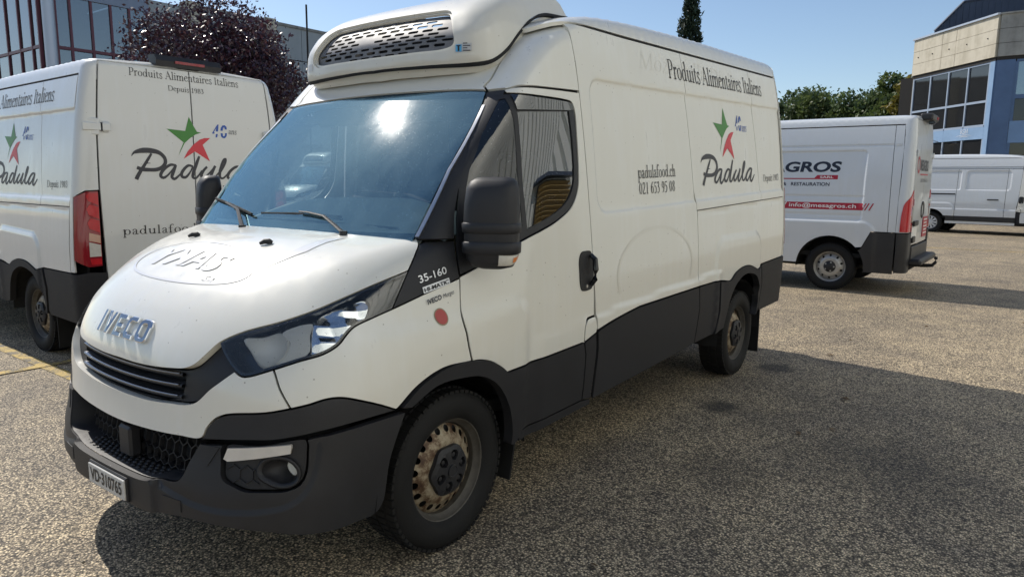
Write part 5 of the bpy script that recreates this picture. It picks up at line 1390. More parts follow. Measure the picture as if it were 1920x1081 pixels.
def flank_prints(root, s=.034):
    put_serif("Produits Alimentaires Italiens", "slogan_text", M_INK, root, 2.160, 2.212, 1.83, .120, ytext)
    put_serif("padulafood.ch", "web_address", M_INK, root, 1.650, 1.580, .525, .072, ytext)
    put_serif("021 653 95 08", "phone_number", M_INK, root, 1.655, 1.488, .505, .070, ytext)
    put_serif("Depuis 1983", "date_text", M_INK, root, 3.925, 1.570, .42, .056, ytext)
    W = logo_word()
    sx = 1.06/1462; y0, zb = 2.602, 1.548
    pl = chart_place(CH_S, lambda q: np.stack([y0+q[:, 0]*sx, zb+(q[:, 1]-45)*(.205/372)+.034*q[:, 0]*sx], 1))
    # the flank print is taller than wide next to the rear print
    o = decal("logo_word", M_INKG, root, [W], pl); o["_k"] = 'badge'
    pk = chart_place(CH_S, lambda q: np.stack([2.875+(q[:, 0]-445)*(.40/575), 1.722+(q[:, 1]-272)*(.375/563)+.034*(q[:, 0]-445)*(.40/575), ], 1))
    for nm, mt, ps in (("logo_star", M_GREEN, [STAR_G]), ("logo_star", M_REDINK, [STAR_R])):
        o = decal(nm, mt, root, polyset(ps), pk); o["_k"] = 'badge'
    p4 = chart_place(CH_S, lambda q: np.stack([3.318+(q[:, 0]-1048)*(.135/220), 1.952+(q[:, 1]-588)*(.115/172)+.034*(q[:, 0]-1048)*(.135/220)], 1))
    o = decal("anniversary_number", M_BLUE, root, polyset(FORTY), p4); o["_k"] = 'badge'
    put_serif("ans", "anniversary_text", M_BLUE, root, 3.455, 1.955, .115, .062, ytext, shear=.2)
def faded_prints(root):
    t = np.linspace(-.35, math.pi+.35, 40)
    ring = np.vstack([np.stack([1.86+.53*np.cos(t), 1.03+.27*np.sin(t)], 1), np.stack([1.86+.505*np.cos(t), 1.03+.250*np.sin(t)], 1)[::-1]])
    o = decal("faded_oval", M_GHOST2, root, [fill(lin(np.vstack([ring, ring[:1]]), .02)[:-1], [], .04)], chart_place(CH_S, lambda q: q), off=.0015); o["_k"] = 'badge'
    put_serif("Mozzarella Divina", "faded_text", M_GHOST2, root, 1.75, 2.225, 1.75, .105, lambda *a: ytext(*a), shear=.2, off=.001)
def rear_prints(root):
    dz = RAKE
    put_serif("Produits Alimentaires Italiens", "slogan_text", M_INK, root, .522, 2.380+dz, 1.00, .062, rtext)
    put_serif("Depuis 1983", "date_text", M_INK, root, .200, 2.288+dz, .325, .043, rtext)
    put_serif("padulafood.ch", "web_address", M_INK, root, .640, 1.088+dz, .80, .068, rtext, track=.03)
    W = logo_word(); sc = 1.0
    f = lambda q: np.stack([np.arctan2(.535-(q[:, 0]+2)*(.582/860), 4.553-RA)*RS, 1.543+dz+(q[:, 1]-28)*(.262/392)], 1)
    pl = chart_place(CH_R, f)
    for nm, mt, T in (("logo_word", M_INKG, [W]), ("logo_star", M_GREEN, polyset([STAR_G])), ("logo_star", M_REDINK, polyset([STAR_R])), ("anniversary_number", M_BLUE, polyset(FORTY))):
        o = decal(nm, mt, root, T, pl); o["_k"] = 'badge'
    put_serif("ans", "anniversary_text", M_NAVY, root, -.335, 1.955+dz, .085, .05, rtext, shear=.2)
def front_prints(root):
    # chrome letters on the bonnet
    def slab(shapes, x0, w, z0, h):
        v, f = union(shapes); lo = v.min(0); hi = v.max(0); v = (v-lo)/(hi-lo)*[w, h]+[x0, z0]
        p = v[f]; cr_ = (p[:, 1, 0]-p[:, 0, 0])*(p[:, 2, 1]-p[:, 0, 1])-(p[:, 1, 1]-p[:, 0, 1])*(p[:, 2, 0]-p[:, 0, 0])
        f = np.where((cr_ < 0)[:, None], f[:, ::-1], f); n = len(v)
        ed = {}
        for t in f:
            for a, c in ((t[0], t[1]), (t[1], t[2]), (t[2], t[0])): ed[(a, c)] = 1
        bd_ = [e for e in ed if (e[1], e[0]) not in ed]
        # chamfer: pull the rim of the top face inwards
        nr = {}
        for a, c in bd_:
            t = v[c]-v[a]; t /= np.linalg.norm(t)+1e-12
            for q in (a, c): nr[q] = nr.get(q, 0)+np.array([-t[1], t[0]])
        top = v.copy()
        for q, m in nr.items(): top[q] += m/(np.linalg.norm(m)+1e-12)*.0032
        xz = np.vstack([top, v, v]); hh = np.r_[np.full(n, .013), np.full(n, .010), np.full(n, -.001)]
        base = np.stack([xz[:, 0], Yf(xz[:, 0], xz[:, 1]), xz[:, 1]], 1); uv = CH_N.q(base); P = CH_N.p(uv)+CH_N.nrm0(uv)*hh[:, None]
        F = [tuple(t) for t in f]; mi = [0]*len(F)
        for k in (0, 1):
            F += [(k*n+c, k*n+a, (k+1)*n+a, (k+1)*n+c) for a, c in bd_]; mi += [1]*len(bd_)
        o = mk("bonnet_letter", P, F, None, root, smooth=False, mats=[M_LETTER, M_CHROME], midx=mi); o["_k"] = 'badge'
    W_ = .30
    def k_(pts, w=W_, sm=False): return pen(pts, widths=[w, w], smooth=sm, step=.06)
    rr = lambda hx, hy, rd: np.array([(.5+sx*(hx-rd)+rd*math.cos(t), .5+sy*(hy-rd)+rd*math.sin(t)) for sx, sy, a in ((1, 1, 0), (-1, 1, 90), (-1, -1, 180), (1, -1, 270)) for t in np.radians(np.linspace(a, a+90, 7))])
    glyphs = [([np.array([(0, 0), (.3, 0), (.3, 1), (0, 1)])], .024), ([np.array([(0, 1), (.30, 1), (.5, .34), (.70, 1), (1, 1), (.66, 0), (.34, 0)])], .078),
        ([np.array([(0, 0), (1, 0), (1, .21), (.33, .21), (.33, .40), (.90, .40), (.90, .60), (.33, .60), (.33, .79), (1, .79), (1, 1), (0, 1)])], .068),
        ([np.array([(.28, 0), (1, 0), (1, .22), (.42, .22), (.31, .32), (.31, .68), (.42, .78), (1, .78), (1, 1), (.28, 1), (.08, .92), (0, .75), (0, .25), (.08, .08)])], .070),
        ([('ring', rr(.5, .5, .32), rr(.22, .29, .15))], .086)]
    x = -.232
    for sh_, w in glyphs:
        slab(sh_, x, w, .936, .082); x += w+.020
    # model badges on the wing plate, dealer print and round sticker
    def wing(y0, z0, sx, sz, slope):
        def fn(q):
            y = y0+q[:, 0]*sx; z = z0+q[:, 1]*sz+slope*q[:, 0]*sx
            x = bis(lambda x: Fn(np.stack([x, y, z], 1)), np.full(len(q), .3), np.full(len(q), 1.2))
            return CH_N.q(np.stack([x, y, z], 1))
        return chart_place(CH_N, fn)
    def bt(txt, nm, mt, y0, z0, w, h, sl, bold=.01, shear=0, off=.006):
        V, F = bfont(txt, bold=bold, shear=shear); V[:, 0] -= V[:, 0].min(); lo = V[:, 1].min(); hi = V[:, 1].max()
        o = decal(nm, mt, root, [(np.stack([V[:, 0]/V[:, 0].max(), (V[:, 1]-lo)/(hi-lo)], 1), F)], wing(y0, z0, w, h, sl), off=off); o["_k"] = 'badge'
    bt("35-160", "model_badge", M_SATIN, -.143, 1.158, .136, .028, .21)
    o = decal("gearbox_plate", M_SATIN, root, [(np.array([(0, 0), (.33, 0), (.66, 0), (1, 0), (1, 1), (.66, 1), (.33, 1), (0, 1)]), np.array([(0, 1, 6), (0, 6, 7), (1, 2, 5), (1, 5, 6), (2, 3, 4), (2, 4, 5)]))], wing(-.138, 1.118, .136, .024, .20), off=.005); o["_k"] = 'badge'
    bt("HI-MATIC", "gearbox_text", M_INK, -.132, 1.122, .124, .016, .20, off=.0075)
    bt("IVECO", "dealer_text", M_NAVY, -.131, 1.073, .072, .020, .21, bold=.03)
    bt("Morges", "dealer_text", M_NAVY, -.050, 1.085, .058, .022, .24, bold=.0, shear=.15)
    t = np.linspace(0, 2*np.pi, 32, endpoint=False); c = np.stack([np.cos(t), np.sin(t)], 1)
    st = decal("round_sticker", M_TAN, root, [union([c])], wing(-.080, 1.022, .034, .034, 0), off=.002); st["_k"] = 'badge'
    o = decal("sticker_face", M_STRED, st, [union([c*.86])], wing(-.080, 1.022, .034, .034, 0), off=.003); o["_k"] = 'badge'
    # ghost of an old oval print on the bonnet
    hp = chart_place(CH_N, lambda q: CH_N.q(np.stack([q[:, 0], q[:, 1], Zh(q[:, 0], q[:, 1])], 1)))
    t = np.linspace(0, 2*np.pi, 72, endpoint=False)
    o1 = np.stack([.435*np.cos(t), -.585+.125*np.sin(t)], 1)
    i1 = np.stack([-.012+.405*np.cos(t), -.583+.118*np.sin(t)], 1)
    o = decal("faded_oval", M_GHOST, root, [fill(o1, [i1[::-1]], .022)], hp, off=.002); o["_k"] = 'badge'
    sw = np.array([(.434, -.58), (.465, -.529), (.489, -.473), (.519, -.381), (.51, -.274), (.525, -.18), (.463, -.236), (.457, -.346), (.468, -.462)])
    o = decal("grey_swoosh", M_GHOST, root, [fill(lin(np.vstack([sw, sw[:1]]), .02)[:-1], [], .02)], hp, off=.002); o["_k"] = 'badge'  # narrow grey wedge laid over the bonnet paint
    V, F = bfont("YMAS", bold=.02, shear=.35); V = V[:, :2]; V -= V.min(0); V /= V.max(0)
    o = decal("faded_letters", M_GHOST, root, [(V*[.52, .105]+[-.26, -.635], F)], hp, off=.0035); o["_k"] = 'badge'
    V, F = bfont("SA", bold=.01, shear=.3); V = V[:, :2]; V -= V.min(0); V /= V.max(0)
    o = decal("faded_letters", M_GHOST, root, [(V*[.075, .026]+[.215, -.672], F)], hp, off=.0035); o["_k"] = 'badge'
M_TAN = pmat("sticker_tan", (0.30, 0.24, 0.16), 0.5)
M_STRED = pmat("sticker_red", (0.42, 0.07, 0.07), 0.5)

# ================================================================== the place
def asphalt():
    m, nt, b = base_mat("asphalt")
    L = nt.links
    N = lambda t: nt.nodes.new(t)
    tc = N("ShaderNodeTexCoord")
    def vor(scale, out="Color", feat='F1'):
        v = N("ShaderNodeTexVoronoi"); v.inputs["Scale"].default_value = scale; v.feature = feat
        L.new(tc.outputs["Object"], v.inputs["Vector"]); return v
    v1 = vor(112); v2 = vor(230)
    sp = N("ShaderNodeSeparateColor"); L.new(v1.outputs["Color"], sp.inputs[0])
    rp = N("ShaderNodeValToRGB")
    e = rp.color_ramp.elements
    e[0].position = 0.0; e[0].color = (0.066, 0.058, 0.047, 1)
    e[1].position = 1.0; e[1].color = (1.0, 0.88, 0.64, 1)
    for p_, c_ in ((.26, (0.21, 0.180, 0.137, 1)), (.60, (0.52, 0.445, 0.330, 1)), (.86, (0.78, 0.67, 0.50, 1))):
        a = e.new(p_); a.color = c_
    L.new(sp.outputs[0], rp.inputs[0])
    # binder between the stones
    mr = N("ShaderNodeMapRange"); mr.inputs[1].default_value = 0.35; mr.inputs[2].default_value = 0.62; mr.inputs[3].default_value = 1.0; mr.inputs[4].default_value = 0.30
    L.new(v1.outputs["Distance"], mr.inputs[0])
    mu = N("ShaderNodeMixRGB"); mu.blend_type = 'MULTIPLY'; mu.inputs[0].default_value = 1.0
    L.new(rp.outputs[0], mu.inputs[1]); L.new(mr.outputs[0], mu.inputs[2])
    # patches of wear
    n = N("ShaderNodeTexNoise"); n.inputs["Scale"].default_value = 0.55; n.inputs["Detail"].default_value = 7; n.inputs["Roughness"].default_value = 0.62
    L.new(tc.outputs["Object"], n.inputs["Vector"])
    r2_ = N("ShaderNodeValToRGB"); r2_.color_ramp.elements[0].position = .32; r2_.color_ramp.elements[0].color = (.72, .71, .71, 1); r2_.color_ramp.elements[1].position = .66; r2_.color_ramp.elements[1].color = (1.24, 1.20, 1.12, 1)
    L.new(n.outputs[0], r2_.inputs[0])
    m2 = N("ShaderNodeMixRGB"); m2.blend_type = 'MULTIPLY'; m2.inputs[0].default_value = 1.0
    L.new(mu.outputs[0], m2.inputs[1]); L.new(r2_.outputs[0], m2.inputs[2])
    n3_ = N("ShaderNodeTexNoise"); n3_.inputs["Scale"].default_value = 2.6; n3_.inputs["Detail"].default_value = 5
    L.new(tc.outputs["Object"], n3_.inputs["Vector"])
    r3_ = N("ShaderNodeValToRGB"); r3_.color_ramp.elements[0].position = .30; r3_.color_ramp.elements[0].color = (.78, .76, .76, 1); r3_.color_ramp.elements[1].position = .62; r3_.color_ramp.elements[1].color = (1.10, 1.06, 1.0, 1)
    L.new(n3_.outputs[0], r3_.inputs[0])
    m3 = N("ShaderNodeMixRGB"); m3.blend_type = 'MULTIPLY'; m3.inputs[0].default_value = 1.0
    L.new(m2.outputs[0], m3.inputs[1]); L.new(r3_.outputs[0], m3.inputs[2])
    # oil spots
    last = m3.outputs[0]
    nn = N("ShaderNodeTexNoise"); nn.inputs["Scale"].default_value = 9; nn.inputs["Detail"].default_value = 5
    L.new(tc.outputs["Object"], nn.inputs["Vector"])
    for (x, y, r, k) in ((1.17, 2.59, .14, .7), (1.16, 3.92, .15, .7), (2.3, 2.1, .5, .4), (1.6, 1.5, .28, .35), (.2, 2.6, .5, .35)):
        mp = N("ShaderNodeVectorMath"); mp.operation = 'DISTANCE'; mp.inputs[1].default_value = (x, y, 0)
        L.new(tc.outputs["Object"], mp.inputs[0])
        ad = N("ShaderNodeMath"); ad.operation = 'MULTIPLY_ADD'; ad.inputs[1].default_value = r*1.6; L.new(nn.outputs[0], ad.inputs[0]); L.new(mp.outputs["Value"], ad.inputs[2])
        q = N("ShaderNodeMapRange"); q.inputs[1].default_value = r*1.35; q.inputs[2].default_value = r*2.1; q.inputs[3].default_value = k; q.inputs[4].default_value = 0; L.new(ad.outputs[0], q.inputs[0])
        mx = N("ShaderNodeMixRGB"); mx.inputs[2].default_value = (.018, .017, .016, 1); L.new(q.outputs[0], mx.inputs[0]); L.new(last, mx.inputs[1]); last = mx.outputs[0]
    L.new(last, b.inputs["Base Color"])
    b.inputs["Roughness"].default_value = 0.72
    b.inputs["Specular IOR Level"].default_value = 0.45
    hs = N("ShaderNodeMath"); hs.operation = 'MULTIPLY_ADD'; hs.inputs[1].default_value = -0.8
    L.new(v1.outputs["Distance"], hs.inputs[0])
    s2_ = N("ShaderNodeMath"); s2_.operation = 'MULTIPLY'; s2_.inputs[1].default_value = -0.3; L.new(v2.outputs["Distance"], s2_.inputs[0])
    L.new(s2_.outputs[0], hs.inputs[2])
    hh = N("ShaderNodeMath"); hh.operation = 'MULTIPLY_ADD'; hh.inputs[1].default_value = 0.55; L.new(sp.outputs[1], hh.inputs[0]); L.new(hs.outputs[0], hh.inputs[2])
    bp = N("ShaderNodeBump"); bp.inputs["Strength"].default_value = 0.75; bp.inputs["Distance"].default_value = 0.006
    L.new(hh.outputs[0], bp.inputs["Height"]); L.new(bp.outputs[0], b.inputs["Normal"])
    return m
M_ASPH = asphalt()
def yellow():
    m, nt, b = base_mat("yellow_line_paint"); L = nt.links
    tc = nt.nodes.new("ShaderNodeTexCoord")
    v = nt.nodes.new("ShaderNodeTexVoronoi"); v.inputs["Scale"].default_value = 80; L.new(tc.outputs["Object"], v.inputs["Vector"])
    n = nt.nodes.new("ShaderNodeTexNoise"); n.inputs["Scale"].default_value = 7; n.inputs["Detail"].default_value = 8; L.new(tc.outputs["Object"], n.inputs["Vector"])
    a = nt.nodes.new("ShaderNodeMath"); a.operation = 'MULTIPLY_ADD'; a.inputs[1].default_value = .35; L.new(v.outputs["Distance"], a.inputs[0]); L.new(n.outputs[0], a.inputs[2])
    rp = nt.nodes.new("ShaderNodeValToRGB"); rp.color_ramp.elements[0].position = .60; rp.color_ramp.elements[0].color = (.52, .36, .085, 1); rp.color_ramp.elements[1].position = .80; rp.color_ramp.elements[1].color = (.10, .085, .06, 1)
    L.new(a.outputs[0], rp.inputs[0]); L.new(rp.outputs[0], b.inputs["Base Color"]); b.inputs["Roughness"].default_value = .7
    bp = nt.nodes.new("ShaderNodeBump"); bp.inputs["Strength"].default_value = .6; bp.inputs["Distance"].default_value = .006; bp.invert = True
    L.new(v.outputs["Distance"], bp.inputs["Height"]); L.new(bp.outputs[0], b.inputs["Normal"])
    return m
M_YEL = yellow()
g = mk("ground", [(-400, -400, 0), (400, -400, 0), (400, 400, 0), (-400, 400, 0)], [(0, 1, 2, 3)], M_ASPH, smooth=False); tag(g, kind='structure')
def line(name, a, b, w, z=.004):
    a = np.array(a, float); b = np.array(b, float); d = (b-a)/np.linalg.norm(b-a); n = np.array([-d[1], d[0]])*w/2
    V = [(*(a+n), z), (*(a-n), z), (*(b-n), z), (*(b+n), z)]
    return tag(mk(name, V, [(0, 1, 2, 3)], M_YEL, smooth=False), kind='structure')
line("parking_line", (-9.6, .19), (-2.2, .10), .10)
line("parking_line", (-3.70, -.62), (-3.62, 2.6), .10, .008)
line("parking_line", (-6.0, 17.6), (14, 18.6), .10)
line("parking_line", (-6.0, 24.2), (14, 26.2), .12)

# ------------------------------------------------------------------ vans
def finish_van(root, wheels, rim, liner_y, tread=.0):
    for y in liner_y: wheel_liner(root, y)
    for nm, y, s in wheels: make_wheel("wheel", root, y, s, rim=rim)
van = empty("delivery_van", (0, 0, 0), label="nearest white van, rooftop cooling unit, black mirrors, star logo on its side", cat="van", group="white vans parked in the yard")
build_cab(van)
for ch in list(van.children): ch["_cab"] = 1
build_box(van, M_WHITE, M_CLAD)
for ch in list(van.children):
    if not ch.get("_cab"): ch["_box"] = 1
build_unit(van)
finish_van(van, [("w", 0, 1), ("w", 0, -1), ("w", 3.52, 1), ("w", 3.52, -1)], 'rust', (0.02, 3.45))
for s in (1, -1):
    MB().box((s*.84, .43, .31), (.24, .012, .30), rot=[[1, 0, 0], [0, .97, .22], [0, -.22, .97]]).build("mud_flap", M_RUBBER, van)
    MB().box((s*.84, 3.99, .30), (.26, .012, .40)).build("mud_flap", M_RUBBER, van)

# second van of the same kind: level body, no cooling unit
c2 = copy_tree(van, None, skip=('unit', 'badge'))
front_prints(van)
flank_prints(van)
faded_prints(van)
c2.name = "delivery_van"
def repaint(o, a, b):
    for ch in o.children_recursive:
        if ch.type == 'MESH' and ch.data.materials and ch.data.materials[0] == a:
            ch.material_slots[0].link = 'OBJECT'; ch.material_slots[0].material = b
repaint(c2, M_WHITE, M_WHITE3)
TH = R_(268.92)
piv = np.array([0, 1.1, 0])
rx = Matrix.Translation((0, 1.1, 0)) @ Matrix.Rotation(-.0335, 4, 'X') @ Matrix.Translation((0, -1.1, 0))
c2.matrix_world = Matrix.Translation((-7.791, 1.332, 0)) @ Matrix.Rotation(TH, 4, 'Z')
for ch in c2.children:
    nm = ch.name.split('.')[0]
    if nm not in ("wheel", "mud_flap", "wheel_liner"):
        ch.matrix_basis = rx @ ch.matrix_basis
c2["label"] = "white van seen from behind at the left, slogan and star logo across its rear doors"
old = set(c2.children); rear_prints(c2); flank_prints(c2)
for ch in [q for q in c2.children if q not in old]:
    ch.matrix_basis = rx @ ch.matrix_basis
# third one, far behind, seen through the windscreen
c3 = copy_tree(van, None, skip=('badge',))
c3.location = (-19.3, 14.5, 0); c3.rotation_euler = (0, 0, R_(4))
c3["label"] = "far white van with roof unit, seen only through the nearest van's windscreen"

def plain_box(root, kind):
    """white cargo body of the two other makes"""
    S, T, Rr = CH_S, CH_T, CH_R
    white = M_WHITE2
    gz = 2.357
    duc = kind == 'duc'
    yc_ = 3.56 if duc else 3.40
    zs = .38 if duc else .40
    ra_ = .455 if duc else .44
    a0 = math.asin((zs-.345)/ra_)
    t = np.linspace(math.pi-a0, 0 if duc else a0, 22)
    if duc: arc = np.stack([yc_+ra_*np.cos(t)*1.02, .345+ra_*np.sin(t)], 1)
    else: arc = np.stack([yc_+ra_*np.cos(t), .345+ra_*np.sin(t)], 1)
    if duc:
        ySeam, ye = 2.60, 4.30
        a = lin([(1.10, zs), (1.10, .86), (1.07, 1.119), (1.052, 1.617), (1.041, 2.012), (1.017, gz), (2.60, gz), (2.60, zs), (1.10, zs)], .04)[:-1]
        panel("side_panel", white, root, S, a, side=2, step=.035)
        t = t[t > .62]; arc = np.stack([yc_+ra_*np.cos(t)*1.02, .345+ra_*np.sin(t)], 1)
        b = join(lin([(2.60, zs), arc[0]], .03), arc, lin([arc[-1], (3.985, .66), (4.09, .885), (ye, .885)], .03), lin([(ye, .885), (4.27, gz), (2.60, gz), (2.60, zs)], .04))
        panel("side_panel", white, root, S, b, side=2, step=.022)
        panel("side_panel", white, root, S, lin([(ye, .885), (4.40, .885), (4.40, 2.0), (4.385, gz), (4.27, gz), (ye, .885)], .04)[:-1], side=2, step=.03)
        t2_ = np.linspace(.62, -.12, 8); ar2 = np.stack([yc_+ra_*np.cos(t2_)*1.02, .345+ra_*np.sin(t2_)], 1)
        cl = join(lin([(4.40, .88), (4.092, .88), (3.988, .655), ar2[0]], .03), ar2, lin([ar2[-1], (4.02, .30), (4.40, .30), (4.40, .88)], .04))
        panel("side_cladding", M_PLASTN, root, S, cl, side=2, step=.04, off=.006)
    else:
        zb = .57
        a = lin([(1.10, zb), (1.10, .86), (1.07, 1.119), (1.052, 1.617), (1.041, 2.03), (1.40, 2.03), (1.40, zb), (1.10, zb)], .04)[:-1]
        panel("side_panel", white, root, S, a, side=2, step=.035)
        b = lin([(1.405, zb), (1.405, 2.03), (2.72, 2.03), (2.72, zb), (1.405, zb)], .04)[:-1]
        sd_ = panel("sliding_door", white, root, S, b, side=2, step=.022)
        for o in sd_:
            s = 1 if o.data.vertices[0].co.x > 0 else -1
            MB().box((s*1.01, 1.72, 1.10), (.03, .30, .035), bev=.01).build("door_handle", M_PLASTN, o)
        tt = t[np.sin(t)*ra_+.345 > zb]; ar = np.stack([yc_+ra_*np.cos(tt), .345+ra_*np.sin(tt)], 1)
        c = join(lin([(2.725, zb), ar[0]], .03), ar, lin([ar[-1], (4.40, zb), (4.40, 2.03), (2.725, 2.03), (2.725, zb)], .04))
        panel("side_panel", white, root, S, c, side=2, step=.022)
        panel("roof_side", white, root, S, lin([(1.05, 2.037), (1.017, gz), (4.40, gz), (4.40, 2.037), (1.05, 2.037)], .04)[:-1], side=2, step=.03)
        panel("door_rail", M_GAP, root, S, lin([(2.74, 1.235), (2.74, 1.275), (4.40, 1.275), (4.40, 1.235), (2.74, 1.235)], .04)[:-1], side=2, off=.006, step=.04, gap=0)
        for y0, y1 in ((1.10, 2.72), (2.725, 2.955)):
            panel("side_cladding", M_PLASTN, root, S, lin([(y0, .42), (y0, zb-.005), (y1, zb-.005), (y1, .42), (y0, .42)], .04)[:-1], side=2, off=.008, step=.04)
        panel("side_cladding", M_PLASTN, root, S, lin([(3.85, .42), (3.80, zb-.005), (4.40, zb-.005), (4.40, .42), (3.85, .42)], .04)[:-1], side=2, off=.008, step=.04)
        panel("sill", white, root, S, lin([(1.1, .33), (1.1, .415), (2.965, .415), (2.965, .33), (1.1, .33)], .04)[:-1], side=2, off=-.01, step=.05)
        MB().box((0, 2.7, 2.10), (1.80, 3.3, .004)).build("roof_joint", M_GAP, root)
    ys = [.84, 1.0, 1.4, 2, 3, 4, 4.40, 4.53]
    lft = t2(np.array([(.842, y, gz+.014) for y in ys]))
    lp = join(lin(lft, .06), lin(np.vstack([lft[-1], lft[-1]*[-1, 1]]), .05), lin((lft*[-1, 1])[::-1], .06), lin(np.vstack([lft[0]*[-1, 1], lft[0]]), .05))
    panel("roof", white, root, T, lp, step=.06, off=-.002, skirt=.02)
    def xr(x, z): return [math.atan2(x, 4.553-RA)*RS, z]
    def sd(y, z): return [math.atan2(float(X(np.array(y), np.array(z))), y-RA)*RS, z]
    lo = .885 if duc else .57
    post = join(lin([sd(4.380, 2.36), sd(4.396, 2.0), sd(4.396, 1.30), sd(4.396, lo)], .03), lin([sd(4.396, lo), xr(.86, lo), xr(.745, lo), xr(.75, 1.45), xr(.73, 2.44)], .03), lin([xr(.73, 2.44), xr(.78, 2.49), sd(4.385, 2.42), sd(4.380, 2.36)], .03))
    panel("corner_post", white, root, Rr, post, side=2, step=.03, gap=.0015)
    h0 = lin([xr(.735, 2.445), xr(0, 2.445)], .05); h1 = lin([xr(0, 2.51), xr(.785, 2.495)], .05)
    panel("roof_header", white, root, Rr, np.vstack([(h0*[-1, 1]), h0[::-1][1:], h1[::-1], (h1*[-1, 1])[1:]]), step=.04, gap=.001)
    door = join(lin([xr(.004, 2.437), xr(.724, 2.437), xr(.742, 1.45), xr(.738, .70)], .04), lin([xr(.738, .70), xr(.004, .70), xr(.004, 2.437)], .04))
    dr = panel("rear_door", white, root, Rr, door, side=2, step=.04, gap=.002, skirt=.02)
    if duc:
        tl = join(lin([xr(.765, .895), xr(.775, 1.20)], .03), cat([xr(.775, 1.20), xr(.772, 1.38), xr(.80, 1.475)], .02), cat([xr(.80, 1.475), xr(.90, 1.40), sd(4.49, 1.30), sd(4.455, 1.18), sd(4.445, 1.0), sd(4.445, .895)], .02), lin([sd(4.445, .895), xr(.90, .893), xr(.765, .895)], .02))
        pale = [xr(.775, 1.02), xr(.780, 1.22), xr(.845, 1.22), xr(.86, 1.12), xr(.835, 1.03)]
    else:
        tl = lin([xr(.79, .95), xr(.79, 1.40), xr(.90, 1.40), xr(.92, .95), xr(.79, .95)], .02)[:-1]; pale = [xr(.80, 1.0), xr(.80, 1.1), xr(.88, 1.1), xr(.89, 1.0)]
    for s in (1, -1):
        m = np.array([s, 1, 1]); fl = (lambda F: F if s > 0 else F[:, ::-1])
        V, F, Nn = panel_mesh(Rr, tl, off=.008, gap=.002, step=.025, skirt=.025)
        t_ = mk("tail_lamp", V*m, fl(F), M_RED, root, normals=Nn*m)
        for nm, mt, pts, of in (("lamp_bezel", M_CHROME, inset(lin(np.vstack([pale, pale[:1]]), .02)[:-1], -.008 if area(np.array(pale)) > 0 else .008), .012), ("pale_segment", M_CLEAR, lin(np.vstack([pale, pale[:1]]), .02)[:-1], .015)):
            V, F, Nn = panel_mesh(Rr, pts, off=of, gap=0, step=.03, skirt=.006)
            mk(nm, V*m, fl(F), mt, t_, normals=Nn*m)
    for o, s in zip(dr, (1, -1)):
        for z in (1.98, 1.30):
            P = Rr.p(np.array([xr(.75, z)]))[0]
            MB().tube([(s*(P[0]+.005), P[1]+.014, z-.045), (s*(P[0]+.005), P[1]+.014, z+.045)], .014, 8).box((s*(P[0]-.04), P[1]+.006, z), (.08, .016, .05), bev=.004).build("hinge", white, o)
        P = Rr.p(np.array([xr(.38, 2.10)]))[0]
    q = Rr.p(np.array([xr(0, 1.05)]))[0][1]
    if duc:
        MB().lathe([(q-.01, .13), (q+.012, .12), (q+.004, .10), (q-.02, .0001)], n=28, axis='y', c=(-.02, 0, 1.18)).build("door_handle", M_PLASTN, dr[0])
        MB().box((.56, q+.012, 1.005), (.34, .03, .07), bev=.008).build("plate_lamp", M_PLASTN, dr[0])
        MB().box((.60, q+.004, .885), (.42, .012, .15), bev=.004).build("number_plate", M_WINK, dr[0])
        MB().box((.66, q+.012, .78), (.20, .03, .09), bev=.008).build("latch", M_PLASTN, dr[0])
        o = MB().box((-.36, q+.006, .92), (.42, .008, .30), bev=.002).build("red_notice", M_CRIM, dr[1])
        for kk in range(5): MB().box((-.36, q+.0115, 1.03-.05*kk), (.30-.06*(kk % 2), .003, .018)).build("notice_line", M_WINK, o)
        lp = MB().box((0, q-.01, 2.50), (.62, .16, .10), bev=.02).build("brake_lamp_housing", M_PLASTN, root)
        MB().box((-.18, q+.072, 2.50), (.12, .01, .04)).build("brake_lamp_lens", M_RED, lp)
        MB().box((.2, q+.05, 2.42), (.08, .08, .05), bev=.01).build("reversing_camera", M_GLOSSBLK, lp)
    else:
        MB().box((-.1, q+.01, 1.0), (.22, .03, .08), bev=.01).build("door_handle", M_PLASTN, dr[0])
    # bumper, step and tow hook
    bz = .88 if duc else .60
    rc = lin([sd(4.405, bz), sd(4.46, bz), xr(.86, bz-.005), xr(.74, bz-.02), xr(.735, .52), xr(.735, .33), xr(.88, .32), sd(4.405, .32), sd(4.405, bz)], .03)[:-1]
    panel("rear_bumper", M_PLASTN, root, Rr, rc, side=2, step=.04, off=.012, skirt=.04)
    st = MB().box((0, q+.05, .46), (1.50, .20, .10), bev=.03).box((0, q-.01, .58), (1.48, .05, .20), bev=.01).build("rear_step", M_PLASTN, root)
    if duc:
        MB().tube([(0, q-.10, .36), (0, q+.10, .36), (0, q+.20, .37), (0, q+.24, .42), (0, q+.24, .46)], [.03, .028, .026, .022, .020], 10).lathe([(-.026, .001), (-.02, .018), (0, .027), (.02, .018), (.026, .001)], n=14, axis='z', c=(0, q+.24, .48)).build("tow_hook", M_PLAST_D, root)
        MB().box((0, q-.06, .36), (.9, .06, .06)).build("tow_bar", M_GAP, root)
        MB().tube([(.55, 2.6, .33), (.55, 4.3, .33), (.62, 4.5, .33)], .03, 8).build("exhaust_pipe", M_RIMEDGE, root)
    MB().box((0, 4.42, 1.55), (1.4, .04, 1.7)).box((0, 3.2, 2.30), (1.4, 2.3, .03)).box((.84, 2.9, 1.5), (.02, 3.0, 1.1)).box((-.84, 2.9, 1.5), (.02, 3.0, 1.1)).build("cargo_lining", M_GAP, root)
M_PLASTN = pmat("clean_black_plastic", (0.020, 0.020, 0.022), 0.5, noise=0.15, nscale=4)

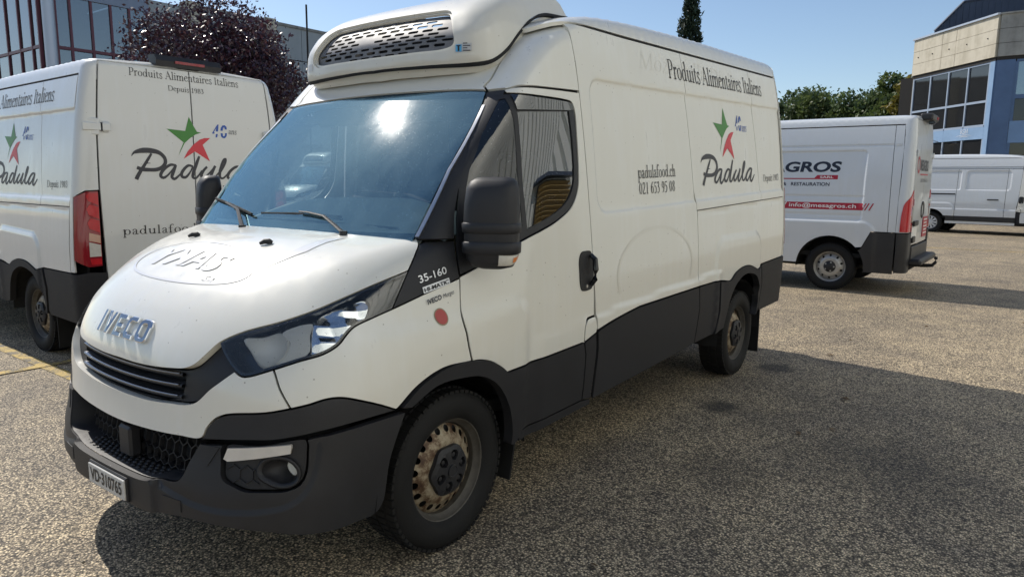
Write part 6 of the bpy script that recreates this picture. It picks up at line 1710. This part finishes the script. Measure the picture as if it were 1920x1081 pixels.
def cab_from(src, root):
    for ch in list(src.children):
        if ch.get("_cab") and ch.get("_k") != 'badge': copy_tree(ch, root, skip=('badge',))
RK[0] = 0.0
RELIEF = relief_ducato
dv = empty("parked_van", (-3.15, 9.95, 0), (0, 0, R_(-90.6)), label="white van with black rear corner, tow hook and red web address stripe", cat="van", group="white vans parked in the yard")
cab_from(van, dv)
plain_box(dv, 'duc')
finish_van(dv, [("w", 0, 1), ("w", 0, -1), ("w", 3.56, 1), ("w", 3.56, -1)], 'steel', (0.02, 3.56))
def ft(txt, nm, mt, root, y0, z0, w, h, bold=.0, shear=0.0, ink=None, off=.0025, place=None):
    V, F = bfont(txt, bold=bold, shear=shear); V = V[:, :2]; lo = V.min(0); hi = V.max(0)
    T = [((V-lo)/(hi-lo), F)]
    return decal(nm, mt, root, T, place or ytext(y0, z0, w, h, 0.0), off=off)
# flank print, laid out from its right-hand end
ft("MESAGROS", "company_name", M_NAVY, dv, 2.10, 1.715, 1.52, .155, bold=.035, shear=.12)
ft("RESTAURATION", "company_text", M_NAVY, dv, 2.935, 1.515, .545, .052, bold=.02)
ft("ALIMENTATION &", "company_text", M_NAVY, dv, 2.25, 1.515, .62, .052, bold=.02)
def quad(nm, mt, root, pts, off=.002):
    P = lin(np.vstack([pts, pts[:1]]), .06)[:-1]
    return decal(nm, mt, root, [fill(P, [], .08)], chart_place(CH_S, lambda q: q), off=off)
quad("red_rule", M_CRIM, dv, [(1.9, 1.628), (3.26, 1.628), (3.30, 1.672), (3.585, 1.672), (3.585, 1.612), (1.9, 1.612)])
ft("SARL", "company_text", M_WINK, dv, 3.34, 1.627, .185, .032, bold=.02, off=.004)
quad("red_stripe", M_CRIM, dv, [(1.5, 1.178), (3.955, 1.178), (4.005, 1.278), (1.5, 1.278)])
for y0 in (2.80, 2.835, 3.975, 4.03):
    quad("stripe_slash", M_WINK if y0 < 3.9 else M_CRIM, dv, [(y0, 1.178), (y0+.018, 1.178), (y0+.068, 1.278), (y0+.05, 1.278)], off=.004)
ft("info@mesagros.ch", "web_address", M_WINK, dv, 2.935, 1.188, .93, .078, bold=.012, off=.004)
ft("mesagros.ch", "web_address", M_WINK, dv, 2.02, 1.196, .70, .066, bold=.012, off=.004)
def rpl(x0, z0, w, h): return chart_place(CH_R, lambda q: np.stack([np.arctan2(x0-q[:, 0]*w, 4.553-RA)*RS, z0+q[:, 1]*h], 1))
ft("MESAGROS", "company_name", M_NAVY, dv, 0, 0, 0, 0, bold=.03, place=rpl(.42, 1.74, .72, .16), off=.004)
ft("ALIMENTATION & RESTAURATION", "company_text", M_NAVY, dv, 0, 0, 0, 0, place=rpl(.38, 1.58, .66, .05), off=.004)
ft("FURGON", "model_text", M_INKG, dv, 0, 0, 0, 0, place=rpl(.66, 1.26, .22, .05), off=.004) if False else None
t = np.linspace(0, 2*np.pi, 30, endpoint=False); c = np.stack([np.cos(t), np.sin(t)], 1)
decal("red_emblem", M_CRIM, dv, [union([('ring', c*[.5, .5]+.5, c*[.33, .33]+.5)])], rpl(.66, 1.70, .20, .24), off=.004)
decal("red_rule", M_CRIM, dv, [(np.array([(0, 0), (1, 0), (1, 1), (0, 1.)]), np.array([(0, 1, 2), (0, 2, 3)]))], rpl(.42, 1.68, .72, .02), off=.004)

RELIEF = relief_trafic
tv = empty("parked_van", (3.40, 25.0, -.02), (0, 0, R_(82)), label="plain white van with silver spoked wheel trims, parked before the concrete building", cat="van", group="white vans parked in the yard")
cab_from(van, tv)
for ch in tv.children:
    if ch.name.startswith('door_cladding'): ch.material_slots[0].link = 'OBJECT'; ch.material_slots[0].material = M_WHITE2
plain_box(tv, 'tra')
finish_van(tv, [("w", 0, 1), ("w", 0, -1), ("w", 3.40, 1), ("w", 3.40, -1)], 'cover', (0.02, 3.40))
RK[0] = 1.0
RELIEF = relief_daily

# ------------------------------------------------------------------ buildings
def stone_mat(name, c0, c1, scale=3.0, stain=True):
    m, nt, b = base_mat(name); L = nt.links
    tc = nt.nodes.new("ShaderNodeTexCoord")
    n = nt.nodes.new("ShaderNodeTexNoise"); n.inputs["Scale"].default_value = scale; n.inputs["Detail"].default_value = 9; n.inputs["Roughness"].default_value = .65
    L.new(tc.outputs["Object"], n.inputs["Vector"])
    mp = nt.nodes.new("ShaderNodeMapping"); mp.inputs["Scale"].default_value = (3, 3, .35); L.new(tc.outputs["Object"], mp.inputs[0])
    n2_ = nt.nodes.new("ShaderNodeTexNoise"); n2_.inputs["Scale"].default_value = 1.2; n2_.inputs["Detail"].default_value = 6; L.new(mp.outputs[0], n2_.inputs["Vector"])
    a = nt.nodes.new("ShaderNodeMath"); a.operation = 'ADD'; L.new(n.outputs[0], a.inputs[0]); L.new(n2_.outputs[0], a.inputs[1])
    rp = nt.nodes.new("ShaderNodeValToRGB"); rp.color_ramp.elements[0].position = .38*2; rp.color_ramp.elements[0].color = (*c0, 1); rp.color_ramp.elements[1].position = .62*2-.1; rp.color_ramp.elements[1].color = (*c1, 1)
    mr = nt.nodes.new("ShaderNodeMapRange"); mr.inputs[1].default_value = .7; mr.inputs[2].default_value = 1.3; L.new(a.outputs[0], mr.inputs[0])
    rp.color_ramp.elements[0].position = .1; rp.color_ramp.elements[1].position = .7
    L.new(mr.outputs[0], rp.inputs[0]); L.new(rp.outputs[0], b.inputs["Base Color"]); b.inputs["Roughness"].default_value = .85
    bp = nt.nodes.new("ShaderNodeBump"); bp.inputs["Strength"].default_value = .3; bp.inputs["Distance"].default_value = .02; L.new(n.outputs[0], bp.inputs["Height"]); L.new(bp.outputs[0], b.inputs["Normal"])
    return m
M_CONC = stone_mat("concrete", (.47, .425, .325), (.60, .55, .44))
M_CONCG = stone_mat("grey_concrete", (.20, .195, .18), (.33, .325, .30), 1.5)
M_BFRAME = pmat("grey_blue_frame", (.33, .40, .50), .5, noise=.08, nscale=3)
M_BPANEL = pmat("blue_panel", (.075, .135, .26), .45, noise=.12, nscale=2)
M_LBLUE = pmat("light_blue_panel", (.25, .38, .56), .45, noise=.10, nscale=2)
M_DROOF = pmat("dark_metal_roof", (.055, .075, .12), .5, noise=.15, nscale=2)
M_WGLASS = pmat("window_glass", (.018, .017, .016), .04, spec=.9)
M_WGLASS2 = pmat("sky_mirror_glass", (.30, .36, .40), .04, metal=.75)
M_MAROON = pmat("maroon_frame", (.13, .035, .05), .45, noise=.1, nscale=5)
M_ALU = pmat("aluminium", (.50, .53, .58), .4, metal=.5)
M_CURTAIN = glass_mat("curtain_glass", (.34, .38, .40), 0.02, spec_boost=.16)
M_INT = pmat("office_interior", (.13, .12, .11), .9, noise=.4, nscale=.8)
M_PALEP = pmat("pale_cladding", (.36, .39, .40), .6, noise=.12, nscale=.7)
M_DARKIN = pmat("dark_interior", (.03, .028, .026), .9)
def frame_of(ox, oy, ang):
    c, s = math.cos(ang), math.sin(ang)
    return lambda u, v, z: (ox+c*u-s*v, oy+s*u+c*v, z)      # u along the wall, v into the building
def wbox(mb, fr, u0, u1, v0, v1, z0, z1):
    P = [fr(u, v, z) for z in (z0, z1) for u, v in ((u0, v0), (u1, v0), (u1, v1), (u0, v1))]
    mb.add(P, [(3, 2, 1, 0), (4, 5, 6, 7), (0, 1, 5, 4), (1, 2, 6, 5), (2, 3, 7, 6), (3, 0, 4, 7)]); return mb
def wb(name, mat, parent, fr, *a): return wbox(MB(), fr, *a).build(name, mat, parent)

# right: concrete attic over blue-framed windows
CX, CY = .80, 32.0
rb = empty("office_building", (CX, CY, 0), label="office building with cream concrete band, blue frames and dark ribbed roof, on the right", cat="building")
def par(o): return o
angL = math.atan2(.765, -.644)            # left wall runs away from the corner along this direction
FLl = 5.25
class Fr:
    pass
frL = lambda u, v, z: (-.644*u+.765*v, .765*u+.644*v, z)      # local to the corner, v into the building
frR = lambda u, v, z: (u, v, z)
H0, H1, H2, H3, H4, H5 = 3.33, 3.86, 4.80, 6.42, 8.04, 2.3
core = MB()
core.prism([(0.10, .25), (16, .25), (16, 14), (-4.0, 14), (-3.95, 4.4), (-3.2, 4.1)], 'z', 0, 6.4)
core.build("dark_interior", M_DARKIN, rb)
# concrete panels, one block per pour
rows = [(6.44, 6.93), (6.94, 7.47), (7.48, 8.0)]
for (u0, u1) in ((0, 2.35), (2.36, 3.25), (3.26, FLl)):
    for z0, z1 in rows:
        o = wb("concrete_panel", M_CONC, rb, frL, u0+.004, u1-.004, -.10+rnd.uniform(0, .012), .3, z0, z1-.004)
for (u0, u1) in ((0.02, 4.2), (4.21, 8.5), (8.51, 13)):
    for z0, z1 in rows:
        wb("concrete_panel", M_CONCG, rb, frR, u0+.004, u1-.004, -.10+rnd.uniform(0, .012), .3, z0, z1-.004)
th = MB()
for (u, z) in ((.45, 7.2), (1.65, 7.2), (2.75, 7.2), (3.85, 7.2), (4.85, 7.2)):
    P = frL(u, -.115, z); th.lathe([(0, .03), (.012, .02), (.013, .0001)], n=8, axis='y', c=(P[0], P[1]-.0, P[2]))
th.build("tie_hole", M_DARKIN, rb)
wb("roof_edge", M_ALU, rb, frL, -.02, FLl+.05, -.16, .3, 8.0, 8.075)
wb("roof_edge", M_CONCG, rb, frR, .0, 13, -.16, .3, 8.0, 8.06)
wb("shadow_gap", M_DARKIN, rb, frL, 0, FLl, -.04, .3, 6.30, 6.44)
wb("shadow_gap", M_DARKIN, rb, frR, 0, 13, -.04, .3, 6.30, 6.44)
# left wall windows
cols = np.linspace(.30, FLl-.08, 5)
for i in range(4):
    for z0, z1 in ((H1+.03, H2-.04), (H2+.05, H3-.12)):
        o = wb("window_pane", M_WGLASS, rb, frL, cols[i]+.035, cols[i+1]-.035, .03, .05, z0, z1)
for i in range(4):
    wb("window_pane", M_WGLASS, rb, frL, cols[i]+.035, cols[i+1]-.035, .03, .05, .9, H0-.03)
for i in range(5):
    wb("mullion", M_BFRAME, rb, frL, cols[i]-.035, cols[i]+.035, -.02, .08, .9, H0)
    wb("mullion", M_BFRAME, rb, frL, cols[i]-.035, cols[i]+.035, -.02, .08, H1, H3-.1)
for z in (H1, H2, H3-.14):
    for i in range(4): wb("transom", M_BFRAME, rb, frL, cols[i]+.035, cols[i+1]-.035, -.015, .075, z-.045, z+.045)
wb("corner_post", M_LBLUE, rb, frL, 0.02, .262, -.03, .3, .0, H3-.12)
for i in range(4): wb("spandrel_panel", M_LBLUE, rb, frL, cols[i]-.032, cols[i+1]-.038, -.03, .06, H0+.005, H1-.05)
wb("plinth", M_CONCG, rb, frL, .27, FLl, -.05, .2, 0, .9)
wb("wall", M_CONCG, rb, frL, FLl-.04, FLl+.02, -.0, 3.0, 0, H3)
# right wall
wb("corner_panel", M_BPANEL, rb, frR, .02, .62, -.06, .25, 0, H3-.12)
for k, (u0, u1) in enumerate(((.66, 4.4), (4.5, 8.3), (8.4, 12.6))):
    wb("window_pane", M_WGLASS2, rb, frR, u0+.07, u1-.07, .06, .08, 4.98, H3-.2)
    wb("window_pane", M_WGLASS, rb, frR, u0+.07, u1-.07, .06, .08, 3.98, 4.82)
    wb("window_pane", M_WGLASS, rb, frR, u0+.07, u1-.07, .06, .08, .9, 3.15)
    for z0, z1 in ((H3-.2, H3-.1), (4.82, 4.98)): wb("transom", M_BPANEL, rb, frR, u0, u1, -.02, .10, z0, z1)
    wb("spandrel_panel", M_LBLUE2, rb, frR, u0-.03, u1+.03, -.04, .10, 3.15, 3.98)
    for u in (u0, u1): wb("mullion", M_BPANEL, rb, frR, u-.04, u+.07, -.03, .12, .9, 3.15); wb("mullion", M_BPANEL, rb, frR, u-.04, u+.07, -.03, .12, 3.98, H3-.2)
wb("plinth", M_CONCG, rb, frR, .63, 13, -.05, .2, 0, .9)
# sign lettering on the spandrel
for u0 in (1.62, 4.05):
    T, w = serif("RSH", track=-.02)
    def pl(q, u0=u0, w=w):
        P = np.array([frL(u0-q[:, 0][k]*.46/w, -.036, 3.60+q[:, 1][k]*.27) for k in range(len(q))]); return P, np.tile([-.765, -.644, 0], (len(q), 1))
    o = decal("sign_letters", M_WINK, rb, T, pl, off=.003)
    for dz, l in ((-.06, .95), (-.11, .55)):
        a = np.linspace(-1, 1, 14); up = .035*(1-a*a)
        q = np.vstack([np.stack([u0-.23-a*l/2, 3.56+dz+up+.012*(1-a*a)+.002], 1), np.stack([u0-.23-a*l/2, 3.56+dz+up-.002], 1)[::-1]])
        P = np.array([frL(x, -.040, z) for x, z in q])
        mk("sign_swoosh", P, [tuple(range(len(P)))], M_WINK, rb, smooth=False)
# floodlight on a bracket
fl = MB()
P = frL(3.0, -.5, 3.28)
fl.tube([frL(3.0, -.02, 3.35), frL(3.0, -.25, 3.40), frL(3.0, -.5, 3.33)], .02, 6)
fl.box(frL(3.05, -.6, 3.30), (.34, .26, .10), rot=[[.9, -.3, 0], [.3, .9, .2], [0, -.2, .95]], bev=.02)
fl.build("floodlight", M_ALU, rb)
# set-back roof storey in dark standing-seam sheet
rp_ = empty("roof_storey", (0, 0, 0)); rp_.parent = rb
A0 = np.array(onp(1752, 60, 36.0))-[CX, CY, 0]; A1 = np.array(onp(1808, 4, 36.0))-[CX, CY, 0]
zt = A1[2]; d = np.array([.995, -.10])
pts = [(A0[0], 7.6), (A0[0], A0[2]), (A1[0], A1[2]), (14, A1[2]+.45), (14, 7.6)]
MB().prism([(p_[0], p_[1]) for p_ in pts], 'y', 4.0, 10.0).build("roof_cladding", M_DROOF, rp_)
for k in range(60):
    x = A0[0]+.06+.235*k
    if x > 13.5: break
    zt_ = np.interp(x, [A0[0], A1[0], 14], [A0[2], A1[2], A1[2]+.45])
    if zt_ > 7.75: MB().box((x, 3.98, (7.6+zt_)/2), (.035, .06, zt_-7.6)).build("seam", M_DROOF, rp_)
for (a, b) in (((A0[0], A0[2]), (A1[0], A1[2])), ((A1[0], A1[2]), (14, A1[2]+.45))):
    MB().tube([(a[0], 3.97, a[1]+.02), (b[0], 3.97, b[1]+.02)], .05, 6).build("verge_trim", M_DROOF, rp_)

# left: glazed front with maroon frames
BX, BY = -30.0, 10.2
lb = empty("glass_office_building", (BX, BY, 0), label="glazed office front with maroon window frames, at the far left behind the vans", cat="building")
gR = lambda u, v, z: (-v, u, z)           # wall facing +x: u along +y
gF = lambda u, v, z: (-u, v, z)           # wall facing -y: u along -x
ZT, ZB = 8.80, 6.75
cu = [0.55, 1.10, 1.93, 2.72, 3.50, 4.30]
zr = [(.2, 3.3), (3.36, 6.68), (6.82, ZT)]
for i in range(5):
    for z0, z1 in zr: wb("window_pane", M_CURTAIN, lb, gR, cu[i]+.045, cu[i+1]-.045, .05, .07, z0, z1)
    for z in (.15, 3.33, ZB): wb("transom", M_MAROON, lb, gR, cu[i]+.045, cu[i+1]-.045, .0, .09, z-.05, z+.07)
for u in cu: wb("mullion", M_MAROON, lb, gR, u-.045, u+.045, -.01, .12, 0, ZT)
fu = [.35, 1.1, 2.35, 3.7, 5.1, 6.6, 8.1, 9.6, 11.1]
for i in range(8):
    for z0, z1 in ((.2, 3.3), (3.36, 6.68), (6.82, 9.6)): wb("window_pane", M_CURTAIN, lb, gF, fu[i]+.045, fu[i+1]-.045, .05, .07, z0, z1)
    for z in (.15, 3.33, ZB): wb("transom", M_MAROON, lb, gF, fu[i]+.045, fu[i+1]-.045, .0, .09, z-.05, z+.07)
for u in fu[:-1]: wb("mullion", M_MAROON, lb, gF, u-.045, u+.045, -.01, .12, 0, 9.6)
MB().lathe([(0, .23), (9.6, .23)], n=24, axis='z', c=(-.05, .30, 0)).build("corner_column", M_ALU, lb)
wb("fascia", M_PALEB, lb, gR, .2, 4.35, -.03, .3, ZT, 9.55)
wb("roof_slab", M_CONCG, lb, gR, -.2, 4.40, -.12, 11.2, 9.55, 9.95)
wb("floor_slab", M_INT, lb, gR, .4, 14, .3, 11, 3.2, 3.42); wb("floor_slab", M_INT, lb, gR, .4, 14, .3, 11, 6.66, 6.84)
wb("back_wall", M_INT, lb, gR, 7.0, 7.2, .2, 11, 0, 9.5)
wb("back_wall", M_INT, lb, gR, .3, 7, 6.0, 6.2, 0, 9.5)
for u, v, w_, h_, m_ in ((2.2, 2.6, .5, 2.3, M_CONC), (1.2, 4.0, 1.4, 1.1, M_DARKIN), (3.4, 1.6, .7, 1.2, M_DARKIN), (3.0, 3.5, 1.0, 1.5, M_PALEP), (1.5, 1.8, .35, .9, M_DARKIN)):
    for z in (0.1, 3.42, 6.84): wb("office_cabinet", m_, lb, gR, u, u+w_, v, v+.5, z, z+h_)
# concrete wing behind the plum tree
cw = empty("concrete_building", (BX-.6, BY+4.45, 0), label="pale panelled concrete building with pilasters behind the dark purple tree", cat="building")
for k in range(7):
    u0 = 1.9+k*4.2; 
    wb("pilaster", M_CONC, cw, gR, u0, u0+.62, -.35, .4, 0, 9.75)
    for j in range(2):
        a = u0+.64+j*1.79
        for z0, z1, mt in ((.2, 2.6, M_PALEP), (2.64, 5.2, M_PALEP), (5.24, 7.85, M_PALEP), (7.90, 9.55, M_PALEP)):
            wb("wall_panel", mt, cw, gR, a, a+1.77, rnd.uniform(-.02, .0), .3, z0, z1)
    wb("parapet", M_CONCG, cw, gR, u0+.64, u0+4.18, -.08, .5, 9.56, 9.70)
wb("wall_panel", M_PALEP, cw, gR, .0, 1.88, .0, .3, 5.5, 9.5); wb("wall_panel", M_CONCG, cw, gR, .0, 1.88, .02, .3, 0, 5.45)
wb("wall", M_CONCG, cw, gR, .0, 32, .32, 12, 0, 9.5)
pl_ = MB().tube([(1.2, 8.0, 0), (1.2, 8.0, 10.6)], .05, 8).build("lightning_rod", M_DARKIN, cw)

# behind the camera: corrugated hall that the near van's windows mirror
M_CORR = pmat("grey_green_sheet", (.74, .76, .72), .45, metal=.1, noise=.10, nscale=.6)
M_LOUV = pmat("ochre_slat", (.50, .36, .13), .55)
hall = empty("corrugated_hall", (6.6, 6, 0), label="grey-green corrugated metal hall facing the vans, with ochre louvre under a dark canopy", cat="building")
y = -26.0; P = []
while y < 40: 
    for dy, dx in ((0, 0), (.25, 0), (.27, -.09), (.38, -.09), (.40, 0)): P.append((y+dy, dx))
    y += .40
V = [(-dx, yy-6, z) for z in (0.0, 2.9, 2.92, 9.2) for yy, dx in P]; n = len(P)
F = [(k*n+i, k*n+i+1, (k+1)*n+i+1, (k+1)*n+i) for k in range(3) for i in range(n-1)]
mk("corrugated_wall", V, F, M_CORR, hall, smooth=False)
rows = []
for a in np.linspace(0, math.pi/2, 8): rows.append((1.6*(1-math.cos(a)), 9.2+1.3*math.sin(a)))
V = [(-dx*math.cos(a_)+q[0], yy-6, q[1]+dx*math.sin(a_)) for q, a_ in zip(rows, np.linspace(0, math.pi/2, 8)) for yy, dx in P]
F = [(k*n+i, k*n+i+1, (k+1)*n+i+1, (k+1)*n+i) for k in range(7) for i in range(n-1)]
mk("curved_eaves", V, F, M_CORR, hall, smooth=False)
MB().box((5, 1, 10.45), (7, 66, .1)).build("roof", M_CORR, hall)
LY = 2.7
lv = MB().box((-.06, LY, 1.35), (.06, 2.1, 2.7)).build("louvre", M_DARKIN, hall)
for k in range(26): MB().box((-.14, LY, .12+.1*k), (.12, 2.0, .012), rot=[[.8, 0, .6], [0, 1, 0], [-.6, 0, .8]]).build("louvre_slat", M_LOUV, lv)
MB().box((-.16, LY-.2, 2.80), (.32, 2.8, .09)).build("canopy", M_DROOF, hall)

# ------------------------------------------------------------------ trees
def leaf_mat(name, c0, c1, c2, rough=.5, spec=.5, trans=.38):
    m, nt, b = base_mat(name); L = nt.links
    gm = nt.nodes.new("ShaderNodeNewGeometry")
    rp = nt.nodes.new("ShaderNodeValToRGB"); e = rp.color_ramp.elements
    e[0].position = 0; e[0].color = (*c0, 1); e[1].position = 1; e[1].color = (*c2, 1); a = e.new(.55); a.color = (*c1, 1)
    L.new(gm.outputs["Random Per Island"], rp.inputs[0])
    tc = nt.nodes.new("ShaderNodeTexCoord"); n = nt.nodes.new("ShaderNodeTexNoise"); n.inputs["Scale"].default_value = .55; n.inputs["Detail"].default_value = 3; L.new(tc.outputs["Object"], n.inputs["Vector"])
    mr = nt.nodes.new("ShaderNodeMapRange"); mr.inputs[1].default_value = .3; mr.inputs[2].default_value = .7; mr.inputs[3].default_value = .65; mr.inputs[4].default_value = 1.3; L.new(n.outputs[0], mr.inputs[0])
    mu = nt.nodes.new("ShaderNodeMixRGB"); mu.blend_type = 'MULTIPLY'; mu.inputs[0].default_value = 1; L.new(rp.outputs[0], mu.inputs[1]); L.new(mr.outputs[0], mu.inputs[2])
    L.new(mu.outputs[0], b.inputs["Base Color"]); b.inputs["Roughness"].default_value = rough; b.inputs["Specular IOR Level"].default_value = spec
    tr = nt.nodes.new("ShaderNodeBsdfTranslucent"); L.new(mu.outputs[0], tr.inputs[0])
    mx = nt.nodes.new("ShaderNodeMixShader"); mx.inputs[0].default_value = trans
    L.new(b.outputs[0], mx.inputs[1]); L.new(tr.outputs[0], mx.inputs[2]); L.new(mx.outputs[0], nt.nodes["Material Output"].inputs[0])
    return m
M_BARK = pmat("bark", (.07, .055, .042), .9, noise=.3, nscale=12)
M_PURP = leaf_mat("plum_leaf", (.030, .012, .020), (.055, .020, .032), (.090, .034, .048), .32, .8, .15)
M_GRN = leaf_mat("broad_leaf", (.06, .092, .030), (.095, .14, .046), (.14, .19, .07))
M_GRN2 = leaf_mat("pale_broad_leaf", (.06, .09, .025), (.10, .14, .04), (.15, .19, .06))
M_YGR = leaf_mat("yellowing_leaf", (.11, .10, .018), (.17, .15, .03), (.24, .19, .04))
M_CON = leaf_mat("needle", (.022, .036, .022), (.035, .056, .032), (.055, .078, .042), .6, .3, .05)
def leaves(P, size, rng, droop=0.0, aspect=1.7):
    n = len(P)
    a = rng.normal(size=(n, 3)); a /= np.linalg.norm(a, axis=1, keepdims=True)
    b = rng.normal(size=(n, 3)); b -= a*np.sum(a*b, 1, keepdims=True); b /= np.linalg.norm(b, axis=1, keepdims=True)
    a[:, 2] -= droop; s = size*rng.uniform(.6, 1.35, (n, 1))
    c = np.cross(a, b)*.25
    V = np.stack([P-a*s*aspect/2, P+b*s*.5+c*s*.5, P+a*s*aspect/2, P-b*s*.5+c*s*.5], 1).reshape(-1, 3)
    F = np.arange(4*n).reshape(-1, 4)
    return V, F
def fast_mesh(name, V, F, mat, parent):
    me = bpy.data.meshes.new(name)
    me.vertices.add(len(V)); me.vertices.foreach_set("co", V.astype(np.float32).ravel())
    me.loops.add(F.size); me.loops.foreach_set("vertex_index", F.astype(np.int32).ravel())
    me.polygons.add(len(F)); me.polygons.foreach_set("loop_start", (np.arange(len(F))*F.shape[1]).astype(np.int32)); me.polygons.foreach_set("loop_total", np.full(len(F), F.shape[1], np.int32))
    me.materials.append(mat); me.update(calc_edges=True); me.validate()
    o = bpy.data.objects.new(name, me); COL.objects.link(o); o.parent = parent; return o
def broad_tree(name, loc, h, r, mat, label, n, size, seed, base=.25, group=None, nb=26, squash=1.0):
    rng = np.random.default_rng(seed)
    t = empty(name, loc, label=label, cat="tree", group=group)
    mb = MB(); zc = h*(base+1)/2; rz_ = h*(1-base)/2
    mb.tube([(0, 0, 0), (.03*h*rng.normal(), .02*h, h*.3), (.05*h*rng.normal(), 0, h*.62)], [h*.028, h*.020, h*.008], 8)
    blobs = []
    for k in range(nb):
        d = rng.normal(size=3); d /= np.linalg.norm(d); q = rng.uniform(.45, .95)
        c = np.array([d[0]*r*q, d[1]*r*q*squash, zc+d[2]*rz_*q*.92])
        blobs.append((c, rng.uniform(.26, .44)*r))
        st_ = np.array([0, 0, h*rng.uniform(.22, .5)])
        mid_ = (st_+c)/2+np.array([0, 0, .06*h])
        mb.tube([st_, mid_, c], [h*.010, h*.006, h*.002], 5)
    mb.build("trunk", M_BARK, t)
    w = np.array([b[1]**2 for b in blobs]); w /= w.sum(); P = []
    for (c, br), ww in zip(blobs, w):
        m = int(n*ww); d = rng.normal(size=(m, 3)); d /= np.linalg.norm(d, axis=1, keepdims=True)
        rr = br*(rng.uniform(.25, 1.0, (m, 1))**.45)*(1+.18*rng.normal(size=(m, 1))); P.append(c+d*rr*[1, 1, .85])
    P = np.vstack(P); V, F = leaves(P, size, rng, .25)
    fast_mesh("crown", V, F, mat, t)
    return t
broad_tree("plum_tree", (-13.5, 7.85, 0), 6.2, 2.05, M_PURP, "dark purple-leaved plum tree behind the van on the left", 46000, .052, 3, base=.20, nb=52)
spec = [(-17.5, 62, 8.2, 3.6, M_GRN), (-12.4, 58, 9.0, 3.6, M_GRN), (-9.9, 56, 8.8, 3.0, M_GRN2), (-7.6, 54.5, 8.8, 2.9, M_GRN), (-5.6, 53, 9.3, 2.6, M_GRN2), (-3.9, 50, 9.0, 2.4, M_YGR), (-13.9, 50, 7.6, 1.6, M_GRN), (-10.6, 50, 5.6, 1.5, M_YGR), (-6.0, 62, 9.6, 4.0, M_GRN), (-1.0, 58, 9.4, 3.4, M_GRN)]
labs = ["large dark green tree beyond the yard, hidden behind the nearest van's rear", "broad dark green tree second from the left in the row beyond the vans", "pale green round tree in the middle of the row beyond the vans", "dense dark green tree in the middle of the row beyond the white vans", "tall pale green tree left of the yellowing tree beside the concrete building", "yellowing tree right beside the concrete building",
        "slim dark green tree at the left end of the row of trees", "low yellow-green bush tree in front of the row beyond the vans", "dark green tree behind the others near the concrete building", "dark green tree hidden behind the concrete building"]
for k, ((x, y, h, r, m), lb_) in enumerate(zip(spec, labs)):
    broad_tree("broadleaf_tree", (x, y, 0), h, r, m, lb_, 16000, .17, 20+k, base=.12, group="trees beyond the yard", nb=30)
def conifer(loc, h, r, label, seed):
    rng = np.random.default_rng(seed); t = empty("spruce_tree", loc, label=label, cat="tree")
    mb = MB().tube([(0, 0, 0), (0, 0, h*.6), (.05, 0, h)], [h*.016, h*.009, .02], 8)
    P = []
    for k in range(330):
        z = h*(.06+.93*k/330); rr = r*(1-z/h)**.72*rng.uniform(.65, 1.15)+.08; a = k*2.399+rng.normal()*.3
        tip = np.array([rr*math.cos(a), rr*math.sin(a), z-.28*rr]); 
        m = int(16+44*rr/r); q = rng.uniform(.05, 1, (m, 1))**.7
        pts = np.array([0, 0, z])+(tip-[0, 0, z])*q+rng.normal(size=(m, 3))*[.10, .10, .06]*(.6+.5*rr); pts[:, 2] -= .10*np.abs(rng.normal(size=m))*rr; P.append(pts)
    mb.build("trunk", M_BARK, t)
    P = np.vstack(P); V, F = leaves(P, .17, rng, .7, 2.4); fast_mesh("crown", V, F, M_CON, t)
conifer((-24.0, 60.0, 0), 19.6, 2.6, "tall narrow dark spruce rising above the roof of the nearest van", 5)

# loose grit and a few dry leaves on the asphalt
rng = np.random.default_rng(11)
n = 420
P = np.stack([rng.uniform(-5.5, 2.9, n), rng.uniform(-2.0, 9.0, n)], 1)
O = np.array([(1, 0, 0), (0, 1, 0), (-1, 0, 0), (0, -1, 0), (0, 0, .8), (0, 0, -.8)])
Fo = np.array([(0, 1, 4), (1, 2, 4), (2, 3, 4), (3, 0, 4), (1, 0, 5), (2, 1, 5), (3, 2, 5), (0, 3, 5)])
sz = rng.uniform(.0035, .0085, (n, 1, 1)); J = rng.uniform(.6, 1.3, (n, 6, 3))
V = (O[None]*J*sz)+np.concatenate([P, np.full((n, 1), .004)], 1)[:, None]
gr_ = fast_mesh("grit", V.reshape(-1, 3), (Fo[None]+6*np.arange(n)[:, None, None]).reshape(-1, 3), pmat("grit_stone", (.38, .34, .27), .8, noise=.5, nscale=30), None)
tag(gr_, kind='stuff')
n = 46
P = np.stack([rng.uniform(-6, 2.9, n), rng.uniform(-2.0, 12.0, n)], 1)
a = rng.uniform(0, 6.28, n); l = rng.uniform(.018, .04, n); w_ = l*rng.uniform(.35, .6, n)
d_ = np.stack([np.cos(a), np.sin(a)], 1); e_ = np.stack([-d_[:, 1], d_[:, 0]], 1)
z0 = np.full(n, .008)
def pt_(q, z): return np.concatenate([q, z[:, None]], 1)
V = np.stack([pt_(P-d_*l[:, None], z0), pt_(P+e_*w_[:, None], z0+rng.uniform(.002, .014, n)), pt_(P+d_*l[:, None], z0), pt_(P-e_*w_[:, None], z0+rng.uniform(.002, .014, n)), pt_(P, z0)], 1).reshape(-1, 3)
F = np.array([(0, 4, 1), (1, 4, 2), (2, 4, 3), (3, 4, 0)])
lv_ = fast_mesh("fallen_leaves", V, (F[None]+5*np.arange(n)[:, None, None]).reshape(-1, 3), pmat("dry_leaf", (.16, .10, .045), .8, noise=.4, nscale=8), None)
tag(lv_, kind='stuff')

# ------------------------------------------------------------------ tidy up
for o in list(bpy.data.objects):
    for k in ("_k", "_cab", "_box"):
        if k in o: del o[k]
